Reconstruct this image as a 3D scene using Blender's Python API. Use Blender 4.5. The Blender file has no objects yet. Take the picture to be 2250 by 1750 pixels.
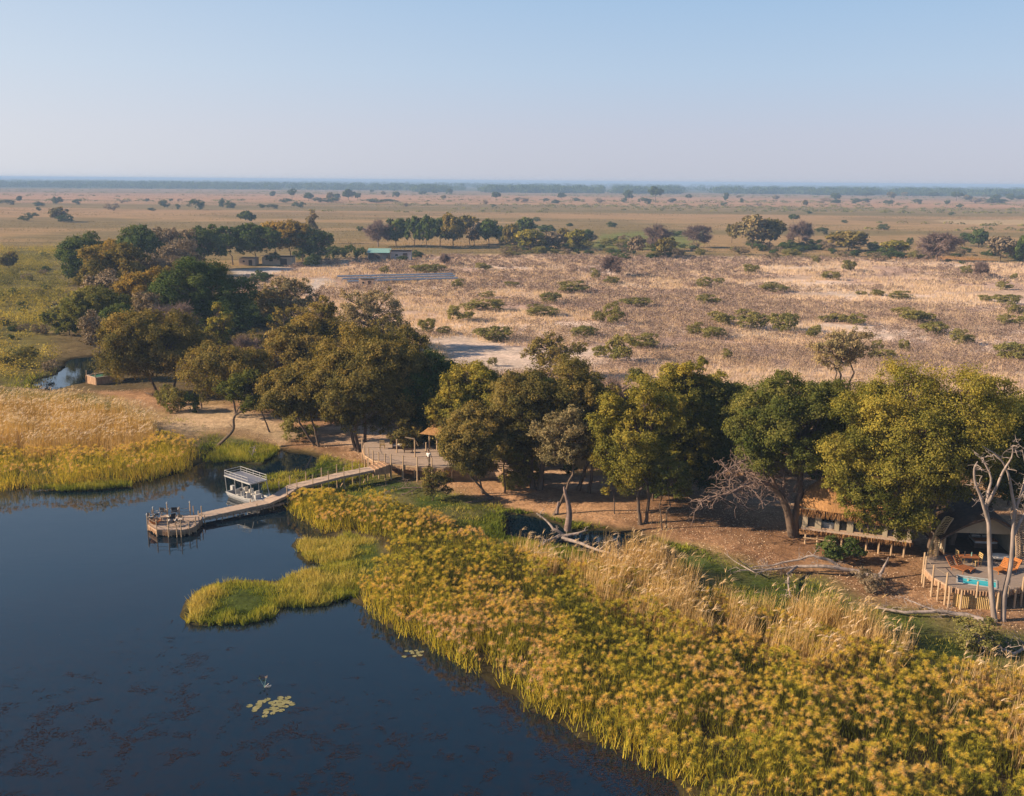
import bpy, bmesh, math, random
import numpy as np
from mathutils import Vector, Matrix
R = math.radians
scene = bpy.context.scene
COL = scene.collection

# ------------------------------------------------------------------ camera, world, sun, exposure
CAMZ = 32.0
PITCH, ROLL, FPX = 12.3, 0.46, 2187.5          # FPX: focal length in pixels of the 2250 px wide photograph
_f = Vector((0, math.cos(R(PITCH)), -math.sin(R(PITCH))))
_u0 = Vector((0, math.sin(R(PITCH)), math.cos(R(PITCH))))
_r0 = Vector((1, 0, 0))
_r = _r0 * math.cos(R(ROLL)) + _u0 * math.sin(R(ROLL))
_u = _u0 * math.cos(R(ROLL)) - _r0 * math.sin(R(ROLL))
cam_d = bpy.data.cameras.new('camera')
cam = bpy.data.objects.new('camera', cam_d)
COL.objects.link(cam)
cam.matrix_world = Matrix(((_r.x, _u.x, -_f.x, 0), (_r.y, _u.y, -_f.y, 0), (_r.z, _u.z, -_f.z, CAMZ), (0, 0, 0, 1)))
cam_d.sensor_width = 36
cam_d.lens = 36 * FPX / 2250
cam_d.clip_start = 0.5
cam_d.clip_end = 60000
scene.camera = cam

SUN_EL, SUN_AZ = 25.0, 264.0                    # azimuth clockwise from +Y: the sun stands to the left, a little behind the camera
w = bpy.data.worlds.new("World"); scene.world = w; w.use_nodes = True
nt = w.node_tree; nt.nodes.clear()
sky = nt.nodes.new('ShaderNodeTexSky'); sky.sky_type = 'NISHITA'; sky.sun_disc = False
sky.sun_elevation = R(SUN_EL); sky.sun_rotation = R(SUN_AZ)
sky.altitude = 900; sky.air_density = 1.0; sky.dust_density = 2.2; sky.ozone_density = 2.5
# the physical sky supplies the glow round the sun and the upper dome; a clear dusty-season gradient supplies the low pale air
geo = nt.nodes.new('ShaderNodeTexCoord'); sep = nt.nodes.new('ShaderNodeSeparateXYZ')
nt.links.new(geo.outputs['Generated'], sep.inputs[0])
cr = nt.nodes.new('ShaderNodeValToRGB'); el = cr.color_ramp.elements
stops = [(0.0, (0.585, 0.60, 0.70)), (0.045, (0.57, 0.605, 0.735)), (0.10, (0.49, 0.62, 0.80)), (0.17, (0.385, 0.565, 0.80)), (0.34, (0.29, 0.48, 0.75)), (0.6, (0.10, 0.20, 0.42)), (1.0, (0.04, 0.10, 0.26))]
while len(el) < len(stops): el.new(0.5)
for i, (p, c) in enumerate(stops): el[i].position = p; el[i].color = (*c, 1)
nt.links.new(sep.outputs['Z'], cr.inputs[0])
dotn = nt.nodes.new('ShaderNodeVectorMath'); dotn.operation = 'DOT_PRODUCT'
dotn.inputs[1].default_value = (math.sin(R(SUN_AZ)), math.cos(R(SUN_AZ)), 0.15)
nt.links.new(geo.outputs['Generated'], dotn.inputs[0])
mr = nt.nodes.new('ShaderNodeMapRange'); mr.inputs['From Min'].default_value = -0.35; mr.inputs['From Max'].default_value = 0.95
mr.interpolation_type = 'SMOOTHSTEP'; mr.inputs['To Max'].default_value = 0.8
nt.links.new(dotn.outputs['Value'], mr.inputs['Value'])
m1 = nt.nodes.new('ShaderNodeMix'); m1.data_type = 'RGBA'; m1.inputs[7].default_value = (0.92, 0.93, 0.95, 1)
lo = nt.nodes.new('ShaderNodeMapRange'); lo.inputs['From Max'].default_value = 0.38; lo.inputs['To Min'].default_value = 1.0; lo.inputs['To Max'].default_value = 0.08
nt.links.new(sep.outputs['Z'], lo.inputs['Value'])
lm = nt.nodes.new('ShaderNodeMath'); lm.operation = 'MULTIPLY'; nt.links.new(mr.outputs[0], lm.inputs[0]); nt.links.new(lo.outputs[0], lm.inputs[1])
nt.links.new(lm.outputs[0], m1.inputs[0]); nt.links.new(cr.outputs[0], m1.inputs[6])
sc_ = nt.nodes.new('ShaderNodeVectorMath'); sc_.operation = 'SCALE'; sc_.inputs['Scale'].default_value = 0.10
nt.links.new(sky.outputs[0], sc_.inputs[0])
m2 = nt.nodes.new('ShaderNodeMix'); m2.data_type = 'RGBA'; m2.inputs[0].default_value = 0.88
nt.links.new(sc_.outputs[0], m2.inputs[6]); nt.links.new(m1.outputs[2], m2.inputs[7])
bg = nt.nodes.new('ShaderNodeBackground'); bg.inputs['Strength'].default_value = 0.525
wo = nt.nodes.new('ShaderNodeOutputWorld')
nt.links.new(m2.outputs[2], bg.inputs[0]); nt.links.new(bg.outputs[0], wo.inputs[0])
sun_d = bpy.data.lights.new('sun', 'SUN'); sun_d.energy = 5.0; sun_d.angle = R(0.6); sun_d.color = (1.0, 0.79, 0.56)
sun = bpy.data.objects.new('sun', sun_d); COL.objects.link(sun)
SUNV = Vector((math.sin(R(SUN_AZ)) * math.cos(R(SUN_EL)), math.cos(R(SUN_AZ)) * math.cos(R(SUN_EL)), math.sin(R(SUN_EL))))
sun.rotation_euler = SUNV.to_track_quat('Z', 'Y').to_euler()
sun.location = (-60, 0, 60)
vs = scene.view_settings
vs.view_transform = 'Standard'; vs.look = 'None'; vs.exposure = 0.95; vs.gamma = 1.0; vs.use_curve_mapping = False
scene.cycles.max_bounces = 5; scene.cycles.diffuse_bounces = 2; scene.cycles.glossy_bounces = 3
scene.cycles.transmission_bounces = 2; scene.cycles.transparent_max_bounces = 4; scene.cycles.volume_bounces = 0
scene.cycles.use_denoising = True
scene.cycles.caustics_reflective = False; scene.cycles.caustics_refractive = False

# ------------------------------------------------------------------ survey: from a sighting of the photograph (2184 px wide copy) to the ground
K = 2250 / 2184
def G(x, y, z=0.5):
    sx, sy = (x * K - 1125) / FPX, (875 - y * K) / FPX
    d = _f + _r * sx + _u * sy
    t = (z - CAMZ) / d.z
    return Vector((d.x * t, d.y * t, z))
def S(x, y, z=0.5): return G(x / K, y / K, z)
def zoom(ox, oy, s): return lambda x, y, z=0.5: S(ox + x / s, oy + y / s, z)
def depth(P): return (Vector(P) - Vector((0, 0, CAMZ))).dot(_f)
def proj(P):
    v = Vector(P) - Vector((0, 0, CAMZ)); d = v.dot(_f)
    return ((1125 + FPX * v.dot(_r) / d) / K, (875 - FPX * v.dot(_u) / d) / K)
def PY(x, y, Y):                                # the point of a sighting at the distance Y
    sx, sy = (x * K - 1125) / FPX, (875 - y * K) / FPX
    d = _f + _r * sx + _u * sy
    return Vector((0, 0, CAMZ)) + d * (Y / d.y)
def mpp(P): return depth(P) / FPX * K           # metres per pixel (2184 px copy)
def height_at(P, top): return max(0.5, PY(proj(P)[0], top, P.y).z - P.z)

# ------------------------------------------------------------------ numpy helpers
def vnoise(x, y, seed=0):
    xi = np.floor(x).astype(np.int64); yi = np.floor(y).astype(np.int64)
    xf = x - xi; yf = y - yi
    u = xf * xf * (3 - 2 * xf); v = yf * yf * (3 - 2 * yf)
    def h(a, b):
        n = (a * 374761393 + b * 668265263 + seed * 974634777) & 0x7fffffff
        n = ((n ^ (n >> 13)) * 1274126177) & 0x7fffffff
        n = (n ^ (n >> 16)) & 0xffffff
        return n / float(0xffffff)
    return (h(xi, yi) * (1 - u) + h(xi + 1, yi) * u) * (1 - v) + (h(xi, yi + 1) * (1 - u) + h(xi + 1, yi + 1) * u) * v
def fbm(x, y, sc, seed=0, o=4):
    s = 0; a = 0.5; t = 0
    for i in range(o):
        s = s + a * vnoise(x / sc * 2 ** i, y / sc * 2 ** i, seed + i * 7); t += a; a *= 0.5
    return s / t
def inside(px, py, poly):
    r = np.zeros(px.shape, bool); n = len(poly)
    for i in range(n):
        x1, y1 = poly[i]; x2, y2 = poly[(i + 1) % n]
        c = ((y1 > py) != (y2 > py)) & (px < (x2 - x1) * (py - y1) / ((y2 - y1) if y2 != y1 else 1e-9) + x1)
        r ^= c
    return r
def sdist(px, py, poly):                        # signed distance, positive inside
    d = np.full(px.shape, 1e9)
    n = len(poly)
    for i in range(n):
        x1, y1 = poly[i]; x2, y2 = poly[(i + 1) % n]
        ex, ey = x2 - x1, y2 - y1
        t = np.clip(((px - x1) * ex + (py - y1) * ey) / (ex * ex + ey * ey + 1e-9), 0, 1)
        d = np.minimum(d, np.hypot(px - x1 - t * ex, py - y1 - t * ey))
    return np.where(inside(px, py, poly), d, -d)
def wpoly(pts, z=0.3): return [tuple(G(x, y, z)[:2]) for x, y in pts]

def mesh_np(name, V, F, mats, attrs=None, smooth=False, mi=None):
    """V (n,3), F (m,k) all faces with k corners"""
    V = np.asarray(V, np.float32); F = np.asarray(F, np.int32)
    me = bpy.data.meshes.new(name); k = F.shape[1]
    me.vertices.add(len(V)); me.vertices.foreach_set('co', V.ravel())
    me.loops.add(F.size); me.loops.foreach_set('vertex_index', F.ravel())
    me.polygons.add(len(F)); me.polygons.foreach_set('loop_start', np.arange(0, F.size, k, dtype=np.int32))
    me.polygons.foreach_set('loop_total', np.full(len(F), k, np.int32))
    if smooth: me.polygons.foreach_set('use_smooth', np.ones(len(F), bool))
    for m in mats: me.materials.append(m)
    if mi is not None: me.polygons.foreach_set('material_index', np.asarray(mi, np.int32))
    for an, av in (attrs or {}).items():
        av = np.asarray(av, np.float32)
        if av.ndim == 1:
            a = me.attributes.new(an, 'FLOAT', 'POINT'); a.data.foreach_set('value', av)
        else:
            a = me.attributes.new(an, 'FLOAT_COLOR', 'POINT')
            a.data.foreach_set('color', np.hstack([av, np.ones((len(av), 1), np.float32)]).ravel())
    me.update(calc_edges=True)
    return me
def link(name, me, parent=None, loc=None, rz=0, **props):
    o = bpy.data.objects.new(name, me); COL.objects.link(o)
    if parent is not None: o.parent = parent
    if loc is not None: o.location = loc
    if rz: o.rotation_euler.z = rz
    for k, v in props.items():
        if v is not None: o[k] = v
    return o
def thing(name, loc, label, category, group=None, rz=0):
    o = link(name, None, None, loc, rz, label=label, category=category, group=group)
    o.empty_display_size = 0.3
    return o
def copy_tree(o, loc, rz=None, sc=None, label=None, group=None):
    c = o.copy(); COL.objects.link(c); c.location = loc
    if rz is not None: c.rotation_euler.z = rz
    if sc is not None: c.scale = sc
    if label: c['label'] = label
    if group: c['group'] = group
    for ch in o.children:
        d = ch.copy(); COL.objects.link(d); d.parent = c
        for g in ch.children:
            e = g.copy(); COL.objects.link(e); e.parent = d
    return c

# ------------------------------------------------------------------ materials
def new_mat(name):
    m = bpy.data.materials.new(name); m.use_nodes = True
    t = m.node_tree; t.nodes.clear()
    out = t.nodes.new('ShaderNodeOutputMaterial')
    return m, t, out
def N(t, kind, **kw):
    n = t.nodes.new(kind)
    for k, v in kw.items():
        if k.startswith('i_'): n.inputs[k[2:].replace('_', ' ')].default_value = v
        else: setattr(n, k, v)
    return n
def noise(t, scale, detail=4, rough=0.55, coord=None, stretch=None):
    tc = N(t, 'ShaderNodeTexCoord')
    src = tc.outputs[coord or 'Object']
    if stretch:
        mp = N(t, 'ShaderNodeMapping'); mp.inputs['Scale'].default_value = stretch
        t.links.new(src, mp.inputs[0]); src = mp.outputs[0]
    n = N(t, 'ShaderNodeTexNoise'); n.inputs['Scale'].default_value = scale
    n.inputs['Detail'].default_value = detail; n.inputs['Roughness'].default_value = rough
    t.links.new(src, n.inputs['Vector'])
    return n.outputs['Fac']
def ramp(t, fac, stops):
    r = N(t, 'ShaderNodeValToRGB'); e = r.color_ramp.elements
    while len(e) < len(stops): e.new(0.5)
    for i, (p, c) in enumerate(stops):
        e[i].position = p; e[i].color = (*c, 1) if len(c) == 3 else c
    t.links.new(fac, r.inputs[0])
    return r.outputs[0]
def mix(t, a, b, fac, mode='MIX'):
    m = N(t, 'ShaderNodeMix', data_type='RGBA', blend_type=mode)
    for s, v in ((0, fac), (6, a), (7, b)):
        if isinstance(v, (int, float)): m.inputs[s].default_value = v
        elif isinstance(v, tuple): m.inputs[s].default_value = (*v, 1)
        else: t.links.new(v, m.inputs[s])
    return m.outputs[2]
def mat(name, c1, c2=None, scale=3.0, rough=0.85, stretch=None, bump=0.0, spec=0.2, metal=0.0, detail=5):
    m, t, out = new_mat(name)
    b = N(t, 'ShaderNodeBsdfPrincipled'); b.inputs['Roughness'].default_value = rough
    b.inputs['Specular IOR Level'].default_value = spec; b.inputs['Metallic'].default_value = metal
    c2 = c2 or tuple(v * 0.7 for v in c1)
    n = noise(t, scale, detail, 0.6, None, stretch)
    t.links.new(ramp(t, n, [(0.32, c2), (0.68, c1)]), b.inputs['Base Color'])
    if bump:
        bp = N(t, 'ShaderNodeBump'); bp.inputs['Strength'].default_value = bump; bp.inputs['Distance'].default_value = 0.03
        t.links.new(n, bp.inputs['Height']); t.links.new(bp.outputs[0], b.inputs['Normal'])
    t.links.new(b.outputs[0], out.inputs[0])
    return m
def leaf_mat(name, stops, transl=0.3, gloss=0.0):
    """foliage: the tint attribute picks the leaf colour along a ramp"""
    m, t, out = new_mat(name)
    a = N(t, 'ShaderNodeAttribute', attribute_name='tint')
    oi = N(t, 'ShaderNodeObjectInfo')
    n = noise(t, 0.35, 3, 0.6)
    s = N(t, 'ShaderNodeMath', operation='MULTIPLY_ADD'); s.inputs[1].default_value = 0.35
    t.links.new(n, s.inputs[0]); t.links.new(a.outputs['Fac'], s.inputs[2])
    s2 = N(t, 'ShaderNodeMath', operation='MULTIPLY_ADD'); s2.inputs[1].default_value = 0.16
    t.links.new(oi.outputs['Random'], s2.inputs[0]); t.links.new(s.outputs[0], s2.inputs[2])
    s3 = N(t, 'ShaderNodeMath', operation='SUBTRACT'); s3.inputs[1].default_value = 0.26
    t.links.new(s2.outputs[0], s3.inputs[0])
    c = ramp(t, s3.outputs[0], stops)
    d = N(t, 'ShaderNodeBsdfDiffuse'); tr = N(t, 'ShaderNodeBsdfTranslucent')
    t.links.new(c, d.inputs[0]); t.links.new(mix(t, c, (1.0, 0.9, 0.4), 1.0, 'MULTIPLY'), tr.inputs[0])
    ms = N(t, 'ShaderNodeMixShader'); ms.inputs[0].default_value = transl
    t.links.new(d.outputs[0], ms.inputs[1]); t.links.new(tr.outputs[0], ms.inputs[2])
    t.links.new(ms.outputs[0], out.inputs[0])
    return m
# ------------------------------------------------------------------ shorelines and regions (sightings in the 2184 px wide copy)
LAGOON = [(-900, 1046), (-100, 1042), (0, 1044), (150, 1038), (260, 1033), (370, 1014), (418, 992), (440, 975), (448, 958), (470, 968),
          (520, 985), (556, 992), (580, 975), (592, 962), (640, 966), (684, 976), (672, 1000), (650, 1010), (600, 1010), (560, 1020), (556, 1030), (640, 1022), (700, 1020), (735, 1012),
          (780, 1014), (768, 1034), (700, 1055), (640, 1065), (610, 1078), (640, 1110), (690, 1140), (706, 1152), (640, 1150),
          (630, 1165), (650, 1190), (706, 1208), (620, 1225), (590, 1245), (500, 1238), (440, 1252), (402, 1280), (392, 1322), (420, 1332),
          (500, 1330), (586, 1310), (592, 1290), (640, 1290), (700, 1286), (752, 1266), (760, 1285), (850, 1340), (960, 1400), (1050, 1455), (1150, 1515),
          (1250, 1565), (1350, 1610), (1440, 1665), (1500, 1760), (1560, 1900), (1500, 2400), (-900, 2400)]
POND1 = [(1080, 1098), (1140, 1101), (1195, 1120), (1215, 1134), (1270, 1130), (1340, 1136), (1405, 1160), (1455, 1186), (1440, 1212), (1390, 1220),
         (1330, 1214), (1290, 1196), (1230, 1176), (1150, 1164), (1075, 1145)]
POND2 = [(60, 826), (75, 812), (115, 800), (135, 786), (140, 772), (165, 764), (205, 760), (215, 772), (208, 790), (192, 803), (188, 816), (150, 824), (110, 834)]
POND3 = [(96, 655), (130, 648), (140, 656), (120, 664)]
WATERS = [wpoly(p, 0.0) for p in (LAGOON, POND1, POND2, POND3)]

GREENBANK = [(430, 955), (450, 930), (520, 935), (600, 955), (690, 968), (820, 1010), (960, 1050), (1050, 1075), (1200, 1108), (1330, 1130), (1450, 1158), (1560, 1190),
             (1640, 1225), (1760, 1235), (1850, 1290), (2000, 1310), (2120, 1345), (2400, 1360), (2400, 1560), (2000, 1470), (1800, 1400), (1500, 1290), (1200, 1235), (1000, 1170), (850, 1135), (760, 1090),
             (600, 1090), (560, 1040), (420, 1010)]
PAPYRUS_R = [(612, 1082), (640, 1066), (700, 1062), (760, 1075), (830, 1095), (900, 1110), (980, 1135), (1060, 1180), (1180, 1225), (1350, 1250), (1520, 1290), (1700, 1350), (1850, 1410), (2000, 1440), (2184, 1470), (2600, 1520),
             (2700, 2100), (1600, 2100), (1500, 1765), (1440, 1668), (1350, 1614), (1250, 1569), (1150, 1519), (1050, 1459), (960, 1404), (850, 1344), (768, 1290), (775, 1240), (830, 1190), (800, 1150), (740, 1130), (690, 1138), (645, 1112)]
SEDGE = [(392, 1322), (402, 1280), (440, 1252), (500, 1238), (590, 1245), (620, 1225), (706, 1208), (650, 1190), (630, 1165), (640, 1150), (706, 1152), (740, 1135), (800, 1155), (830, 1195), (775, 1240),
         (760, 1285), (752, 1266), (700, 1286), (640, 1290), (592, 1290), (586, 1310), (500, 1330), (420, 1332)]
MARSH_L = [(-400, 1044), (-400, 828), (0, 828), (60, 834), (110, 842), (200, 838), (265, 870), (330, 905), (345, 935), (400, 960), (432, 970), (418, 992), (370, 1014), (260, 1033), (150, 1038), (0, 1044)]
REED_L = [(-300, 1000), (-300, 866), (0, 866), (60, 868), (150, 878), (240, 900), (315, 928), (335, 958), (300, 978), (150, 988)]
MARSH_FAR = [(-500, 828), (-500, 535), (0, 528), (140, 530), (150, 600), (140, 680), (125, 740), (90, 800), (50, 822)]
WOODFLOOR = [(180, 835), (330, 830), (420, 880), (560, 850), (800, 830), (1000, 830), (1400, 830), (1700, 830), (2000, 850), (2500, 860), (2500, 1390), (2140, 1350), (2000, 1305), (1850, 1285), (1760, 1230),
             (1640, 1222), (1560, 1188), (1450, 1156), (1330, 1128), (1200, 1106), (1050, 1073), (960, 1048), (820, 1008), (690, 966), (600, 950), (520, 930), (450, 925), (380, 890), (300, 860), (180, 840)]
WOODBACK = [(150, 840), (130, 760), (140, 660), (150, 600), (140, 530), (380, 560), (500, 575), (520, 640), (640, 690), (720, 700), (850, 720), (950, 770), (1100, 810), (1100, 850), (400, 860)]
LITTER = [(340, 915), (400, 870), (470, 868), (560, 890), (640, 925), (600, 945), (520, 925), (450, 920), (400, 925)]
PATH1 = [(655, 915), (760, 905), (860, 925), (950, 945), (960, 985), (800, 985), (760, 960), (690, 945)]
PATH2 = [(1020, 1005), (1120, 995), (1300, 1010), (1500, 1040), (1750, 1075), (1700, 1085), (1400, 1060), (1200, 1045), (1090, 1030)]
SAND1 = [(900, 722), (1000, 716), (1090, 735), (1200, 742), (1310, 745), (1320, 762), (1200, 790), (1060, 800), (960, 775), (930, 745)]
SAND2 = [(495, 576), (600, 570), (640, 576), (560, 588), (500, 590)]
SAND3 = [(660, 598), (690, 590), (710, 600), (680, 625), (655, 635), (640, 620)]
SAND4 = [(1330, 790), (1500, 780), (1700, 800), (1900, 830), (2250, 850), (2250, 870), (1800, 870), (1400, 830)]
SAVANNA = [(500, 590), (700, 555), (900, 545), (1300, 545), (1800, 552), (2600, 570), (3000, 800), (2600, 900), (1700, 860), (1300, 840), (1000, 800), (850, 720), (640, 690), (520, 640)]
GREENFAR = [(1290, 500), (1400, 492), (1500, 500), (1480, 530), (1300, 535), (1240, 525)]
ORANGEFAR = [(1870, 548), (1960, 543), (2100, 552), (2150, 568), (2040, 572), (1900, 560)]
PALEFAR = [(1980, 470), (2300, 468), (2300, 480), (2050, 480)]

# ------------------------------------------------------------------ ground: one sheet to the horizon
def build_ground():
    ang = np.concatenate([np.arange(-180, -34, 3.0), np.arange(-34, 34.01, 0.105), np.arange(37, 180, 3.0)])
    ang = np.radians(ang)
    rad = [1.0, 15, 25, 32]
    while rad[-1] < 130: rad.append(rad[-1] + 0.32)
    while rad[-1] < 300: rad.append(rad[-1] + 1.0)
    while rad[-1] < 13500: rad.append(rad[-1] * 1.022)
    rad = np.array(rad)
    A, Rr = np.meshgrid(ang, rad)
    X = Rr * np.sin(A); Y = Rr * np.cos(A)
    x, y = X.ravel(), Y.ravel()
    r = Rr.ravel()
    near = r < 420
    wd = np.full(x.shape, -60.0)
    for p in WATERS: wd[near] = np.maximum(wd[near], sdist(x[near], y[near], p))
    wob = (fbm(x, y, 2.2, 3, 3) - 0.5) * 1.3
    wd = wd + np.where(near, wob, 0)
    land = 0.14 + 0.36 * np.clip(-wd / 5.0, 0, 1)
    h = np.where(wd > 0, np.maximum(-1.4, 0.10 - wd * 0.45), land)
    h = h + np.where(wd < -1, (fbm(x, y, 9, 11, 3) - 0.5) * 0.22 + (fbm(x, y, 45, 5, 2) - 0.5) * 0.3, 0)
    h = np.where(r > 420, np.maximum(h, 0.25), h)
    if True:                                   # low bank between the woodland floor and the wet ground
        sdw = np.full(x.shape, -50.0); sdw[near] = sdist(x[near], y[near], wpoly(WOODFLOOR, 0.5))
        h = h + np.where(wd < 0, np.clip(sdw / 4.0, 0, 1) * 0.08, 0)
    n1 = fbm(x, y, 14, 21); n2 = fbm(x, y, 4, 31); n3 = fbm(x * 0.35, y, 60, 41); n4 = fbm(x * 0.25, y, 350, 51)
    def c(*v): return np.array(v)
    col = np.zeros((len(x), 3)) + c(0.30, 0.225, 0.125)
    # far plain: bands of olive, straw and pinkish grass
    n5 = fbm(x * 0.12, y, 190, 71, 4); b1 = np.clip((n5 - 0.44) / 0.10, 0, 1)[:, None]; b2 = np.clip((n3 - 0.44) / 0.12, 0, 1)[:, None]
    plain = c(0.215, 0.175, 0.085) * (1 - b1) + c(0.34, 0.235, 0.125) * b1
    plain = plain * (1 - 0.6 * b2) + c(0.145, 0.13, 0.06) * 0.6 * b2
    col[:] = plain
    fr = np.clip((r - 800) / 900, 0, 1)[:, None]
    fb = (0.25 + 0.6 * np.clip((n5 - 0.42) / 0.1, 0, 1))[:, None]; col = col * (1 - fr * fb) + c(0.46, 0.27, 0.17) * fr * fb
    fr = np.clip((r - 1900) / 500, 0, 1)[:, None]
    col = col * (1 - fr * 0.6) + c(0.25, 0.19, 0.13) * fr * 0.6
    fr = np.clip((r - 3000) / 300, 0, 1)[:, None]
    col = col * (1 - fr) + c(0.12, 0.125, 0.075) * fr
    def paint(poly, colr, soft=3.0, amt=1.0, wobble=3.0, z=0.5):
        nonlocal col
        pp = wpoly(poly, z); xs = [p[0] for p in pp]; ys = [p[1] for p in pp]
        k = soft + wobble + 1
        sel = np.where((x > min(xs) - k) & (x < max(xs) + k) & (y > min(ys) - k) & (y < max(ys) + k))[0]
        d = sdist(x[sel], y[sel], pp) + (n2[sel] - 0.5) * 2 * wobble
        m = (np.clip(d / soft + 0.5, 0, 1) * amt)[:, None]
        cc = colr(sel) if callable(colr) else c(*colr)
        col[sel] = col[sel] * (1 - m) + cc * m
    def sav(s):
        a = np.clip((n1[s] - 0.42) / 0.2, 0, 1)[:, None]
        p = np.clip((fbm(x[s] * .7, y[s], 24, 61, 4) - 0.56) / 0.06, 0, 1)[:, None]
        return (c(0.46, 0.325, 0.26) * (1 - a) + c(0.58, 0.42, 0.32) * a) * (1 - p) + c(0.68, 0.54, 0.45) * p
    paint(GREENFAR, (0.16, 0.19, 0.06), 10, 0.9, 8); paint(ORANGEFAR, (0.42, 0.22, 0.09), 6, 0.9, 5); paint(PALEFAR, (0.5, 0.38, 0.24), 10, 0.7, 10)
    paint(SAVANNA, sav, 8, 1, 6)
    paint(MARSH_FAR, lambda s: c(0.11, 0.105, 0.035) * (1 - n1[s][:, None]) + c(0.20, 0.165, 0.06) * n1[s][:, None], 8, 1, 5)
    paint(WOODBACK, (0.13, 0.10, 0.055), 6, 1, 4)
    paint(SAND4, (0.47, 0.35, 0.27), 4, 0.7, 6); paint(SAND1, (0.60, 0.48, 0.40), 4, 0.95, 5)
    for tr in ([(1300, 750), (1420, 772), (1560, 776), (1700, 792), (1700, 799), (1560, 783), (1420, 779), (1300, 762)],
               [(905, 725), (870, 700), (850, 672), (800, 640), (712, 612), (712, 617), (796, 645), (842, 676), (862, 706), (900, 735)],
               [(1750, 640), (1900, 622), (2050, 628), (2050, 640), (1900, 634), (1760, 648)], [(1050, 712), (1120, 690), (1250, 672), (1250, 676), (1124, 695), (1056, 718)]):
        paint(tr, (0.64, 0.50, 0.42), 1.6, 0.75, 1.2)
    paint(SAND2, (0.58, 0.50, 0.45), 3, 0.95, 1.5); paint(SAND3, (0.58, 0.50, 0.45), 3, 0.9, 1.5)
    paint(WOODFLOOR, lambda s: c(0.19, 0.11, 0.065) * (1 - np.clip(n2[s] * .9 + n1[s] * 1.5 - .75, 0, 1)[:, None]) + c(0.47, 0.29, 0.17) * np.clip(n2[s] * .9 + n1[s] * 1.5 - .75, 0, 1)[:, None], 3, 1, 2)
    paint(LITTER, (0.52, 0.39, 0.26), 3, 0.9, 1.5); paint(PATH1, (0.50, 0.35, 0.25), 2, 0.95, 1); paint(PATH2, (0.47, 0.33, 0.23), 1.6, 0.85, 1)
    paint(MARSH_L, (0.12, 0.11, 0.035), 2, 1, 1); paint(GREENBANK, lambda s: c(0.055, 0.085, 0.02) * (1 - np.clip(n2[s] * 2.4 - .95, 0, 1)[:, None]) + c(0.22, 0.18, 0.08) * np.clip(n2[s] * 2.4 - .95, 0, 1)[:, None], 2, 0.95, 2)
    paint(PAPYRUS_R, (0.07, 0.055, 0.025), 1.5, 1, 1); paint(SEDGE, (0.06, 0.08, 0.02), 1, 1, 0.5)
    wet = np.clip((wd + 1.2) / 1.4, 0, 1)[:, None]
    col = col * (1 - wet) + c(0.035, 0.03, 0.016) * wet
    nr, na = A.shape
    idx = np.arange(nr * na).reshape(nr, na)
    F = np.stack([idx[:-1, :-1], idx[:-1, 1:], idx[1:, 1:], idx[1:, :-1]], -1).reshape(-1, 4)[:, ::-1]
    F2 = np.stack([idx[:-1, -1], idx[:-1, 0], idx[1:, 0], idx[1:, -1]], -1)[:, ::-1]
    F = np.vstack([F, F2])
    m, t, out = new_mat('ground_soil')
    a = N(t, 'ShaderNodeAttribute', attribute_name='cover')
    na_ = noise(t, 0.9, 6, 0.7); nb = noise(t, 0.06, 5, 0.6, None, (0.4, 1.6, 1)); nc = noise(t, 5.0, 4, 0.7)
    k1 = ramp(t, na_, [(0.3, (0.62, 0.60, 0.58)), (0.7, (1.28, 1.27, 1.24))])
    k2 = ramp(t, nb, [(0.35, (0.80, 0.82, 0.80)), (0.65, (1.16, 1.13, 1.1))])
    k3 = ramp(t, nc, [(0.3, (0.72, 0.7, 0.7)), (0.7, (1.22, 1.22, 1.2))])
    cc = mix(t, mix(t, mix(t, a.outputs['Color'], k1, 1.0, 'MULTIPLY'), k2, 1.0, 'MULTIPLY'), k3, 1.0, 'MULTIPLY')
    d = N(t, 'ShaderNodeBsdfDiffuse'); t.links.new(cc, d.inputs[0])
    bp = N(t, 'ShaderNodeBump'); bp.inputs['Strength'].default_value = 0.8; bp.inputs['Distance'].default_value = 0.25
    t.links.new(na_, bp.inputs['Height']); t.links.new(bp.outputs[0], d.inputs['Normal'])
    t.links.new(d.outputs[0], out.inputs[0])
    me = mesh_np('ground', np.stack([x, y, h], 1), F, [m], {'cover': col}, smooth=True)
    link('ground', me, kind='structure')
build_ground()

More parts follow.
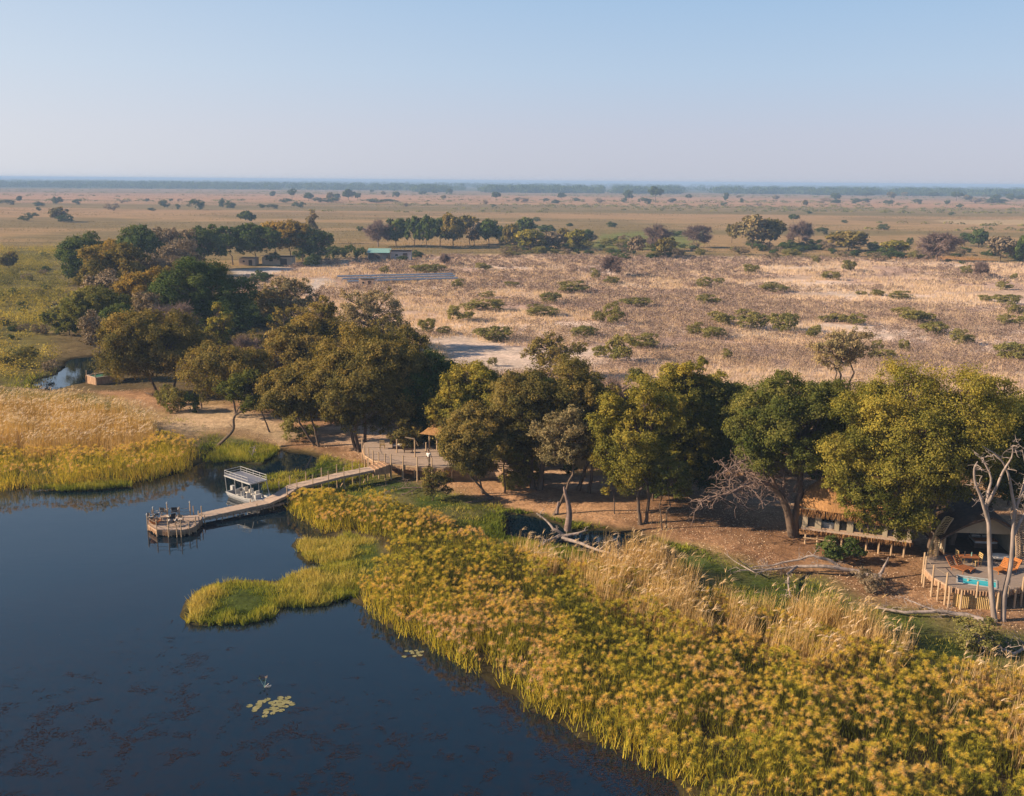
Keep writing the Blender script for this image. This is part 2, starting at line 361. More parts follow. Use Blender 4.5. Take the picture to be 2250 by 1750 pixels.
def build_water():
    m, t, out = new_mat('lagoon_water')
    b = N(t, 'ShaderNodeBsdfPrincipled'); b.inputs['IOR'].default_value = 1.50
    b.inputs['Roughness'].default_value = 0.045
    # drowned weed under the surface: reddish brown rags in drifts
    n1 = noise(t, 1.9, 9, 0.78, None, (0.8, 1.0, 1)); n2 = noise(t, 0.05, 3, 0.5); n3 = noise(t, 4.0, 6, 0.7)
    tc = N(t, 'ShaderNodeTexCoord'); sx = N(t, 'ShaderNodeSeparateXYZ'); t.links.new(tc.outputs['Object'], sx.inputs[0])
    # the weed grows in the shallow water of the near bay
    near = N(t, 'ShaderNodeMapRange'); near.inputs['From Min'].default_value = 95; near.inputs['From Max'].default_value = 62
    t.links.new(sx.outputs['Y'], near.inputs['Value'])
    dr = N(t, 'ShaderNodeMath', operation='MULTIPLY_ADD'); dr.inputs[1].default_value = 0.5; t.links.new(n2, dr.inputs[0]); t.links.new(n1, dr.inputs[2])
    dr2 = N(t, 'ShaderNodeMath', operation='MULTIPLY_ADD'); dr2.inputs[1].default_value = 0.22; t.links.new(n3, dr2.inputs[0]); t.links.new(dr.outputs[0], dr2.inputs[2])
    w1 = ramp(t, dr2.outputs[0], [(0.86, (0, 0, 0)), (0.93, (1, 1, 1))])
    mk = N(t, 'ShaderNodeMath', operation='MULTIPLY'); t.links.new(w1, mk.inputs[0]); t.links.new(near.outputs[0], mk.inputs[1])
    c = mix(t, (0.0015, 0.0095, 0.018), (0.008, 0.009, 0.012), mk.outputs[0])
    t.links.new(c, b.inputs['Base Color'])
    r1 = noise(t, 1.6, 3, 0.5, None, (0.35, 1.0, 1)); r2 = noise(t, 0.18, 2, 0.5)
    rp = ramp(t, r2, [(0.42, (0.1, 0.1, 0.1)), (0.6, (1, 1, 1))])
    mm = N(t, 'ShaderNodeMath', operation='MULTIPLY'); t.links.new(r1, mm.inputs[0]); t.links.new(rp, mm.inputs[1])
    bp = N(t, 'ShaderNodeBump'); bp.inputs['Strength'].default_value = 0.09; bp.inputs['Distance'].default_value = 0.12
    t.links.new(mm.outputs[0], bp.inputs['Height']); t.links.new(bp.outputs[0], b.inputs['Normal'])
    t.links.new(b.outputs[0], out.inputs[0])
    V = [(-260, -20, 0), (120, -20, 0), (120, 330, 0), (-260, 330, 0)]
    link('water', mesh_np('water', V, [(0, 1, 2, 3)], [m]), kind='structure')
build_water()
# ------------------------------------------------------------------ trees: wood as tapered tubes, crowns as clumps of leaf-sized faces
FOLI = {
    'olive': leaf_mat('olive_leaves', [(0.05, (0.060, 0.062, 0.020)), (0.4, (0.145, 0.130, 0.042)), (0.7, (0.26, 0.205, 0.062)), (0.95, (0.40, 0.285, 0.085))], 0.4),
    'dark': leaf_mat('dark_green_leaves', [(0.05, (0.036, 0.058, 0.018)), (0.45, (0.072, 0.111, 0.031)), (0.95, (0.156, 0.182, 0.052))], 0.33),
    'green': leaf_mat('green_leaves', [(0.05, (0.055, 0.075, 0.018)), (0.45, (0.125, 0.14, 0.036)), (0.8, (0.23, 0.215, 0.055)), (1.0, (0.34, 0.29, 0.08))], 0.4),
    'plain': leaf_mat('dusty_shrub_leaves', [(0.05, (0.08, 0.085, 0.025)), (0.45, (0.20, 0.195, 0.06)), (1.0, (0.38, 0.32, 0.11))], 0.4),
    'yellow': leaf_mat('yellow_green_leaves', [(0.05, (0.07, 0.078, 0.016)), (0.4, (0.165, 0.165, 0.034)), (0.68, (0.31, 0.27, 0.052)), (0.98, (0.50, 0.38, 0.07))], 0.42),
    'pale': leaf_mat('dusty_tan_leaves', [(0.05, (0.117, 0.104, 0.052)), (0.5, (0.247, 0.202, 0.098)), (0.95, (0.416, 0.305, 0.150))], 0.28),
    'brown': leaf_mat('dry_brown_leaves', [(0.05, (0.10, 0.08, 0.05)), (0.5, (0.21, 0.16, 0.10)), (0.95, (0.36, 0.27, 0.18))], 0.2),
    'gold': leaf_mat('golden_leaves', [(0.05, (0.10, 0.085, 0.025)), (0.5, (0.24, 0.18, 0.045)), (0.95, (0.48, 0.31, 0.07))], 0.4),
}
BARK = mat('grey_brown_bark', (0.16, 0.115, 0.085), (0.07, 0.05, 0.038), 3.5, 0.95, (1, 1, 0.25), 0.6)
BARK_DEAD = mat('bleached_bark', (0.40, 0.325, 0.285), (0.17, 0.135, 0.115), 3.0, 0.9, (1, 1, 0.2), 0.5)
BARK_TWIG = mat('dry_twig_bark', (0.27, 0.19, 0.16), (0.15, 0.105, 0.085), 3.0, 0.95)

class Tubes:
    def __init__(s): s.V = []; s.F = []; s.n = 0
    def add(s, pts, rad, sides=6):
        pts = np.asarray(pts, float); rad = np.asarray(rad, float)
        T = np.gradient(pts, axis=0); T /= np.linalg.norm(T, axis=1)[:, None] + 1e-9
        ref = np.array([0.31, 0.95, 0.07]); A = np.cross(T, ref); A /= np.linalg.norm(A, axis=1)[:, None] + 1e-9
        B = np.cross(T, A)
        th = np.linspace(0, 2 * math.pi, sides, endpoint=False)
        ring = pts[:, None, :] + rad[:, None, None] * (np.cos(th)[None, :, None] * A[:, None, :] + np.sin(th)[None, :, None] * B[:, None, :])
        m = len(pts)
        s.V.append(ring.reshape(-1, 3))
        i = np.arange(m - 1)[:, None] * sides; j = np.arange(sides)[None, :]; k = (j + 1) % sides
        s.F.append((np.stack([i + j, i + k, i + sides + k, i + sides + j], -1)).reshape(-1, 4) + s.n)
        s.n += m * sides
    def mesh(s, name, m):
        return mesh_np(name, np.vstack(s.V), np.vstack(s.F), [m], smooth=True)
def curve(p, q, rng, n=6, sag=0.0, wob=0.06, rise=0.0):
    p = np.asarray(p, float); q = np.asarray(q, float); t = np.linspace(0, 1, n)[:, None]
    L = np.linalg.norm(q - p)
    out = p + (q - p) * t
    out[1:-1] += rng.normal(0, wob * L, (n - 2, 3)) * 0.5
    out[:, 2] += (np.sin(t[:, 0] * math.pi)) * rise * L - sag * L * t[:, 0] ** 2
    return out

def leaf_quads(C, Nn, size, rng, aspect=0.6):
    n = len(C)
    Nn = Nn / (np.linalg.norm(Nn, axis=1)[:, None] + 1e-9)
    ref = rng.normal(0, 1, (n, 3)); A = np.cross(Nn, ref); A /= np.linalg.norm(A, axis=1)[:, None] + 1e-9
    B = np.cross(Nn, A); s = size * rng.uniform(0.7, 1.3, n)[:, None]
    a = A * s * 0.5; b = B * s * 0.5 * aspect
    V = np.stack([C - a, C - b * 1.0, C + a, C + b * 1.0], 1).reshape(-1, 3)
    F = np.arange(n * 4).reshape(n, 4)
    return V, F

def gen_tree(seed, H, Rr, cb, leaf, cover=1.0, lobes=14, feather=0.0, trunks=None, off=(0, 0), twigs=0.4, trunk_r=None, flat=0.75, ry=None, lobe_list=None, bare=False, umb=False):
    """returns wood Tubes and (V, F, tint). H height, Rr crown radius, cb height of the crown base as a fraction of H"""
    rng = np.random.default_rng(seed); Rr = Rr * 1.26
    ry = ry or Rr * 0.9
    if cb > 0.15: cb = cb * 0.70
    zc = H * (cb + 1) / 2; hz = H * (1 - cb) / 2
    cx, cy = off
    lr0 = min(Rr, hz * 1.25) * 0.36; lobes = int(lobes * 1.75)
    env = rng.uniform(0.78, 1.18, 12)
    L = []
    if lobe_list:
        for (lx, ly, lz, lr) in lobe_list: L.append((np.array([lx, ly, lz]), lr))
    tries = 0
    while len(L) < lobes and tries < 900:
        tries += 1
        d = rng.normal(0, 1, 3); d /= np.linalg.norm(d)
        u = rng.uniform(0.2, 1) ** 0.42 * env[int((math.atan2(d[1], d[0]) + math.pi) / (2 * math.pi) * 5.99) + (6 if d[2] > 0.2 else 0)]
        lr = lr0 * rng.uniform(0.55, 1.2)
        k = np.array([max(Rr - lr * 0.9, 0.1), max(ry - lr * 0.9, 0.1), max(hz - lr * flat * 0.9, 0.1)])
        p = d * k * u
        if umb and p[2] < 0: continue
        if p[2] < -0.5 * hz and rng.random() < 0.5: continue
        p = p + np.array([cx, cy, zc])
        if all(np.linalg.norm(p - q) > 0.55 * (lr + r_) * 0.75 for q, r_ in L) or tries > 600: L.append((p, lr))
    W = Tubes()
    tr = (trunk_r or max(0.10, H * 0.021)) * 0.72
    trunks = trunks or [((0, 0), (cx * 0.5, cy * 0.5))]
    forks = []
    for (b0, b1) in trunks:
        zf = H * (cb * 0.65 + 0.10) * rng.uniform(0.85, 1.15)
        base = np.array([b0[0], b0[1], -0.3]); fk = np.array([b1[0], b1[1], zf])
        p = curve(base, fk, rng, 7, wob=0.022)
        rr = tr * np.linspace(1.0, 0.72, 7); rr[0] *= 1.7; rr[1] *= 1.12
        W.add(p, rr, 8); forks.append(fk)
        top = np.array([cx + (b1[0] - cx) * 0.5, cy + (b1[1] - cy) * 0.5, zc + hz * 0.35])
        p = curve(fk, top, rng, 7, wob=0.10)
        W.add(p, tr * np.linspace(0.72, 0.16, 7), 6); forks += [p[2], p[3]]
    centre = np.array([cx, cy, zc])
    CC, DD, LB, CR = [], [], [], []
    for li, (p, lr) in enumerate(L):
        f = min(forks, key=lambda q: np.linalg.norm(q - p) + max(0, q[2] - p[2]) * 2)
        c_ = curve(f, p, rng, 7, wob=0.10, rise=0.05)
        ln = np.linalg.norm(p - f)
        W.add(c_, np.clip(tr * 0.42, 0.03, 1) * np.linspace(1, 0.3, 7), 5)
        rc = lr * 0.34
        nsub = max(5, int(cover * 24))
        d = rng.normal(0, 1, (nsub * 4, 3)); d /= np.linalg.norm(d, axis=1)[:, None]
        outw = (p - centre); outw = outw / (np.linalg.norm(outw) + 1e-6)
        wgt = 0.25 + np.clip(d @ outw * 0.6 + d[:, 2] * 0.7 + 0.45, 0, 2)
        d = d[rng.random(len(d)) < wgt / wgt.max()][:nsub]
        rad = lr * rng.uniform(0.55, 1.08, len(d))[:, None]
        c = p + d * rad * np.array([1, 1, flat])
        CC.append(c); DD.append(d + outw * 0.4); LB.append(np.full(len(d), rng.random())); CR.append(np.full(len(d), rc))
        nt_ = int(len(d) * twigs)
        for k in (np.arange(nt_) % max(len(d), 1)):
            q = c_[rng.integers(3, 7)]
            tw = curve(q, c[k] + (d[k] * rc * (1.1 if bare else 0.3)), rng, 4, wob=0.14, sag=0.05 * feather)
            W.add(tw, max(0.018, leaf * 0.11) * np.array([1.5, 1.1, 0.8, 0.35]), 3)
            if bare:
                for _ in range(5):
                    e = tw[rng.integers(1, 4)] + rng.normal(0, 0.55, 3) * rc * 1.6 - np.array([0, 0, feather * rc])
                    W.add(curve(tw[rng.integers(1, 3)], e, rng, 3, wob=0.12), max(0.012, leaf * 0.07) * np.array([1.0, 0.8, 0.4]), 3)
    if bare or cover <= 0: return W, None
    CC = np.vstack(CC); DD = np.vstack(DD); LB = np.concatenate(LB); CR = np.concatenate(CR)
    area = 2.2 * CR ** 2
    k = np.clip((area * 2.9 / (leaf * leaf * 0.6)).astype(int), 4, 90)
    idx = np.repeat(np.arange(len(CC)), k)
    sub = rng.normal(0, 1, (len(idx), 3)); sub *= (CR[idx] * 0.46)[:, None]; sub[:, 2] *= 0.75
    if feather: sub[:, 2] -= np.abs(rng.normal(0, 1, len(idx))) * CR[idx] * feather
    C = CC[idx] + sub
    nn = DD[idx] * 0.55 + rng.normal(0, 0.55, (len(idx), 3)) + np.array([0, 0, 0.30]) + sub / (CR[idx][:, None]) * 0.5
    V, F = leaf_quads(C, nn, leaf, rng)
    csub = rng.random(len(CC))
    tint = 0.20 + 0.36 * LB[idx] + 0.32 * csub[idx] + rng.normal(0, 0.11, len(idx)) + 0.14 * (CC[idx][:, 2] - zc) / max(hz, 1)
    return W, (V, F, np.repeat(tint, 4))

KIND = {  # kind: foliage, category, name, options
    'olive': ('olive', 'tree', 'broadleaf_tree', dict()),
    'dark': ('dark', 'tree', 'evergreen_tree', dict(cover=1.15)),
    'green': ('green', 'tree', 'broadleaf_tree', dict(cover=1.1)),
    'yellow': ('yellow', 'tree', 'broadleaf_tree', dict(cover=1.05)),
    'gold': ('gold', 'tree', 'broadleaf_tree', dict()),
    'feather': ('olive', 'tree', 'acacia_tree', dict(cover=0.75, feather=0.5, twigs=0.7)),
    'pale': ('pale', 'tree', 'broadleaf_tree', dict(cover=0.42, twigs=1.0)),
    'sparse': ('olive', 'tree', 'acacia_tree', dict(cover=0.42, twigs=1.0)),
    'brown': ('brown', 'tree', 'broadleaf_tree', dict(cover=0.7, twigs=0.8)),
    'bare': (None, 'tree', 'bare_tree', dict(bare=True, twigs=1.6, cover=0.8)),
}
NT = [0]
def plant(bx, by, top, cx, cw, cb, kind, label, group=None, depthr=None, name=None, **kw):
    """a tree of its own: foot at the sighting (bx, by), crown centred on cx, cw pixels wide, reaching up to the row top"""
    P = G(bx, by, 0.45); s = mpp(P)
    H = height_at(P, top); Rr = cw * s * 0.5
    offx = (cx - bx) * s
    offx -= 0.0
    fol, cat, nm, o = KIND[kind]; o = dict(o); o.update(kw)
    NT[0] += 1
    leaf = max(0.17, depth(P) * 0.0020)
    if 'trunks' in o: o['trunks'] = [((a * s, b), (c * s, d)) for (a, b), (c, d) in o['trunks']]
    if 'lobe_px' in o:                          # further lobes given as sightings: x, y, depth offset, radius px
        ll = []
        for (lx, ly, dy, lr) in o.pop('lobe_px'):
            q = PY(lx, ly, P.y + dy) - P; ll.append((q.x, q.y, q.z, lr * s))
        o['lobe_list'] = ll
    W, Lf = gen_tree(1000 + NT[0] * 13, H, Rr, cb, leaf, off=(offx, 0), ry=depthr or min(Rr, 7.5), **o)
    root = thing(name or nm, P, label, cat, group)
    link('trunk', W.mesh('trunk', BARK_TWIG if kind == 'bare' else BARK), root)
    if Lf: link('crown', mesh_np('crown', Lf[0], Lf[1], [FOLI[fol]], {'tint': Lf[2]}), root)
    return root

# --- the belt along the shore, from left to right
plant(340, 842, 652, 330, 205, 0.22, 'feather', 'large olive feathery tree with two dark trunks near the wooden box pool', lobes=26, cover=0.95,
      trunks=[((0, 0), (-18, 0)), ((28, 0.5), (34, 0.5))])
plant(262, 812, 745, 262, 90, 0.02, 'olive', 'low drooping olive tree beside the wooden box pool', lobes=12, feather=0.5)
plant(505, 888, 722, 492, 170, 0.32, 'feather', 'wide feathery olive tree with a light green left edge behind the bent dead trunk', lobes=20, cover=0.7)
plant(430, 872, 745, 428, 70, 0.25, 'bare', 'small leafless grey tree at the left of the wide feathery olive tree', lobes=8)
plant(578, 925, 790, 540, 130, 0.42, 'green', 'low spreading green tree on a slanting trunk above the pale leaf litter', lobes=14, trunks=[((0, 0), (-14, 0))])
plant(681, 953, 768, 655, 165, 0.38, 'olive', 'spreading tree with two leaning trunks at the foot of the sandy path', lobes=20, trunks=[((0, 0), (-10, 0)), ((-8, 0.4), (-40, 0))])
plant(622, 918, 800, 612, 110, 0.40, 'green', 'slim green tree with one straight dark trunk behind the shore bush', lobes=12)
plant(640, 860, 668, 648, 150, 0.30, 'olive', 'tall olive tree whose crown stands behind the spreading tree of two leaning trunks', lobes=16, feather=0.3)
plant(690, 850, 612, 690, 72, 0.55, 'olive', 'narrow tall tree with a round high top above the woodland, below the solar panels', lobes=8)
plant(650, 800, 640, 645, 110, 0.5, 'sparse', 'thin crowned tree with bare limbs just left of the round high top', lobes=9)
plant(768, 966, 692, 812, 215, 0.22, 'olive', 'big olive tree with clustered dark trunks left of the main deck', lobes=34,
      trunks=[((0, 0), (-10, 0)), ((-8, 0.6), (-22, 0.5)), ((6, 0.6), (10, 1))])
plant(735, 880, 735, 725, 80, 0.3, 'bare', 'leafless brown tree with a fan of fine twigs left of the big olive tree', lobes=10)
plant(905, 965, 737, 922, 150, 0.08, 'dark', 'dense dark green tree rising behind the main deck', lobes=26, trunks=[((0, 0), (6, 0)), ((22, 1), (16, 1))])
plant(1010, 985, 772, 1005, 150, 0.25, 'yellow', 'tree with golden yellow top to the right of the dense dark green tree', lobes=20)
plant(1050, 1060, 868, 1010, 155, 0.24, 'olive', 'front tree on a trunk leaning left over the green bank, right of the main deck', lobes=20, trunks=[((0, 0), (-46, 0)), ((-18, 0.8), (-30, 0.5))])
plant(1077, 1055, 900, 1072, 90, 0.45, 'green', 'slim tree with a single straight trunk in front of the wooden steps', lobes=9)
plant(1150, 1048, 768, 1115, 175, 0.20, 'olive', 'tall olive tree on the thickest gnarled trunk near the wooden steps', lobes=26, trunk_r=0.5, trunks=[((0, 0), (6, 0)), ((-12, 0.4), (-20, 0))])
plant(1160, 970, 748, 1165, 130, 0.4, 'sparse', 'thin crowned tree at the back of the wood in front of the pale bare sand', lobes=12)
plant(1232, 1050, 760, 1215, 155, 0.27, 'olive', 'olive tree with a leaning trunk in front of the tall reed fence', lobes=24, trunks=[((0, 0), (22, 0))])
plant(1255, 1055, 800, 1270, 110, 0.42, 'olive', 'dark stemmed olive tree at the right half of the tall reed fence', lobes=14)
plant(1182, 1095, 858, 1205, 130, 0.52, 'pale', 'tree with a long thin pale trunk slanting right beside the standing dead snag', lobes=14, cover=0.62,
      trunks=[((0, 0), (38, 0))], trunk_r=0.2)
plant(1330, 960, 790, 1325, 90, 0.3, 'bare', 'leafless greyish tree at the back of the wood between olive and yellow-green crowns', lobes=9)
plant(1366, 1117, 808, 1345, 160, 0.20, 'yellow', 'yellow-green tree with twin trunks standing on the open leaf litter', lobes=26, trunks=[((0, 0), (-8, 0)), ((12, 0.3), (16, 0))], trunk_r=0.26)
plant(1440, 1060, 772, 1440, 175, 0.15, 'yellow', 'tallest yellow-green tree of the middle wood', lobes=30)
plant(1312, 1098, 985, 1305, 62, 0.40, 'yellow', 'small sapling tree with a crooked thin stem on the leaf litter', lobes=6, trunk_r=0.1)
plant(1413, 1129, 955, 1428, 82, 0.34, 'green', 'small tree with a pair of very thin pale stems on the bank', lobes=9, trunks=[((0, 0), (-6, 0)), ((8, 0.2), (8, 0))], trunk_r=0.11)
plant(1545, 1060, 800, 1535, 130, 0.25, 'green', 'green tree between the yellow-green trees and the gnarled trunk', lobes=22)
plant(1692, 1146, 798, 1690, 235, 0.52, 'green', 'tall open dark green tree with a stout gnarled trunk by the thatched suite', lobes=30, cover=0.95, trunk_r=0.5,
      trunks=[((0, 0), (6, 0))], twigs=0.6)
plant(1585, 1045, 850, 1590, 90, 0.30, 'dark', 'dark green tree deep in shade left of the leafless spreading tree', lobes=10)
plant(1783, 862, 690, 1790, 125, 0.52, 'pale', 'lone tan-leaved tree on the plain behind the tall open tree with gnarled trunk', lobes=15, cover=0.34, trunks=[((0, 0), (-6, 0)), ((6, 0.3), (6, 0)), ((12, 0.6), (30, 0))])
plant(1192, 808, 705, 1180, 118, 0.25, 'sparse', 'spreading sparse tree at the edge of the pale bare sand', lobes=12, cover=0.55)
plant(2003, 1205, 772, 1945, 300, 0.38, 'yellow', 'largest tree of all, yellow-green, overhanging the thatched suite', lobes=42, cover=1.1, lobe_px=[(1830, 1040, -2, 42), (1800, 1000, -1.5, 40), (1880, 1060, -2.5, 42), (1930, 1090, -2.5, 40), (1850, 1075, -2.5, 30), (1780, 960, -1, 38), (1960, 1105, -3, 34), (1905, 1105, -3, 32), (1862, 1112, -3, 30), (1818, 1075, -3, 32), (1930, 1128, -3, 28), (1785, 1040, -2, 26), (1900, 1010, -3, 42), (2080, 1000, 0, 40), (1960, 1060, -2, 36)], trunk_r=0.42, depthr=6.5,
      trunks=[((0, 0), (-20, 0.3)), ((24, 0.4), (30, 0.4)), ((-6, 1.2), (-2, 2))])
plant(2110, 1150, 815, 2105, 150, 0.25, 'green', 'dark green tree behind the bleached twin trunks, left of the right edge', lobes=20)
plant(2200, 1160, 800, 2195, 170, 0.22, 'green', 'dark green tree cut by the right edge of the photograph', lobes=22)
plant(1850, 1085, 880, 1845, 110, 0.3, 'green', 'smaller tree crown behind the thatched roof, left of the largest tree', lobes=12)
plant(920, 1070, 990, 928, 72, 0.02, 'sparse', 'small bushy tree standing in front of the right end of the main deck', lobes=8, cover=0.8, name='small_tree')
# --- the left wood
LW = [
 (190, 618, 492, 185, 95, 0.10, 'dark', 'grey-green tree at the far left corner of the left wood'),
 (245, 640, 500, 245, 95, 0.15, 'gold', 'golden olive tree second from the left corner of the left wood'),
 (300, 600, 480, 300, 90, 0.2, 'dark', 'dark tree with a pointed green top at the back of the left wood'),
 (362, 590, 476, 360, 110, 0.2, 'brown', 'brownish domed tree at the back of the left wood'),
 (388, 618, 505, 388, 78, 0.3, 'brown', 'pinkish tan dry-leaved tree standing out of the left wood'),
 (440, 575, 484, 430, 90, 0.2, 'dark', 'dark tree left of the group over the tan lodge walls'),
 (497, 566, 470, 495, 85, 0.28, 'dark', 'dark tree at the left end of the tan lodge walls'),
 (548, 565, 470, 545, 85, 0.3, 'dark', 'dark tree with forked trunk in front of the tan lodge walls'),
 (590, 560, 478, 588, 70, 0.34, 'dark', 'thin trunked dark tree over the middle of the tan lodge walls'),
 (622, 560, 463, 618, 90, 0.28, 'gold', 'dark tree with an orange-brown top over the tan lodge walls'),
 (645, 558, 472, 648, 55, 0.3, 'dark', 'narrow dark tree right of the orange-brown topped one'),
 (678, 560, 486, 675, 70, 0.15, 'dark', 'rounded dark tree at the right end of the far lodge grove'),
 (668, 520, 450, 667, 28, 0.35, 'pale', 'hazy grey upright tree behind the far lodge grove'),
 (528, 486, 448, 528, 30, 0.5, 'dark', 'flat topped lone tree beyond the far lodge grove'),
 (215, 660, 520, 215, 80, 0.1, 'olive', 'olive tree on the outer left side of the left wood'),
 (270, 660, 520, 272, 90, 0.1, 'olive', 'bushy olive tree in the upper middle of the left wood'),
 (330, 650, 530, 330, 90, 0.12, 'brown', 'dull brown-green tree in the middle of the left wood'),
 (240, 700, 565, 235, 85, 0.1, 'brown', 'brown dry crowned tree halfway down the left wood'),
 (335, 705, 568, 320, 120, 0.12, 'gold', 'orange-yellow crowned tree across the middle of the left wood'),
 (385, 690, 560, 380, 80, 0.12, 'olive', 'olive tree joining the orange-yellow crown on its right'),
 (440, 725, 545, 440, 150, 0.08, 'dark', 'largest dark rounded tree on the right side of the left wood'),
 (500, 735, 650, 495, 70, 0.05, 'dark', 'low dark tree at the right foot of the left wood'),
 (222, 735, 608, 215, 105, 0.06, 'green', 'green tree overhanging the marsh at the left of the wood'),
 (148, 716, 642, 150, 80, 0.04, 'green', 'dark green tree on the marsh edge above the small far pond'),
 (172, 712, 650, 178, 60, 0.04, 'dark', 'dark tree leaning out over the small far pond'),
 (215, 770, 655, 212, 80, 0.12, 'brown', 'light brown leaved tree above the small far pond'),
 (262, 760, 640, 262, 85, 0.1, 'dark', 'dark green tree just behind the large feathery tree, left side'),
 (330, 745, 625, 325, 90, 0.15, 'brown', 'tan and grey mottled tree in the lower middle of the left wood'),
 (375, 760, 640, 372, 80, 0.15, 'bare', 'grey leafless tree tangled among the lower left wood'),
 (410, 790, 690, 415, 70, 0.1, 'olive', 'olive tree behind the right shoulder of the large feathery tree'),
 (470, 770, 642, 472, 56, 0.05, 'yellow', 'narrow light green tree standing before the dark wood'),
 (520, 820, 712, 530, 70, 0.1, 'bare', 'grey leafless tree above the wide feathery olive tree'),
 (585, 835, 730, 590, 80, 0.1, 'bare', 'tangle of leafless limbs between the feathery and tall olive trees'),
 (555, 870, 770, 560, 70, 0.1, 'olive', 'olive tree tucked behind the low spreading green tree'),
 (603, 712, 580, 612, 105, 0.25, 'pale', 'spreading pale tree with crooked grey limbs on the plain edge', ),
 (790, 745, 612, 788, 120, 0.15, 'pale', 'tan mottled tree standing between the solar panels and the woodland'),
 (838, 760, 668, 835, 75, 0.1, 'sparse', 'low grey-green tree right of the tan mottled tree'),
 (705, 760, 660, 712, 70, 0.2, 'sparse', 'thin dull tree between the round high top and the tan mottled tree'),
]
for t in LW:
    t = list(t); t[4] *= 1.12; plant(*t, lobes=16 if t[4] > 100 else 12)

# second row, mostly crowns showing over the first
for t in [
 (893, 966, 800, 908, 112, 0.28, 'dark', 'dark tree rising through the back edge of the main deck'),
 (1005, 972, 880, 1000, 60, 0.05, 'green', 'small leafy tree at the right side of the thatched lounge'),
 (942, 968, 838, 942, 105, 0.02, 'dark', 'dark leafy tree at the right foot of the dense dark green tree'),
 (990, 1002, 868, 985, 90, 0.04, 'olive', 'olive tree at the right end of the main deck behind the front leaning tree'),
 (1060, 950, 800, 1060, 105, 0.04, 'olive', 'olive tree of the back row, left end, above the golden topped tree'),
 (1150, 945, 788, 1155, 105, 0.04, 'green', 'green tree of the back row behind the thickest gnarled trunk'),
 (1250, 945, 785, 1245, 100, 0.04, 'olive', 'olive tree of the back row behind the leaning trunk by the fence'),
 (1365, 955, 790, 1370, 105, 0.04, 'green', 'green tree of the back row right of the leafless greyish tree'),
 (1470, 960, 795, 1465, 110, 0.04, 'dark', 'dark tree of the back row behind the tallest yellow-green tree'),
 (1580, 955, 812, 1580, 100, 0.04, 'olive', 'olive tree of the back row left of the tall open tree'),
 (1665, 985, 850, 1660, 70, 0.04, 'dark', 'dark tree of the back row seen under the tall open tree'),
 (1020, 1030, 905, 1010, 80, 0.05, 'olive', 'low olive bush-like tree filling the shade under the golden topped tree'),
 (1130, 1025, 905, 1125, 80, 0.05, 'green', 'low leafy tree in the shade left of the thickest gnarled trunk'),
 (1210, 1012, 900, 1212, 70, 0.05, 'dark', 'low dark tree in the shade at the left end of the tall reed fence'),
 (1345, 1040, 905, 1345, 90, 0.05, 'green', 'low green tree in the shade behind the twin trunks on the litter'),
 (1440, 1075, 945, 1440, 90, 0.05, 'yellow', 'low yellow-green tree behind the pair of very thin pale stems'),
 (1510, 1062, 915, 1505, 95, 0.04, 'dark', 'low dark tree closing the shade left of the leafless spreading tree'),
 (1390, 1070, 930, 1395, 80, 0.05, 'dark', 'low dark tree in the middle of the shade under the yellow-green trees'),
 (1745, 1040, 905, 1750, 80, 0.04, 'dark', 'low dark tree right of the gnarled trunk above the thatch'),
 (2150, 1080, 900, 2150, 90, 0.04, 'dark', 'low dark tree behind the bleached twin trunks'),
 (870, 985, 880, 868, 70, 0.05, 'olive', 'low olive tree in the shade left of the dense dark green tree'),
 (730, 925, 815, 728, 80, 0.08, 'olive', 'olive tree filling the gap between the two shore trees with leaning trunks'),
 (490, 850, 760, 480, 90, 0.05, 'olive', 'low olive tree in the shade of the wide feathery tree'),
 (1105, 985, 815, 1100, 120, 0.12, 'olive', 'olive tree of the second row, over the wooden steps'),
 (1195, 990, 800, 1190, 110, 0.12, 'dark', 'dark tree of the second row, left of the tall reed fence'),
 (1290, 985, 805, 1285, 115, 0.1, 'olive', 'olive tree of the second row behind the tall reed fence'),
 (1395, 1000, 800, 1395, 120, 0.1, 'green', 'green tree of the second row behind the twin trunks on the litter'),
 (1490, 1010, 778, 1495, 130, 0.1, 'yellow', 'yellow-green tree of the second row, right of the tallest yellow-green one'),
 (1610, 985, 808, 1612, 130, 0.12, 'green', 'green tree of the second row, left of the tall open tree'),
 (1740, 1000, 830, 1745, 120, 0.15, 'dark', 'dark tree of the second row, right of the tall open tree'),
 (1830, 985, 860, 1835, 100, 0.1, 'dark', 'dark low crown between the lone tan-leaved tree and the largest tree'),
 (2060, 1040, 840, 2080, 130, 0.12, 'dark', 'dark tree behind the right half of the largest tree'),
 (960, 985, 840, 965, 100, 0.08, 'olive', 'olive tree between the dense dark green and the golden topped trees'),
 (860, 900, 700, 868, 110, 0.1, 'olive', 'olive tree behind the right shoulder of the big deck corner tree'),
 (545, 800, 700, 548, 80, 0.1, 'sparse', 'scraggly dull tree behind the wide feathery olive tree'),
 (690, 900, 770, 690, 90, 0.12, 'olive', 'olive tree tucked behind the spreading tree of two leaning trunks'),
 (1545, 990, 815, 1555, 90, 0.15, 'olive', 'olive crown filling the gap behind the green trees')]:
    plant(*t, lobes=14)
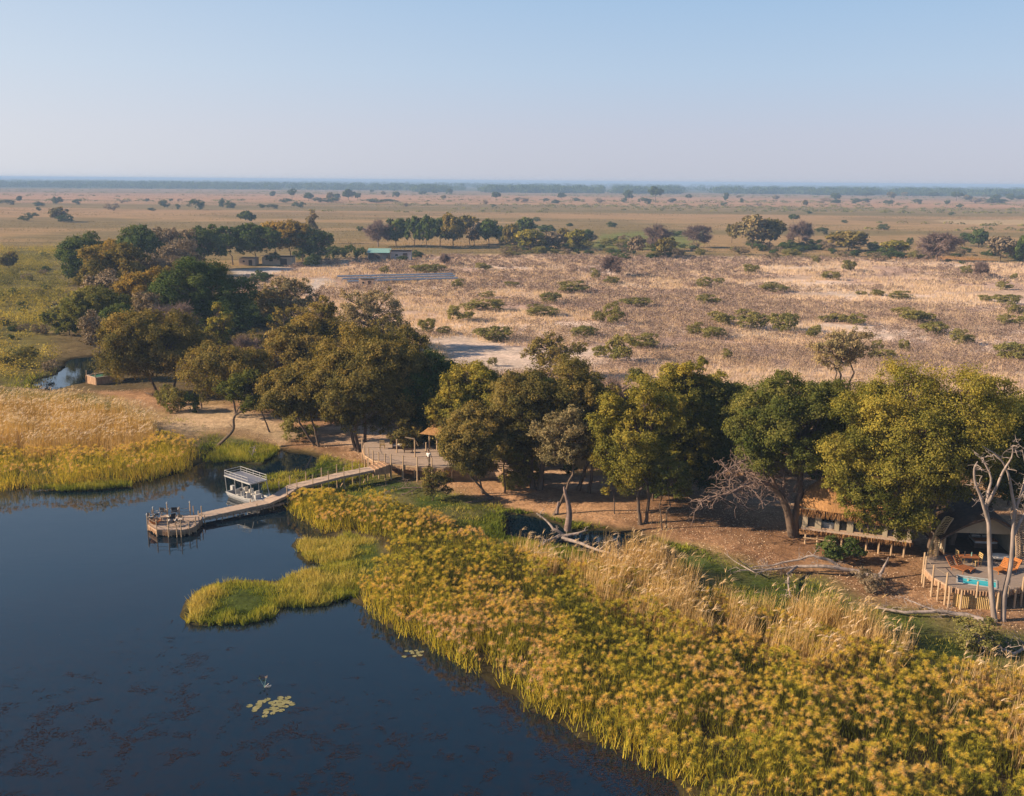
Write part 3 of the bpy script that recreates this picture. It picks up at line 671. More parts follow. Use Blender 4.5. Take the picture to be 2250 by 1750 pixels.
def crook(px, Y, r0, r1, T, sides=7, bz=None):
    """a limb traced through sightings at the distance Y (each entry x, y[, dY])"""
    P = [PY(q[0], q[1], Y + (q[2] if len(q) > 2 else 0)) for q in px]
    P = np.array([tuple(p) for p in P])
    t = np.linspace(0, len(P) - 1, (len(P) - 1) * 3 + 1); i = np.clip(t.astype(int), 0, len(P) - 2); f = (t - i)[:, None]
    p0 = P[np.clip(i - 1, 0, len(P) - 1)]; p1 = P[i]; p2 = P[i + 1]; p3 = P[np.clip(i + 2, 0, len(P) - 1)]
    C = 0.5 * (2 * p1 + (p2 - p0) * f + (2 * p0 - 5 * p1 + 4 * p2 - p3) * f ** 2 + (3 * p1 - p0 - 3 * p2 + p3) * f ** 3)
    T.add(C, np.linspace(r0, r1, len(C)), sides)
    return C
def sprays(T, C, rng, n, L, r, droop=0.1, side=None, gen=2):
    """fine twigs growing from the points of a limb"""
    for k in range(n):
        q = C[rng.integers(1, len(C))]; d = rng.normal(0, 1, 3); d[2] = d[2] * 0.6 + 0.25
        if side is not None: d += np.array(side)
        d /= np.linalg.norm(d); e = q + d * L * rng.uniform(0.5, 1.1)
        c = curve(q, e, rng, 5, wob=0.16, sag=droop); T.add(c, r * np.linspace(1, 0.35, 5), 4)
        if gen > 1: sprays(T, c, rng, 3, L * 0.55, r * 0.55, droop, side, gen - 1)
def dead(name, specs, mats, label, cat, rngseed, base_y, twig=None, parts=('trunk', 'branch')):
    """specs: first limb is the trunk, the others are branches, each a part"""
    rng = np.random.default_rng(rngseed); base = specs[0][0][0]
    root = thing(name, G(base[0], base[1], 0.5), label, cat)
    Minv = -np.array(root.location)
    for i, (px, r0, r1, ns, sl, sr) in enumerate(specs):
        ns = int(ns * (2.0 if name == 'bare_tree' else 1))
        T = Tubes(); C = crook(px, base_y, r0, r1, T)
        if ns: sprays(T, C, rng, ns, sl, sr, droop=twig or 0.1)
        T.V = [v + Minv for v in T.V]
        link(parts[0] if i == 0 else parts[1], T.mesh(parts[1], BARK if (name == 'bare_tree' and i == 0) else mats), root)
    return root
Yb = G(2122, 1325).y
dead('dead_tree', [([(2122, 1326), (2115, 1270), (2112, 1200), (2110, 1150), (2108, 1110), (2100, 1075)], 0.22, 0.12, 2, 0.8, 0.03),
                   ([(2108, 1112), (2092, 1060, -0.4), (2080, 1030, -0.5), (2078, 1000, -0.5), (2085, 985, -0.4)], 0.15, 0.04, 5, 1.6, 0.04),
                   ([(2103, 1090), (2108, 1050, 0.3), (2114, 1020, 0.5), (2098, 985, 0.6), (2080, 968, 0.6)], 0.13, 0.03, 5, 1.4, 0.035),
                   ([(2105, 1078), (2125, 1040, -0.3), (2140, 1005, -0.6), (2158, 975, -0.8), (2160, 950, -1)], 0.13, 0.03, 6, 1.5, 0.035),
                   ([(2140, 1326), (2142, 1270), (2155, 1210), (2160, 1150), (2162, 1110), (2168, 1080)], 0.21, 0.11, 2, 0.8, 0.03),
                   ([(2162, 1140), (2180, 1105, 0.3), (2200, 1075, 0.5), (2220, 1040, 0.7)], 0.13, 0.04, 4, 1.2, 0.03),
                   ([(2166, 1095), (2158, 1050, -0.2), (2150, 1010, -0.4), (2130, 975, -0.6), (2095, 952, -0.8)], 0.13, 0.03, 6, 1.4, 0.035),
                   ([(2168, 1082), (2182, 1040, 0), (2188, 1000, 0.3), (2180, 960, 0.4)], 0.11, 0.03, 5, 1.2, 0.03)],
     BARK_DEAD, 'tall bleached dead tree with twin bare trunks in front of the plunge pool', 'tree', 3, Yb)
Yg = G(1692, 1146).y
dead('bare_tree', [([(1690, 1146), (1684, 1110), (1676, 1080), (1660, 1050), (1640, 1030)], 0.42, 0.22, 2, 1, 0.04),
                   ([(1672, 1072), (1650, 1040, 0.8), (1620, 1010, 1.2), (1585, 1000, 1.5), (1550, 1020, 1.5)], 0.20, 0.05, 22, 2.4, 0.045),
                   ([(1660, 1050), (1640, 1005, -0.5), (1612, 980, -0.8), (1580, 985, -1), (1540, 1010, -1.2)], 0.18, 0.05, 22, 2.4, 0.045),
                   ([(1640, 1030), (1600, 1030, -1.5), (1560, 1050, -2), (1520, 1060, -2), (1490, 1075, -2)], 0.16, 0.04, 20, 2.2, 0.045),
                   ([(1668, 1062), (1672, 1015, 0.6), (1660, 985, 0.8), (1668, 958, 1)], 0.12, 0.03, 10, 1.8, 0.04),
                   ([(1690, 1050), (1712, 1010, 0.5), (1728, 975, 0.6), (1745, 995, 0.8)], 0.09, 0.03, 10, 1.6, 0.035),
                   ([(1645, 1035), (1610, 1015, 2.5), (1590, 980, 3), (1620, 965, 3)], 0.12, 0.03, 16, 2.2, 0.04)],
     BARK_TWIG, 'leafless spreading tree with a mass of fine drooping twigs left of the gnarled trunk', 'tree', 5, Yg, 0.35)
def fallen(name, specs, z0, mats, label, cat, seed):
    rng = np.random.default_rng(seed); b = specs[0][0][0]; root = thing(name, G(b[0], b[1], z0), label, cat); off = -np.array(root.location)
    for i, (px, r0, r1, ns, sl, sr) in enumerate(specs):
        P = np.array([tuple(G(x, y, z)) for x, y, z in px])
        t = np.linspace(0, len(P) - 1, (len(P) - 1) * 3 + 1); k = np.clip(t.astype(int), 0, len(P) - 2); f = (t - k)[:, None]
        f = f * f * (3 - 2 * f) * 0.4 + f * 0.6
        C = P[k] * (1 - f) + P[k + 1] * f + rng.normal(0, 0.03, (len(t), 3))
        T = Tubes(); T.add(C, np.linspace(r0, r1, len(C)), 7)
        if ns: sprays(T, C, rng, ns, sl, sr)
        T.V = [v + off for v in T.V]
        link('trunk' if i == 0 else 'branch', T.mesh('limb', mats), root)
fallen('fallen_tree', [([(1880, 1232, 0.8), (1820, 1218, 1.0), (1760, 1208, 1.4), (1700, 1208, 1.1), (1650, 1215, 0.9), (1580, 1216, 0.9)], 0.23, 0.05, 16, 1.4, 0.03),
                       ([(1800, 1216, 1.0), (1770, 1195, 1.7), (1735, 1185, 2.1), (1700, 1195, 1.6), (1650, 1205, 1.2), (1600, 1212, 0.9)], 0.16, 0.04, 10, 1.3, 0.035),
                       ([(1700, 1208, 1.1), (1680, 1225, 1.0), (1682, 1250, 0.9), (1684, 1275, 0.7)], 0.13, 0.04, 8, 1.1, 0.035),
                       ([(1875, 1230, 0.8), (1885, 1210, 1.4), (1895, 1190, 2.0)], 0.16, 0.05, 3, 0.6, 0.03),
                       ([(1650, 1214, 1.0), (1610, 1222, 1.0), (1570, 1200, 1.1), (1545, 1180, 1.0)], 0.07, 0.02, 8, 1.0, 0.03)],
       0.5, BARK_DEAD, 'long grey fallen tree with curling bare limbs in front of the thatched suite', 'fallen tree', 11)
fallen('fallen_tree', [([(2115, 1328, 0.75), (2060, 1312, 0.85), (2000, 1305, 0.95), (1930, 1306, 0.85), (1890, 1300, 0.8), (1870, 1296, 0.8)], 0.22, 0.05, 14, 1.3, 0.028),
                       ([(2000, 1305, 0.9), (1960, 1290, 1.2), (1935, 1278, 1.3), (1915, 1270, 1.2)], 0.08, 0.02, 6, 0.9, 0.03)],
       0.5, BARK_DEAD, 'straight grey fallen trunk lying below the plunge pool deck', 'fallen tree', 12)
fallen('fallen_branch', [([(2200, 1375, 0.7), (2160, 1395, 0.9), (2130, 1380, 1.2), (2100, 1362, 1.6), (2075, 1368, 1.2)], 0.12, 0.04, 12, 1.6, 0.045),
                         ([(2130, 1380, 1.2), (2110, 1385, 1.0), (2085, 1380, 0.9), (2062, 1370, 1.3)], 0.08, 0.03, 10, 1.2, 0.035),
                         ([(2100, 1362, 1.5), (2080, 1352, 1.9), (2062, 1362, 1.2)], 0.07, 0.02, 6, 1.0, 0.03)],
       0.5, BARK_DEAD, 'tangled white dead branch at the right edge in the green undergrowth', 'branch', 13)
fallen('driftwood', [([(1205, 1142, 0.2), (1180, 1128, 0.8), (1165, 1110, 1.3), (1145, 1095, 1.8)], 0.16, 0.05, 6, 0.9, 0.04),
                     ([(1195, 1145, 0.3), (1165, 1155, 0.5), (1145, 1170, 0.4)], 0.20, 0.06, 8, 0.9, 0.04),
                     ([(1195, 1145, 0.3), (1225, 1140, 0.5), (1255, 1130, 1.0)], 0.22, 0.05, 4, 0.7, 0.04),
                     ([(1200, 1148, 0.3), (1240, 1160, 0.4), (1280, 1175, 0.4), (1320, 1186, 0.6), (1335, 1190, 0.2)], 0.18, 0.05, 12, 1.1, 0.04),
                     ([(1280, 1172, 0.4), (1300, 1155, 1.1), (1320, 1145, 1.5)], 0.09, 0.03, 6, 0.9, 0.035)],
       0.2, BARK_DEAD, 'tangle of grey driftwood lying across the small pond', 'driftwood', 14)
fallen('fallen_branch', [([(925, 1042, 0.9), (880, 1040, 1.0), (845, 1044, 0.8), (815, 1050, 0.6)], 0.08, 0.03, 14, 1.3, 0.03),
                         ([(890, 1041, 0.9), (870, 1052, 0.7), (850, 1058, 0.5)], 0.05, 0.02, 8, 0.9, 0.025)],
       0.5, BARK_TWIG, 'fan of dry brushwood lying below the main deck', 'branch', 15)
fallen('fallen_log', [([(1052, 1062, 0.6), (1020, 1070, 0.5), (985, 1076, 0.4)], 0.18, 0.12, 3, 0.6, 0.03)], 0.5, BARK, 'dark log lying in the green bank below the leaning tree', 'log', 16)
fallen('fallen_branch', [([(310, 838, 0.7), (335, 845, 0.8), (350, 852, 0.6)], 0.09, 0.05, 6, 1.2, 0.04)], 0.5, BARK, 'dark forked branch lying on the bare soil by the large feathery tree', 'branch', 17)
Ys = G(1212, 1130).y
dead('dead_snag', [([(1210, 1132), (1214, 1100), (1212, 1075), (1205, 1050), (1203, 1038)], 0.36, 0.07, 0, 1, 0.02), ([(1188, 1095), (1190, 1080), (1192, 1070)], 0.16, 0.10, 0, 1, 0.02)], BARK_TWIG, 'standing pointed dead snag rising from the pond edge', 'tree stump', 18, Ys)
Yt = G(470, 950).y
dead('dead_tree', [([(460, 955), (485, 932), (498, 915), (498, 895), (503, 885), (516, 878)], 0.20, 0.10, 2, 0.6, 0.03), ([(500, 892), (508, 872), (512, 868)], 0.10, 0.04, 3, 0.5, 0.03), ([(496, 912), (490, 905)], 0.05, 0.03, 0, 1, 0.02)],
     BARK, 'bent dead trunk leaning over the green bank at the head of the lagoon', 'tree', 19, Yt)
fallen('driftwood', [([(535, 978, 0.2), (540, 965, 0.9), (545, 950, 1.4)], 0.08, 0.03, 8, 0.8, 0.03)], 0.2, BARK_DEAD, 'small pale driftwood sticking out of the green mat at the head of the lagoon', 'driftwood', 20)
# ------------------------------------------------------------------ ground cover that nobody could count
def scatter(poly, spacing, seed, z=0.3, rmax=None):
    """jittered grid of points inside a world polygon"""
    rng = np.random.default_rng(seed)
    xs = [p[0] for p in poly]; ys = [p[1] for p in poly]
    gx, gy = np.meshgrid(np.arange(min(xs), max(xs), spacing), np.arange(min(ys), max(ys), spacing))
    x = gx.ravel() + rng.uniform(-0.5, 0.5, gx.size) * spacing; y = gy.ravel() + rng.uniform(-0.5, 0.5, gx.size) * spacing
    k = inside(x, y, poly) & (y > 20) & (np.abs(x) < 0.62 * y + 12)
    return x[k], y[k], rng
def out_of_water(x, y, m=0.0):
    d = np.full(x.shape, -99.0)
    for p in WATERS: d = np.maximum(d, sdist(x, y, p))
    return d < -m
def blades(bx, by, bz, L, lean_dir, lean, wid, tint, rng, droop=0.3, segs=2, tiptint=0.0):
    """thin tapering blades as bent strips; every argument an array over blades"""
    n = len(bx)
    d = np.stack([np.cos(lean_dir), np.sin(lean_dir), np.zeros(n)], 1)
    side = np.stack([-np.sin(lean_dir), np.cos(lean_dir), np.zeros(n)], 1)
    rot = rng.uniform(0, math.pi, n)
    side = side * np.cos(rot)[:, None] + d * np.sin(rot)[:, None]
    P = []; T = []
    for s in range(segs + 1):
        t = s / segs
        hor = L * (np.sin(lean) * t + droop * t * t * np.sin(lean)); ver = L * (np.cos(lean) * t) - L * droop * 0.35 * t ** 3 * np.sin(lean)
        c = np.stack([bx, by, bz], 1) + d * hor[:, None] + np.array([0, 0, 1]) * ver[:, None]
        wd = (wid * (1 - 0.85 * t ** 1.5))[:, None] * side * 0.5
        P += [c - wd, c + wd]; T += [tint + tiptint * t] * 2
    V = np.stack(P, 1).reshape(-1, 3); T = np.stack(T, 1).reshape(-1)
    k = 2 * (segs + 1); base = (np.arange(n) * k)[:, None]
    F = np.concatenate([np.stack([base[:, 0] + 2 * s, base[:, 0] + 2 * s + 1, base[:, 0] + 2 * s + 3, base[:, 0] + 2 * s + 2], 1) for s in range(segs)])
    return V, F, T
def merge(parts):
    V, F, T, n = [], [], [], 0
    for v, f, t in parts: V.append(v); F.append(f + n); T.append(t); n += len(v)
    return np.vstack(V), np.vstack(F), np.concatenate(T)
def stuff(name, parts, m, mi=None):
    V, F, T = merge(parts)
    return link(name, mesh_np(name, V, F, [m], {'tint': T}), kind='stuff')

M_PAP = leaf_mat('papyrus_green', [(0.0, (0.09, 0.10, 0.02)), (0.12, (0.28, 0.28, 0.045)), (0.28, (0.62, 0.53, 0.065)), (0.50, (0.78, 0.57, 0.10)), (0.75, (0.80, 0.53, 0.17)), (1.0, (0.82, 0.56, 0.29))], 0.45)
M_SEDGE = leaf_mat('sedge_green', [(0.0, (0.05, 0.08, 0.012)), (0.3, (0.17, 0.22, 0.03)), (0.6, (0.40, 0.38, 0.06)), (1.0, (0.58, 0.46, 0.13))], 0.4)
M_REED = leaf_mat('reed_straw', [(0.0, (0.14, 0.12, 0.03)), (0.3, (0.38, 0.26, 0.08)), (0.6, (0.64, 0.43, 0.17)), (0.85, (0.74, 0.55, 0.33)), (1.0, (0.80, 0.66, 0.52))], 0.35)
M_STRAW = leaf_mat('dry_grass', [(0.0, (0.32, 0.23, 0.16)), (0.5, (0.65, 0.485, 0.33)), (1.0, (0.78, 0.61, 0.46))], 0.3)
M_SCRUB = leaf_mat('grey_scrub_twigs', [(0.0, (0.18, 0.13, 0.105)), (0.5, (0.29, 0.21, 0.175)), (1.0, (0.48, 0.365, 0.30))], 0.2)

def heads(x, y, z, rad, tint, rng, nb):
    """papyrus mops: thin rays fanning up and out of the stem top, drooping at the tips"""
    n = len(x); i = np.repeat(np.arange(n), nb)
    a = rng.uniform(0, 2 * math.pi, n * nb); el = np.arccos(rng.uniform(-0.45, 1, n * nb)) 
    return blades(x[i], y[i], z[i], rad[i] * rng.uniform(0.75, 1.06, n * nb), a, el, 0.010 + rad[i] * 0.055, tint[i] + rng.normal(0, 0.08, n * nb), rng, droop=0.15, segs=1, tiptint=0.14)
def papyrus(name, poly_px, spacing, hmin, hmax, seed, nb=84, rad=(0.13, 0.28), edge=None, tbase=0.25):
    poly = wpoly(poly_px, 0.3)
    x, y, rng = scatter(poly, spacing, seed)
    hn = 0.55 * fbm(x, y, 5.0, seed + 3, 3) + 0.45 * np.clip((fbm(x, y, 1.9, seed + 4, 2) - 0.5) * 1.8 + 0.5, 0, 1); de = sdist(x, y, poly)
    wat = np.full(x.shape, -99.0)
    for p in WATERS: wat = np.maximum(wat, sdist(x, y, p))
    h = hmin + (hmax - hmin) * (-0.05 + 1.5 * np.clip(hn, 0, 1) ** 1.3) * np.clip(0.30 + 0.30 * de, 0.22, 1) * rng.uniform(0.72, 1.1, len(x))
    keep = ((hn > 0.39) | (rng.random(len(x)) < 0.18)) & (de > 2.6 * (fbm(x, y, 1.6, seed + 31, 3) - 0.42))
    x, y, h, wat = x[keep], y[keep], h[keep], wat[keep]
    patch = fbm(x, y, 6.5, seed + 9, 3); fine = rng.random(len(x))
    edgef = np.clip(1 - (-wat) / 9.0, 0, 1)
    tint = tbase + 0.02 + 0.75 * np.clip((patch - 0.42) * 2.2, -0.08, 0.5) + 0.42 * edgef * np.clip(2.2 * fbm(x, y, 4.0, seed + 21, 3) - 0.55, 0, 1) + 0.34 * (fine - 0.4) + np.where(rng.random(len(x)) < 0.18, 0.25, 0) - np.where(rng.random(len(x)) < 0.14, 0.5, 0)
    lean = rng.uniform(0, 0.16, len(x)) + edgef * 0.10; la = rng.uniform(0, 2 * math.pi, len(x))
    z0 = np.full(len(x), 0.05)
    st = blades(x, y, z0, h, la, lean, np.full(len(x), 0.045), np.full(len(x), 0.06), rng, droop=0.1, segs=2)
    tx = x + np.cos(la) * np.sin(lean) * h * 1.1; ty = y + np.sin(la) * np.sin(lean) * h * 1.1; tz = z0 + h * np.cos(lean) - 0.03
    r = rng.uniform(rad[0], rad[1], len(x))
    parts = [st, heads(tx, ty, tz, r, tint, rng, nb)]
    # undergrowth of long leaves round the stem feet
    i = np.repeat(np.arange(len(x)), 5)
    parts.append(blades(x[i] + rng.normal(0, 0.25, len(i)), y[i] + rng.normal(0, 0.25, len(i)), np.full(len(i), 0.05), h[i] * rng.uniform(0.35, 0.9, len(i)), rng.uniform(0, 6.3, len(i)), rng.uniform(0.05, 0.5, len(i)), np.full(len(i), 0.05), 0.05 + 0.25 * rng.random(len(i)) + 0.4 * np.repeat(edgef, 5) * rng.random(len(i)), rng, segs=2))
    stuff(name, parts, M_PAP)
papyrus('papyrus_bed', PAPYRUS_R, 0.335, 1.1, 3.1, 5, tbase=0.20)
PAP_L = [(-300, 1046), (-300, 985), (0, 975), (100, 975), (230, 985), (300, 975), (330, 950), (395, 958), (432, 972), (415, 994), (370, 1014), (260, 1033), (150, 1038), (0, 1044)]
papyrus('papyrus_bed', PAP_L, 0.42, 1.6, 3.2, 15, nb=50, rad=(0.18, 0.34), tbase=0.10)

def reeds(name, poly_px, spacing, seed, hmin, hmax, plume=0.7, tb=0.45, clumpy=0.5, lean0=0.18, m=None, ptint=0.66):
    poly = wpoly(poly_px, 0.3)
    x, y, rng = scatter(poly, spacing, seed)
    cl = fbm(x, y, 3.0, seed, 3); k = cl > (0.30 + 0.28 * clumpy) * rng.uniform(0.8, 1.1, len(x))
    x, y, cl = x[k], y[k], cl[k]; n = len(x)
    h = hmin + (hmax - hmin) * np.clip(cl * 1.3 * rng.uniform(0.7, 1.15, n), 0.1, 1)
    wind = -0.15 + rng.normal(0, 0.7, n)       # plumes bow to the left, away from the breeze
    lean = np.abs(rng.normal(lean0 * 0.6, 0.07, n))
    i = np.repeat(np.arange(n), 6); j = rng.normal(0, 0.14, (2, len(i)))
    parts = [blades(x[i] + j[0], y[i] + j[1], np.full(len(i), 0.1), h[i] * rng.uniform(0.55, 1.0, len(i)), wind[i] + rng.normal(0, 0.6, len(i)), lean[i] * rng.uniform(0.5, 1.6, len(i)), np.full(len(i), 0.045), tb - 0.16 + 0.42 * rng.random(len(i)), rng, droop=0.35, segs=3, tiptint=0.1)]
    if plume:
        k = rng.random(n) < plume; xx, yy, hh, ww, ll = x[k], y[k], h[k], wind[k], lean[k]
        sx = xx + np.cos(ww) * np.sin(ll) * hh * 1.15; sy = yy + np.sin(ww) * np.sin(ll) * hh * 1.15; sz = 0.1 + hh * np.cos(ll) - 0.1 * hh * np.sin(ll)
        q = len(xx); st = blades(xx, yy, np.full(q, 0.1), hh * 1.02, ww, ll, np.full(q, 0.035), np.full(q, tb), rng, droop=0.15, segs=2)
        parts.append(st)
        i = np.repeat(np.arange(q), 4)
        parts.append(blades(sx[i], sy[i], sz[i] - 0.1, rng.uniform(0.28, 0.5, len(i)), ww[i] + rng.normal(0, 0.22, len(i)), rng.uniform(0.35, 1.15, len(i)), np.full(len(i), 0.055), ptint + 0.3 * rng.random(len(i)), rng, droop=0.8, segs=2))
    stuff(name, parts, m or M_REED)
reeds('tall_reeds', REED_L, 0.42, 25, 1.8, 4.2, plume=0.95, tb=0.48, clumpy=0.15, ptint=0.85)
for k, (poly, hm, cl_) in enumerate([
    ([(1195, 1235), (1290, 1225), (1420, 1235), (1490, 1265), (1560, 1330), (1500, 1400), (1380, 1370), (1260, 1320)], 3.6, 0.55),
    ([(1340, 1215), (1395, 1210), (1415, 1235), (1370, 1262), (1335, 1245)], 3.9, 0.0),
    ([(1560, 1310), (1660, 1320), (1740, 1330), (1850, 1380), (1930, 1400), (1900, 1480), (1750, 1470), (1620, 1420), (1540, 1360)], 3.4, 0.55),
    ([(1690, 1365), (1750, 1350), (1835, 1352), (1850, 1385), (1780, 1400), (1700, 1395)], 4.6, 0.0),
    ([(1875, 1395), (1935, 1390), (1945, 1420), (1890, 1428)], 4.0, 0.0),
    ([(2020, 1500), (2080, 1480), (2184, 1510), (2260, 1600), (2184, 1680), (2100, 1600), (2000, 1560)], 3.8, 0.6),
    ([(1100, 1190), (1160, 1200), (1190, 1250), (1130, 1250)], 2.6, 0.55)]):
    reeds('tall_reeds', poly, 0.30, 40 + k, 1.9, hm + 0.7, plume=0.30, tb=0.50, clumpy=cl_, lean0=0.24)

def grass(name, poly_px, spacing, seed, h, m, tb, nb=5, lean=0.5, wide=0.06, zz=0.15, patch=0.5, avoid=None, wet=True, thin=0.0):
    poly = wpoly(poly_px, 0.3)
    x, y, rng = scatter(poly, spacing, seed)
    if not wet:
        k = out_of_water(x, y, 0.2); x, y = x[k], y[k]
    c = fbm(x, y, 4.0, seed, 3); 
    de_ = sdist(x, y, poly); k = de_ > 1.5 * (fbm(x, y, 1.3, seed + 8, 3) - 0.40); x, y, c = x[k], y[k], c[k]
    if thin: k = c > thin; x, y, c = x[k], y[k], c[k]
    for a in (avoid or []):
        k = ~inside(x, y, wpoly(a, 0.3)); x, y, c = x[k], y[k], c[k]
    i = np.repeat(np.arange(len(x)), nb); n = len(i)
    t = tb + patch * (c[i] - 0.5) * 1.6 + rng.normal(0, 0.1, n)
    c2 = fbm(x, y, 1.1, seed + 5, 2); t = t + 0.55 * (c2[i] - 0.5)
    hh = h * (0.25 + 0.7 * c[i] + 0.8 * np.clip(c2[i] - 0.2, 0, 1)) * rng.uniform(0.5, 1.25, n)
    stuff(name, [blades(x[i] + rng.normal(0, spacing * 0.35, n), y[i] + rng.normal(0, spacing * 0.35, n), np.full(n, zz), hh, rng.uniform(0, 6.3, n), np.abs(rng.normal(lean * 0.6, lean * 0.4, n)), np.full(n, wide), t, rng, segs=2, tiptint=0.15)], m)
grass('sedge_mat', SEDGE, 0.17, 61, 0.72, M_SEDGE, 0.36, nb=6, lean=0.45, wide=0.07, zz=-0.02, patch=0.9)
grass('bank_grass', GREENBANK, 0.33, 62, 0.5, M_SEDGE, 0.14, nb=7, lean=1.0, wide=0.10, patch=1.2, wet=False, thin=0.36)
SEDGE_BACK = [(850, 1060), (960, 1070), (1060, 1095), (1080, 1130), (1150, 1150), (1230, 1165), (1330, 1200), (1450, 1215), (1600, 1260), (1700, 1330), (1520, 1290), (1350, 1255), (1180, 1230), (1060, 1185), (980, 1140), (880, 1110), (790, 1085)]
grass('bank_grass', SEDGE_BACK, 0.24, 63, 0.55, M_SEDGE, 0.30, nb=7, lean=0.5, patch=0.7, wet=False)
grass('marsh_fringe', [(556, 1030), (640, 1022), (700, 1018), (760, 985), (820, 1008), (760, 1022), (700, 1034), (620, 1040), (560, 1042)], 0.28, 64, 0.6, M_SEDGE, 0.42, nb=7)
grass('marsh_fringe', [(60, 1042), (130, 1034), (270, 1028), (290, 1036), (150, 1046)], 0.22, 65, 0.7, M_SEDGE, 0.4, nb=7)
grass('marsh_fringe', [(430, 985), (470, 950), (540, 945), (600, 960), (560, 985), (500, 985)], 0.30, 66, 0.8, M_SEDGE, 0.25, nb=7)
grass('water_plants', [(1080, 1150), (1100, 1080), (1200, 1105), (1330, 1128), (1450, 1158), (1470, 1200), (1400, 1170), (1330, 1140), (1230, 1135), (1190, 1120), (1120, 1102)], 0.3, 67, 0.32, M_SEDGE, 0.28, nb=7, lean=1.3, wide=0.14, wet=False)
grass('marsh_grass', [(200, 842), (260, 850), (330, 890), (420, 900), (470, 930), (430, 970), (345, 940), (325, 905), (265, 872)], 0.55, 68, 0.7, M_SEDGE, 0.2, nb=7, wide=0.09)
grass('marsh_grass', [(-300, 828), (-300, 790), (0, 792), (60, 800), (130, 782), (150, 800), (110, 815), (80, 830)], 0.8, 69, 0.7, M_SEDGE, 0.3, nb=6, wide=0.12, wet=False)
# leaf litter under the wood: fallen leaves lying flat
def litter():
    x, y, rng = scatter(wpoly(WOODFLOOR, 0.5), 0.42, 77)
    k = out_of_water(x, y, 1.5) & (rng.random(len(x)) < 0.8); x, y = x[k], y[k]
    c = fbm(x, y, 5, 78, 3); k = c > 0.42; x, y = x[k], y[k]
    i = np.repeat(np.arange(len(x)), 3); n = len(i)
    C = np.stack([x[i] + rng.normal(0, 0.4, n), y[i] + rng.normal(0, 0.4, n), np.full(n, 0.60)], 1)
    nn = rng.normal(0, 0.35, (n, 3)) + np.array([0, 0, 1])
    V, F = leaf_quads(C, nn, 0.13, rng)
    stuff('fallen_leaves', [(V, F, np.repeat(rng.uniform(0.1, 0.9, n), 4))], M_STRAW)
litter()

# the dry plain: tussocks and grey scrub, thinning with distance
def plain():
    poly = wpoly(SAVANNA, 0.5)
    sand = [wpoly(p, 0.5) for p in (SAND1, SAND2, SAND3)]
    V = []
    rng = np.random.default_rng(90)
    # sample so that density falls with distance
    n = 90000
    d = 100 * (6.0 ** rng.random(n)) ; a = rng.uniform(-0.68, 0.68, n)
    x = d * a; y = d
    k = inside(x, y, poly)
    for s in sand: k &= (sdist(x, y, s) < 1.5)
    k &= ~(fbm(x, y, 16, 92, 3) < 0.36)
    x, y = x[k], y[k]
    nb = 8; i = np.repeat(np.arange(len(x)), nb); m = len(i)
    sz = np.clip(y[i] / 150.0, 0.8, 2.2)
    T = 0.35 + 0.5 * (fbm(x, y, 9, 93, 3)[i]) + rng.normal(0, 0.13, m) - 0.1
    b = blades(x[i] + rng.normal(0, 0.35, m) * sz, y[i] + rng.normal(0, 0.35, m) * sz, np.full(m, 0.45), rng.uniform(0.35, 0.95, m) * sz ** 0.35, rng.uniform(0, 6.3, m), np.abs(rng.normal(0.35, 0.25, m)), 0.07 * sz, T * 0.5 + 0.32, rng, segs=1, tiptint=0.1)
    stuff('dry_grass', [b], M_STRAW)
    n = 46000
    d = 105 * (5.2 ** rng.random(n)); a = rng.uniform(-0.68, 0.68, n); x = d * a; y = d
    k = inside(x, y, poly)
    for s in sand: k &= (sdist(x, y, s) < 1.0)
    k &= (fbm(x * 0.6, y, 20, 95, 3) + rng.uniform(-0.12, 0.12, n) > 0.51)
    x, y = x[k], y[k]
    nb = 34; i = np.repeat(np.arange(len(x)), nb); m = len(i)
    rr = rng.uniform(0.6, 1.6, len(x))[i]
    off = rng.normal(0, 1, (m, 3)); off /= np.linalg.norm(off, axis=1)[:, None]; off *= (rng.uniform(0.2, 1, m) ** 0.5)[:, None]
    C = np.stack([x[i] + off[:, 0] * rr * 1.2, y[i] + off[:, 1] * rr * 1.2, 0.45 + (off[:, 2] * 0.5 + 0.5) * rr * 1.15], 1)
    V_, F_ = leaf_quads(C, off + rng.normal(0, 0.6, (m, 3)), 0.34, rng, 0.35)
    V_ = V_.reshape(m, 4, 3); s = np.clip(C[:, 1] / 200, 0.8, 2.0)
    V_ = (C[:, None, :] + (V_ - C[:, None, :]) * s[:, None, None]).reshape(-1, 3)
    stuff('dry_scrub', [(V_, F_, np.repeat(0.3 + 0.3 * rng.random(len(x))[i] + rng.normal(0, 0.12, m), 4))], M_SCRUB)
plain()
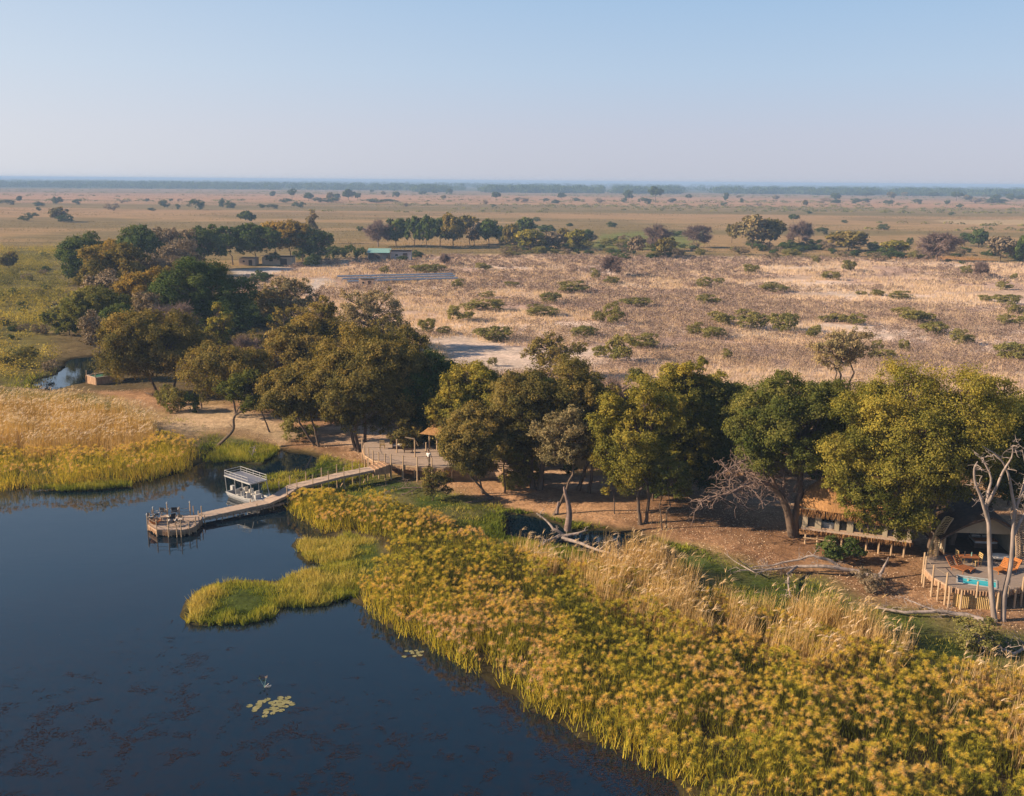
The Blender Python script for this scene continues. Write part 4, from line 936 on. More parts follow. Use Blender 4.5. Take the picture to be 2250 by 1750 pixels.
# far plain beyond the tree groups: low tussock bands
def far_plain():
    rng = np.random.default_rng(99)
    n = 26000; d = 330 * (7.0 ** rng.random(n)); a = rng.uniform(-0.66, 0.66, n); x = d * a; y = d
    k = (~inside(x, y, wpoly(SAVANNA, 0.5))) & (fbm(x * 0.3, y, 70, 101, 4) > 0.50)
    k &= ~inside(x, y, wpoly(WOODBACK, 0.5)); x, y = x[k], y[k]
    nb = 6; i = np.repeat(np.arange(len(x)), nb); m = len(i); s = y[i] / 330.0
    b = blades(x[i] + rng.normal(0, 1.3, m) * s, y[i] + rng.normal(0, 0.8, m) * s, np.full(m, 0.3), rng.uniform(0.5, 1.3, m), rng.uniform(0, 6.3, m), np.abs(rng.normal(0.6, 0.3, m)), 0.16 * s, 0.15 + 0.35 * fbm(x, y, 50, 7, 2)[i] + rng.normal(0, 0.1, m), rng, segs=1)
    stuff('plain_grass', [b], leaf_mat('plain_grass_straw', [(0.0, (0.11, 0.10, 0.035)), (0.5, (0.27, 0.205, 0.09)), (1.0, (0.42, 0.31, 0.16))], 0.3))
far_plain()
# the far marsh at the left: low clumps of papyrus and reed
def far_marsh():
    x, y, rng = scatter(wpoly(MARSH_FAR, 0.3), 2.3, 111)
    k = out_of_water(x, y, 0.5); x, y = x[k], y[k]
    c = fbm(x, y, 13, 112, 4); f2 = fbm(x, y, 45, 113, 2)
    k = c + rng.uniform(-.06, .06, len(x)) > 0.45; x, y, c, f2 = x[k], y[k], c[k], f2[k]
    nb = 60; i = np.repeat(np.arange(len(x)), nb); m = len(i)
    r = (1.2 + 5.5 * np.clip(c - 0.42, 0, 0.5) * 2)[i]
    off = rng.normal(0, 1, (m, 3)); off /= np.linalg.norm(off, axis=1)[:, None]; off[:, 2] = np.abs(off[:, 2])
    C = np.stack([x[i] + off[:, 0] * 1.9, y[i] + off[:, 1] * 1.9, 0.2 + off[:, 2] * r * rng.uniform(0.5, 1.1, m)], 1)
    V_, F_ = leaf_quads(C, off + rng.normal(0, 0.5, (m, 3)), 0.42, rng, 0.4)
    tint = 0.13 + 0.8 * (f2[i] - 0.42) + 0.25 * (c[i] - 0.5) + rng.normal(0, 0.08, m) + (rng.random(len(x))[i] - 0.5) * 0.2
    stuff('marsh_plants', [(V_, F_, np.repeat(tint, 4))], leaf_mat('marsh_leaves', [(0.0, (0.10, 0.10, 0.03)), (0.15, (0.24, 0.22, 0.045)), (0.35, (0.46, 0.37, 0.07)), (0.7, (0.60, 0.43, 0.11))], 0.3))
far_marsh()
# the wood on the horizon: reads as one mass
def far_wood():
    rng = np.random.default_rng(131)
    P = []
    for i in range(3800):
        t = rng.random()
        if t < 0.45: d = rng.uniform(2750, 3150); a = rng.uniform(-0.62, 0.62)
        else: d = 3100 * (3.9 ** rng.random()); a = rng.uniform(-0.62, 0.62)
        if d < 3150 and a < -0.1: d += 250 + 700 * rng.random()
        if vnoise(np.array([a * 22]), np.array([d / 260]), 3)[0] < 0.28: continue
        P.append((a * d, d, rng.uniform(11, 23), rng.uniform(10, 20) * (1 + d / 9000)))
    P = np.array(P); nb = 110
    i = np.repeat(np.arange(len(P)), nb); m = len(i)
    off = rng.normal(0, 1, (m, 3)); off /= np.linalg.norm(off, axis=1)[:, None]; off *= (rng.uniform(0.3, 1, m) ** 0.4)[:, None]
    H = P[i, 2]; w_ = P[i, 3]
    C = np.stack([P[i, 0] + off[:, 0] * w_, P[i, 1] + off[:, 1] * w_, H * 0.5 + off[:, 2] * H * 0.52], 1)
    V_, F_ = leaf_quads(C, off + rng.normal(0, 0.4, (m, 3)), 5.5, rng, 0.6)
    stuff('distant_wood', [(V_, F_, np.repeat(0.25 + 0.35 * rng.random(len(P))[i] + rng.normal(0, 0.08, m), 4))], FOLI['dark'])
far_wood()
def distant_scrub():
    rng = np.random.default_rng(141)
    n = 5200; d = 700 * (4.2 ** rng.random(n)); a = rng.uniform(-0.62, 0.62, n); x = d * a; y = d
    k = (fbm(x * 0.25, y, 120, 142, 4) + rng.uniform(-.05, .05, n) > 0.545); x, y = x[k], y[k]
    nb = 30; i = np.repeat(np.arange(len(x)), nb); m = len(i); s = (rng.uniform(0.7, 2.0, len(x)) * (y / 1300) ** 0.4)[i]
    off = rng.normal(0, 1, (m, 3)); off /= np.linalg.norm(off, axis=1)[:, None]; off[:, 2] = np.abs(off[:, 2])
    C = np.stack([x[i] + off[:, 0] * s * 3.2, y[i] + off[:, 1] * s * 2, 0.3 + off[:, 2] * s * 1.5], 1)
    V_, F_ = leaf_quads(C, off + rng.normal(0, .4, (m, 3)), 1.7, rng, 0.6)
    stuff('distant_scrub', [(V_, F_, np.repeat(0.2 + 0.5 * rng.random(len(x))[i], 4))], FOLI['plain'])
distant_scrub()

# ------------------------------------------------------------------ small far trees and shrubs: prototypes, then copies
FARP = {}
AUTO = []
def proto(kind, k):
    key = (kind, k)
    if key in FARP: return FARP[key]
    spec = {'dark': ('dark', dict(cb=0.22, cover=1.1)), 'olive': ('olive', dict(cb=0.2)), 'green': ('yellow', dict(cb=0.18, cover=1.1)), 'umb': ('dark', dict(cb=0.5)),
            'brown': ('brown', dict(cb=0.2, cover=0.6, twigs=0.9)), 'pale': ('pale', dict(cb=0.22, cover=0.7, twigs=0.8)), 'bare': (None, dict(cb=0.2, bare=True, cover=0.8, twigs=1.4)),
            'shrub': ('plain', dict(cb=0.0, cover=0.85)), 'darkshrub': ('dark', dict(cb=0.0)), 'greyshrub': ('brown', dict(cb=0.0, cover=0.6))}[kind]
    fol, o = spec; shrub = 'shrub' in kind
    W, L = gen_tree(7000 + k * 31 + len(kind) * 7, 10.0, 5.2 if kind != 'umb' else 5.5, leaf=1.0 if not shrub else 0.62, lobes=13 if not shrub else 9, twigs=o.pop('twigs', 0.2), trunk_r=0.32, **o)
    wm = W.mesh(kind + '_trunk', BARK_TWIG if kind == 'bare' else BARK)
    lm = mesh_np(kind + '_crown', L[0], L[1], [FOLI[fol]], {'tint': L[2]}) if L else None
    FARP[key] = (wm, lm); return FARP[key]
NAMES = {'dark': 'evergreen_tree', 'olive': 'broadleaf_tree', 'green': 'broadleaf_tree', 'umb': 'umbrella_tree', 'brown': 'dry_tree', 'pale': 'dry_tree', 'bare': 'bare_tree'}
frng = random.Random(4)
def fplant(bx, by, top, wpx, kind, label, group=None):
    P = G(bx, by, 0.3); s = mpp(P); H = height_at(P, top); wd = wpx * s
    k = frng.randrange(3); wm, lm = proto(kind, k)
    rz = frng.uniform(0, 6.28)
    if 'shrub' in kind:
        o = link('shrub', lm, None, P, rz, label=label, category='shrub', group=group)
        o.scale = (wd / 10.5, wd / 11.5, H * 1.35 / 9.0)
        return o
    r = thing(NAMES[kind], P, label, 'tree', group, rz); r.scale = (wd / 9.8, wd / 9.8, H / 9.6)
    link('trunk', wm, r)
    if lm: link('crown', lm, r)
    return r
z2 = lambda x, y: ((750 + x / 2.912) / K, (360 + y / 2.912) / K)
z3 = lambda x, y: ((1500 + x / 2.912) / K, (360 + y / 2.912) / K)
z1 = lambda x, y: ((x / 2.912) / K, (360 + y / 2.912) / K)
def fz(z, x0, x1, top, bot, kind, label, group=None):
    bx, by = z((x0 + x1) / 2, bot); _, t = z(0, top)
    return fplant(bx, by, t, (x1 - x0) / 2.912 / K * 1.08, kind, label, group)
for r_ in [
 (160, 310, 375, 535, 'bare', 'bare brown tree at the left end of the far middle grove'),
 (270, 430, 350, 530, 'dark', 'dark rounded tree next to the bare brown one in the far middle grove'),
 (415, 520, 345, 540, 'dark', 'slender dark tree with a tall visible trunk, left part of the far middle grove'),
 (490, 600, 342, 545, 'dark', 'dark tree with two visible stems, left part of the far middle grove'),
 (575, 690, 340, 530, 'dark', 'dark dense tree halfway along the far middle grove'),
 (650, 780, 322, 538, 'olive', 'highest olive topped tree halfway along the far middle grove'),
 (740, 900, 318, 520, 'olive', 'broad domed olive tree right of the middle of the far middle grove'),
 (800, 900, 375, 525, 'brown', 'purplish brown leafless-looking tree inside the far middle grove'),
 (885, 1005, 350, 535, 'dark', 'darkest rounded tree at the right of the far middle grove'),
 (985, 1060, 405, 520, 'dark', 'small dark tree closing the right end of the far middle grove'),
 (1045, 1130, 372, 545, 'olive', 'narrow upright tree just right of the far middle grove'),
 (1105, 1240, 352, 500, 'dark', 'dark tree behind the bright green round tree'),
 (1125, 1292, 408, 556, 'green', 'bright green round tree on pale stems right of the far middle grove'),
 (1268, 1370, 392, 460, 'dark', 'low dark crown behind the purple brown thicket'),
 (1285, 1405, 420, 550, 'brown', 'purple brown tree between the two bright round trees'),
 (1388, 1465, 402, 545, 'olive', 'olive tree touching the pale green round tree on its left'),
 (1448, 1572, 410, 556, 'green', 'pale green round tree on a pale forked stem'),
 (1535, 1612, 425, 510, 'dark', 'dark crown behind the right side of the pale green round tree'),
 (1445, 1482, 378, 410, 'dark', 'tiny dark crown rising above the pale green round tree'),
 (1832, 1935, 452, 605, 'brown', 'dark reddish vine-hung tree left of the large bare thicket tree'),
 (1935, 2095, 402, 560, 'bare', 'large bare grey tree with a domed mass of twigs'),
 (2010, 2132, 462, 610, 'olive', 'olive vine-covered tree right of the domed bare tree'),
]: fz(z2, *r_[:2], r_[2], r_[3], r_[4], r_[5], None)
for r_ in [
 (15, 162, 392, 540, 'bare', 'rounded purple grey bare tree left of the big pale tree on the plain'),
 (278, 350, 378, 510, 'olive', 'olive side tree touching the left of the big pale tree'),
 (330, 560, 322, 548, 'pale', 'biggest pale tree on the plain with forked white stems'),
 (470, 640, 335, 545, 'olive', 'dark topped tree with brown hanging vines beside the biggest pale tree'),
 (678, 735, 322, 385, 'umb', 'small flat-topped tree beyond the bare white tree'),
 (668, 822, 380, 535, 'bare', 'bare pale stemmed tree right of the vine-hung tree'),
 (955, 1168, 420, 562, 'olive', 'wide olive dome tree on the plain with a dark low fork'),
 (1285, 1442, 482, 582, 'green', 'thin yellow-green spreading tree over the orange grass'),
 (1508, 1742, 440, 628, 'bare', 'large bare tree with a white forked trunk on the orange grass'),
 (1762, 1842, 440, 530, 'dark', 'left one of two dark green trees close together near the right side of the plain'),
 (1830, 1952, 420, 542, 'dark', 'larger right one of two dark green trees close together on the plain'),
 (1940, 2122, 450, 625, 'brown', 'purplish brown tree right of the pair of dark green trees'),
 (2128, 2230, 442, 640, 'dark', 'dark tree cut by the right edge, on the plain'),
 (1855, 1955, 628, 738, 'bare', 'small white dead tree low on the right of the plain'),
]: fz(z3, *r_[:2], r_[2], r_[3], r_[4], r_[5], None)
fz(z2, 1655, 1795, 588, 728, 'bare', 'white dead tree with twisted limbs in the middle of the plain')
fz(z2, 630, 690, 575, 655, 'bare', 'thin white dead tree right of the grey shed')
fz(z1, 322, 425, 278, 372, 'olive', 'lone leafy tree with a shrub at its foot far to the left')
fz(z1, 8, 110, 565, 682, 'olive', 'lone orange-tinged tree in the marsh at the left edge')
# the scattered hazy trees near the horizon
for (x, t, b_, w_, kd) in [(1000, 128, 205, 48, 'olive'), (1660, 180, 215, 16, 'umb'), (1095, 222, 252, 22, 'dark')]: pass
HZ = 'hazy trees scattered over the far plain'
hz1 = [(1745, 175, 215, 34), (1870, 160, 235, 44), (1975, 183, 240, 56), (2112, 180, 235, 40), (2155, 190, 232, 36), (125, 205, 245, 30), (1095, 222, 250, 20)]
hz2 = [(45, 160, 235, 70), (105, 185, 240, 36), (195, 165, 195, 22), (268, 175, 205, 26), (350, 180, 225, 44), (518, 175, 210, 44), (597, 165, 198, 30), (692, 160, 205, 40), (655, 198, 232, 30),
       (990, 180, 245, 56), (1410, 185, 230, 42), (1838, 172, 240, 52), (2008, 145, 250, 88), (1125, 215, 250, 26)]
hz3 = [(38, 195, 240, 34), (275, 185, 245, 30), (357, 200, 225, 28), (376, 222, 260, 18), (595, 203, 235, 42), (785, 228, 280, 30), (978, 186, 235, 62), (1175, 180, 215, 80), (1333, 175, 235, 52), (1420, 178, 215, 36), (1527, 184, 215, 34),
       (1600, 180, 220, 64), (1750, 180, 240, 70), (1690, 232, 275, 30), (1770, 260, 292, 36), (1825, 200, 240, 50), (1930, 195, 220, 28), (2000, 198, 240, 60), (2097, 190, 240, 50), (2160, 200, 240, 50)]
for zz, lst in ((z1, hz1), (z2, hz2), (z3, hz3)):
    for (x, t, b_, w_) in lst:
        big = w_ > 80
        hz_ = fz(zz, x - w_ / 2, x + w_ / 2, t, b_, 'umb' if frng.random() < 0.25 else ('dark' if frng.random() < 0.6 else 'olive'),
           'largest of the hazy blue-green trees before the horizon wood' if big else 'small hazy blue-green tree standing far out before the horizon wood', None if big else HZ)
        if not big: AUTO.append((hz_, 'small hazy tree'))
# shrubs
SG = {'plain': ('green leafy shrub growing among dry tan grass of the plain', 'green shrubs of the dry plain'),
      'edge': ('dark green shrub in the thicket line between dry plain and grassland', 'thicket shrubs below the far trees'),
      'far': ('small dark hazy shrub out on the far flat grassland', 'shrubs of the far grassland'),
      'shed': ('dark green shrub in the thicket beside the green roofed shed', 'shrubs by the sheds'),
      'dell': ('dark green bush in the shady dell right of the left wood', 'bushes of the shady dell')}
def shrub(z, x0, x1, t, b_, kind, g, label=None):
    l, gr = SG[g]
    o = fz(z, x0, x1, t, b_, kind, label or l, None if label else gr); AUTO.append((o, {'plain': 'green plain shrub', 'edge': 'thicket shrub', 'far': 'far dark shrub', 'shed': 'thicket shrub', 'dell': 'dark dell bush', 'marsh': 'marsh bush'}[g])); return o
for q in [(670, 840, 925, 1010), (865, 1090, 1062, 1135), (1175, 1410, 925, 975), (820, 1050, 880, 945), (1370, 1590, 775, 830), (1275, 1400, 838, 900), (1790, 1980, 870, 915), (1600, 1690, 960, 1020), (1680, 1815, 930, 1035),
          (1470, 1640, 1055, 1115), (1610, 1720, 1180, 1245), (1690, 1880, 1130, 1275), (1830, 2030, 1115, 1190), (240, 310, 668, 705), (455, 660, 655, 700), (840, 965, 645, 685), (1590, 1660, 690, 740), (1670, 1780, 735, 775),
          (1040, 1130, 762, 795), (700, 790, 755, 800), (870, 990, 830, 865), (600, 700, 1055, 1095), (500, 605, 1010, 1090), (940, 1000, 1250, 1300)]:
    shrub(z2, q[0], q[1], q[2], q[3], 'shrub', 'plain')
for q in [(75, 185, 745, 800), (195, 265, 740, 775), (385, 480, 655, 705), (500, 690, 780, 825), (85, 220, 850, 905), (20, 130, 1040, 1105), (120, 280, 1060, 1120), (870, 960, 980, 1015), (940, 1060, 970, 1020), (1050, 1170, 975, 1035),
          (790, 895, 1050, 1120), (1015, 1100, 632, 692), (895, 1010, 700, 750), (1110, 1180, 820, 845), (1200, 1285, 815, 850), (1310, 1460, 830, 870), (1320, 1610, 945, 1020), (1890, 1990, 850, 885), (2000, 2160, 850, 905), (2070, 2184, 915, 970),
          (2010, 2130, 980, 1040), (2140, 2250, 970, 1030), (2010, 2250, 1170, 1270), (1520, 1680, 1030, 1100), (1700, 1840, 1080, 1165), (1210, 1290, 1150, 1200), (250, 320, 1205, 1260), (2000, 2095, 765, 810), (2095, 2145, 710, 745), (1770, 1860, 670, 715),
          (320, 560, 970, 1060), (560, 740, 980, 1080), (150, 330, 965, 1040), (1380, 1450, 1140, 1210), (1210, 1360, 1200, 1260), (820, 880, 600, 640)]:
    shrub(z3, q[0], q[1], q[2], q[3], 'shrub', 'plain')
r2 = random.Random(8)
for z, xr in ((z2, (1600, 2184)), (z3, (0, 2184)), (z2, (1000, 1600)), (z3, (600, 2184))):
    for i in range(44):
        x = r2.uniform(*xr); y = 545 + r2.gauss(0, 22) + (x * 0.02 if z is z3 else 0) + (30 if i % 3 == 0 else 0); w_ = r2.uniform(40, 110)
        shrub(z, x - w_ / 2, x + w_ / 2, y - w_ * r2.uniform(0.28, 0.45), y, 'darkshrub' if r2.random() < 0.5 else ('greyshrub' if r2.random() < 0.45 else 'shrub'), 'edge')
for z, rows in ((z1, [(0, 90, 240, 265), (335, 395, 225, 262), (460, 525, 238, 265), (215, 285, 252, 275), (770, 820, 240, 256), (1015, 1085, 248, 285), (1120, 1158, 268, 295), (1200, 1310, 248, 298), (1400, 1440, 240, 285), (1440, 1505, 255, 290), (680, 760, 268, 302),
                     (375, 465, 338, 378), (130, 200, 342, 368), (170, 235, 322, 345), (1135, 1165, 230, 245), (930, 955, 228, 245), (1700, 1780, 268, 290), (1880, 1950, 255, 282), (1650, 1700, 265, 285), (945, 995, 288, 304), (230, 262, 285, 304), (2000, 2060, 225, 250), (2060, 2184, 225, 250), (1790, 1870, 230, 250)]),
                (z2, [(395, 430, 258, 278), (905, 940, 242, 265), (955, 995, 265, 280), (1230, 1270, 350, 375), (1700, 1760, 382, 410), (100, 140, 410, 435), (1290, 1330, 228, 245), (1345, 1395, 238, 258), (1480, 1530, 225, 243), (1620, 1680, 232, 255), (1790, 1830, 228, 250), (1900, 1980, 230, 262), (2090, 2150, 230, 250), (1100, 1200, 225, 250), (150, 330, 232, 250), (2100, 2180, 440, 470)]),
                (z3, [(880, 950, 230, 258), (950, 1010, 235, 256), (1070, 1150, 232, 258), (1140, 1210, 230, 250), (1290, 1350, 240, 260), (1470, 1530, 235, 258), (1840, 1940, 228, 255), (1945, 2060, 230, 258), (470, 505, 258, 272), (240, 290, 255, 272), (790, 830, 308, 322), (1015, 1055, 366, 382), (1250, 1320, 396, 426), (850, 930, 420, 455), (1700, 1740, 315, 332), (620, 740, 510, 560), (870, 970, 512, 562), (1180, 1250, 515, 555), (1435, 1475, 486, 522)])):
    for q in rows: shrub(z, q[0], q[1], q[2], q[3], 'darkshrub' if r2.random() < 0.7 else 'greyshrub', 'far')
for q in [(0, 100, 545, 610), (80, 170, 560, 620), (450, 520, 570, 610), (-60, 20, 560, 620), (360, 420, 600, 630)]: shrub(z2, *q, 'darkshrub', 'shed')
for q in [(1880, 2000, 545, 620), (1980, 2100, 560, 630), (2080, 2184, 550, 610), (1700, 1800, 590, 650), (1950, 2060, 600, 660)]: shrub(z1, *q, 'darkshrub', 'shed')
for q in [(1515, 1600, 745, 800), (1620, 1740, 705, 760), (1580, 1660, 735, 775)]: shrub(z1, *q, 'darkshrub', 'dell')
for i in range(26):
    x = r2.uniform(1540, 1860); y = r2.uniform(880, 1060); w_ = r2.uniform(80, 150)
    shrub(z1, x - w_ / 2, x + w_ / 2, y - w_ * 0.5, y, 'darkshrub', 'dell')
SG['marsh'] = ('dark bush among the yellow-green marsh at the far left', 'bushes of the far left marsh')
for i in range(34):
    x = r2.uniform(0, 400); y = r2.uniform(520, 1150); w_ = r2.uniform(35, 75) * (0.7 + (y - 500) / 900)
    if x > 420 - (y - 500) * 0.12: continue
    shrub(z1, x - w_ / 2, x + w_ / 2, y - w_ * r2.uniform(.35, .55), y, r2.choice(['darkshrub', 'shrub', 'greyshrub']), 'marsh')
fz(z1, 1710, 1800, 800, 905, 'dark', 'small dark conical tree in the shady dell')
fplant(372, 882, 838, 62, 'shrub', 'dark green rounded shrub on the pale leaf litter by the shore')
fplant(408, 884, 850, 40, 'darkshrub', 'smaller shrub touching the rounded shrub on the pale leaf litter')
fplant(635, 942, 895, 75, 'shrub', 'wide green bush at the foot of the slim straight tree')
fplant(348, 868, 838, 30, 'shrub', 'low bush at the foot of the large feathery tree')
fplant(1787, 1205, 1162, 88, 'darkshrub', 'round green bush in front of the stilts of the thatched suite')
fplant(1850, 1262, 1228, 70, 'greyshrub', 'ball of dry tan twigs below the long fallen trunk', None)
fplant(1100, 1045, 1015, 70, 'shrub', 'low shrub at the foot of the thick gnarled trunk')
fplant(2080, 1395, 1345, 110, 'shrub', 'soft green bush behind the bleached branches at the right edge')
fplant(112, 803, 777, 42, 'greyshrub', 'dark brown tussock at the edge of the small far pond')
fplant(45, 785, 748, 80, 'shrub', 'yellow-green bush left of the small far pond')

# drowned and floating weed: ragged rust-brown drifts lying in the near bay and a dense fringe off the papyrus
M_WEED = leaf_mat('rust_brown_water_weed', [(0.0, (0.014, 0.012, 0.010)), (0.5, (0.036, 0.021, 0.018)), (1.0, (0.075, 0.040, 0.028))], 0.0)
def water_weed():
    rng = np.random.default_rng(151)
    lag = wpoly(LAGOON, 0.0); pap = wpoly(PAPYRUS_R, 0.0)
    n = 330000; y = 30 + 75 * rng.random(n) ** 1.3; x = y * rng.uniform(-0.58, 0.42, n)
    k = inside(x, y, lag); x, y = x[k], y[k]
    dist = -sdist(x, y, pap)
    c = 0.72 * fbm(x, y, 1.0, 152, 3) + 0.28 * fbm(x, y, 7, 153, 2)
    lim = 0.555 + 0.26 * np.clip((y - 52) / 20, 0, 1.4) + 0.03 * (rng.random(len(x)) - 0.5) - 0.16 * np.clip(1 - dist / (5.5 * fbm(x, y, 6, 154, 2) + 1), 0, 1)
    k = (c + rng.normal(0, 0.03, len(x)) > lim) & (rng.random(len(x)) < 0.75); x, y, dist = x[k], y[k], dist[k]
    m = len(x); print('weed', m)
    C = np.stack([x, y, np.full(m, 0.012) + rng.uniform(0, .008, m)], 1)
    V, F = leaf_quads(C, rng.normal(0, 0.05, (m, 3)) + np.array([0, 0, 1]), 0.15, rng, 0.28)
    stuff('water_weed', [(V, F, np.repeat(0.25 + 0.5 * rng.random(m) + 0.15 * (dist < 3), 4))], M_WEED)
water_weed()
# ------------------------------------------------------------------ built things
WOOD = mat('weathered_wood', (0.46, 0.33, 0.23), (0.27, 0.185, 0.13), 2.5, 0.85, (1, 1, 1), 0.2)
PLANK = mat('deck_planks', (0.52, 0.395, 0.30), (0.30, 0.22, 0.165), 6.0, 0.8, (0.35, 4, 1), 0.15)
PLANKG = mat('grey_deck_planks', (0.36, 0.28, 0.225), (0.20, 0.155, 0.125), 6.0, 0.8, (0.3, 4, 1), 0.15)
LOGM = mat('split_log_cladding', (0.50, 0.32, 0.19), (0.22, 0.13, 0.08), 5.0, 0.9, (1, 1, 0.3), 0.4)
POLE = mat('gum_pole', (0.50, 0.36, 0.22), (0.36, 0.25, 0.16), 2.0, 0.85, (1, 1, 0.3))
BAMBOO = mat('yellow_reed_poles', (0.58, 0.42, 0.19), (0.38, 0.25, 0.10), 7.0, 0.75, (1, 1, 0.15))
THATCH = mat('thatch', (0.40, 0.215, 0.085), (0.19, 0.10, 0.045), 9.0, 1.0, (1.2, 0.35, 0.35), 0.8)
CANVAS = mat('beige_canvas', (0.40, 0.33, 0.23), (0.32, 0.265, 0.185), 1.5, 0.9)
DARKC = mat('dark_mesh_window', (0.022, 0.022, 0.024), (0.012, 0.012, 0.013), 2.0, 0.35, None, 0, 0.4)
DARKW = mat('dark_timber', (0.09, 0.055, 0.035), (0.05, 0.03, 0.02), 3.0, 0.8)
WHITE = mat('white_paint', (0.46, 0.45, 0.43), (0.36, 0.35, 0.335), 2.0, 0.45, None, 0, 0.5)
ALU = mat('aluminium_hull', (0.50, 0.50, 0.50), (0.40, 0.41, 0.42), 1.5, 0.42, None, 0, 0.5, 0.3)
GREYP = mat('grey_upper_deck', (0.20, 0.205, 0.235), (0.15, 0.155, 0.185), 3.0, 0.6)
BLACK = mat('black_fabric', (0.03, 0.03, 0.035), (0.02, 0.02, 0.022), 3.0, 0.8)
CREAM = mat('cream_cushion', (0.70, 0.64, 0.55), (0.62, 0.56, 0.47), 3.0, 0.9)
TEAK = mat('orange_teak', (0.46, 0.175, 0.045), (0.30, 0.11, 0.03), 5.0, 0.6, (4, 1, 1))
TEAKD = mat('dark_teak', (0.34, 0.13, 0.05), (0.22, 0.08, 0.03), 5.0, 0.6, (4, 1, 1))
TIN = mat('green_tin_roof', (0.24, 0.42, 0.36), (0.19, 0.34, 0.29), 1.0, 0.5)
TING = mat('grey_tin_roof', (0.40, 0.36, 0.34), (0.30, 0.27, 0.255), 1.0, 0.6)
PLAST = mat('tan_plaster', (0.62, 0.43, 0.29), (0.50, 0.34, 0.22), 0.6, 0.95)
PLASG = mat('grey_plaster', (0.46, 0.42, 0.40), (0.38, 0.345, 0.33), 0.6, 0.95)
SOLAR = mat('solar_panel_glass', (0.075, 0.08, 0.105), (0.05, 0.053, 0.075), 1.2, 0.35, None, 0, 0.5)
STEEL = mat('galvanised_steel', (0.45, 0.44, 0.43), (0.35, 0.34, 0.33), 2.0, 0.6, None, 0, 0.4, 0.4)
ROPE = mat('rope', (0.30, 0.23, 0.16), None, 6.0, 0.9)
SKIN = mat('brown_skin', (0.20, 0.10, 0.06), (0.17, 0.085, 0.05), 4.0, 0.6)
SHIRT = mat('white_shirt', (0.78, 0.76, 0.72), (0.68, 0.66, 0.62), 6.0, 0.9)
TROU = mat('khaki_trousers', (0.20, 0.16, 0.12), (0.14, 0.11, 0.08), 6.0, 0.9)
HAIRM = mat('black_hair', (0.012, 0.010, 0.009), None, 9.0, 0.9)
def pool_mat(name, col):
    m, t, out = new_mat(name); b = N(t, 'ShaderNodeBsdfPrincipled'); b.inputs['Base Color'].default_value = (*col, 1)
    b.inputs['Roughness'].default_value = 0.08; b.inputs['IOR'].default_value = 1.33
    n = noise(t, 3.0, 2); bp = N(t, 'ShaderNodeBump'); bp.inputs['Strength'].default_value = 0.1; bp.inputs['Distance'].default_value = 0.02
    t.links.new(n, bp.inputs['Height']); t.links.new(bp.outputs[0], b.inputs['Normal']); t.links.new(b.outputs[0], out.inputs[0]); return m
POOLW = pool_mat('turquoise_pool_water', (0.04, 0.42, 0.50)); GREENW = pool_mat('green_tank_water', (0.08, 0.22, 0.16))

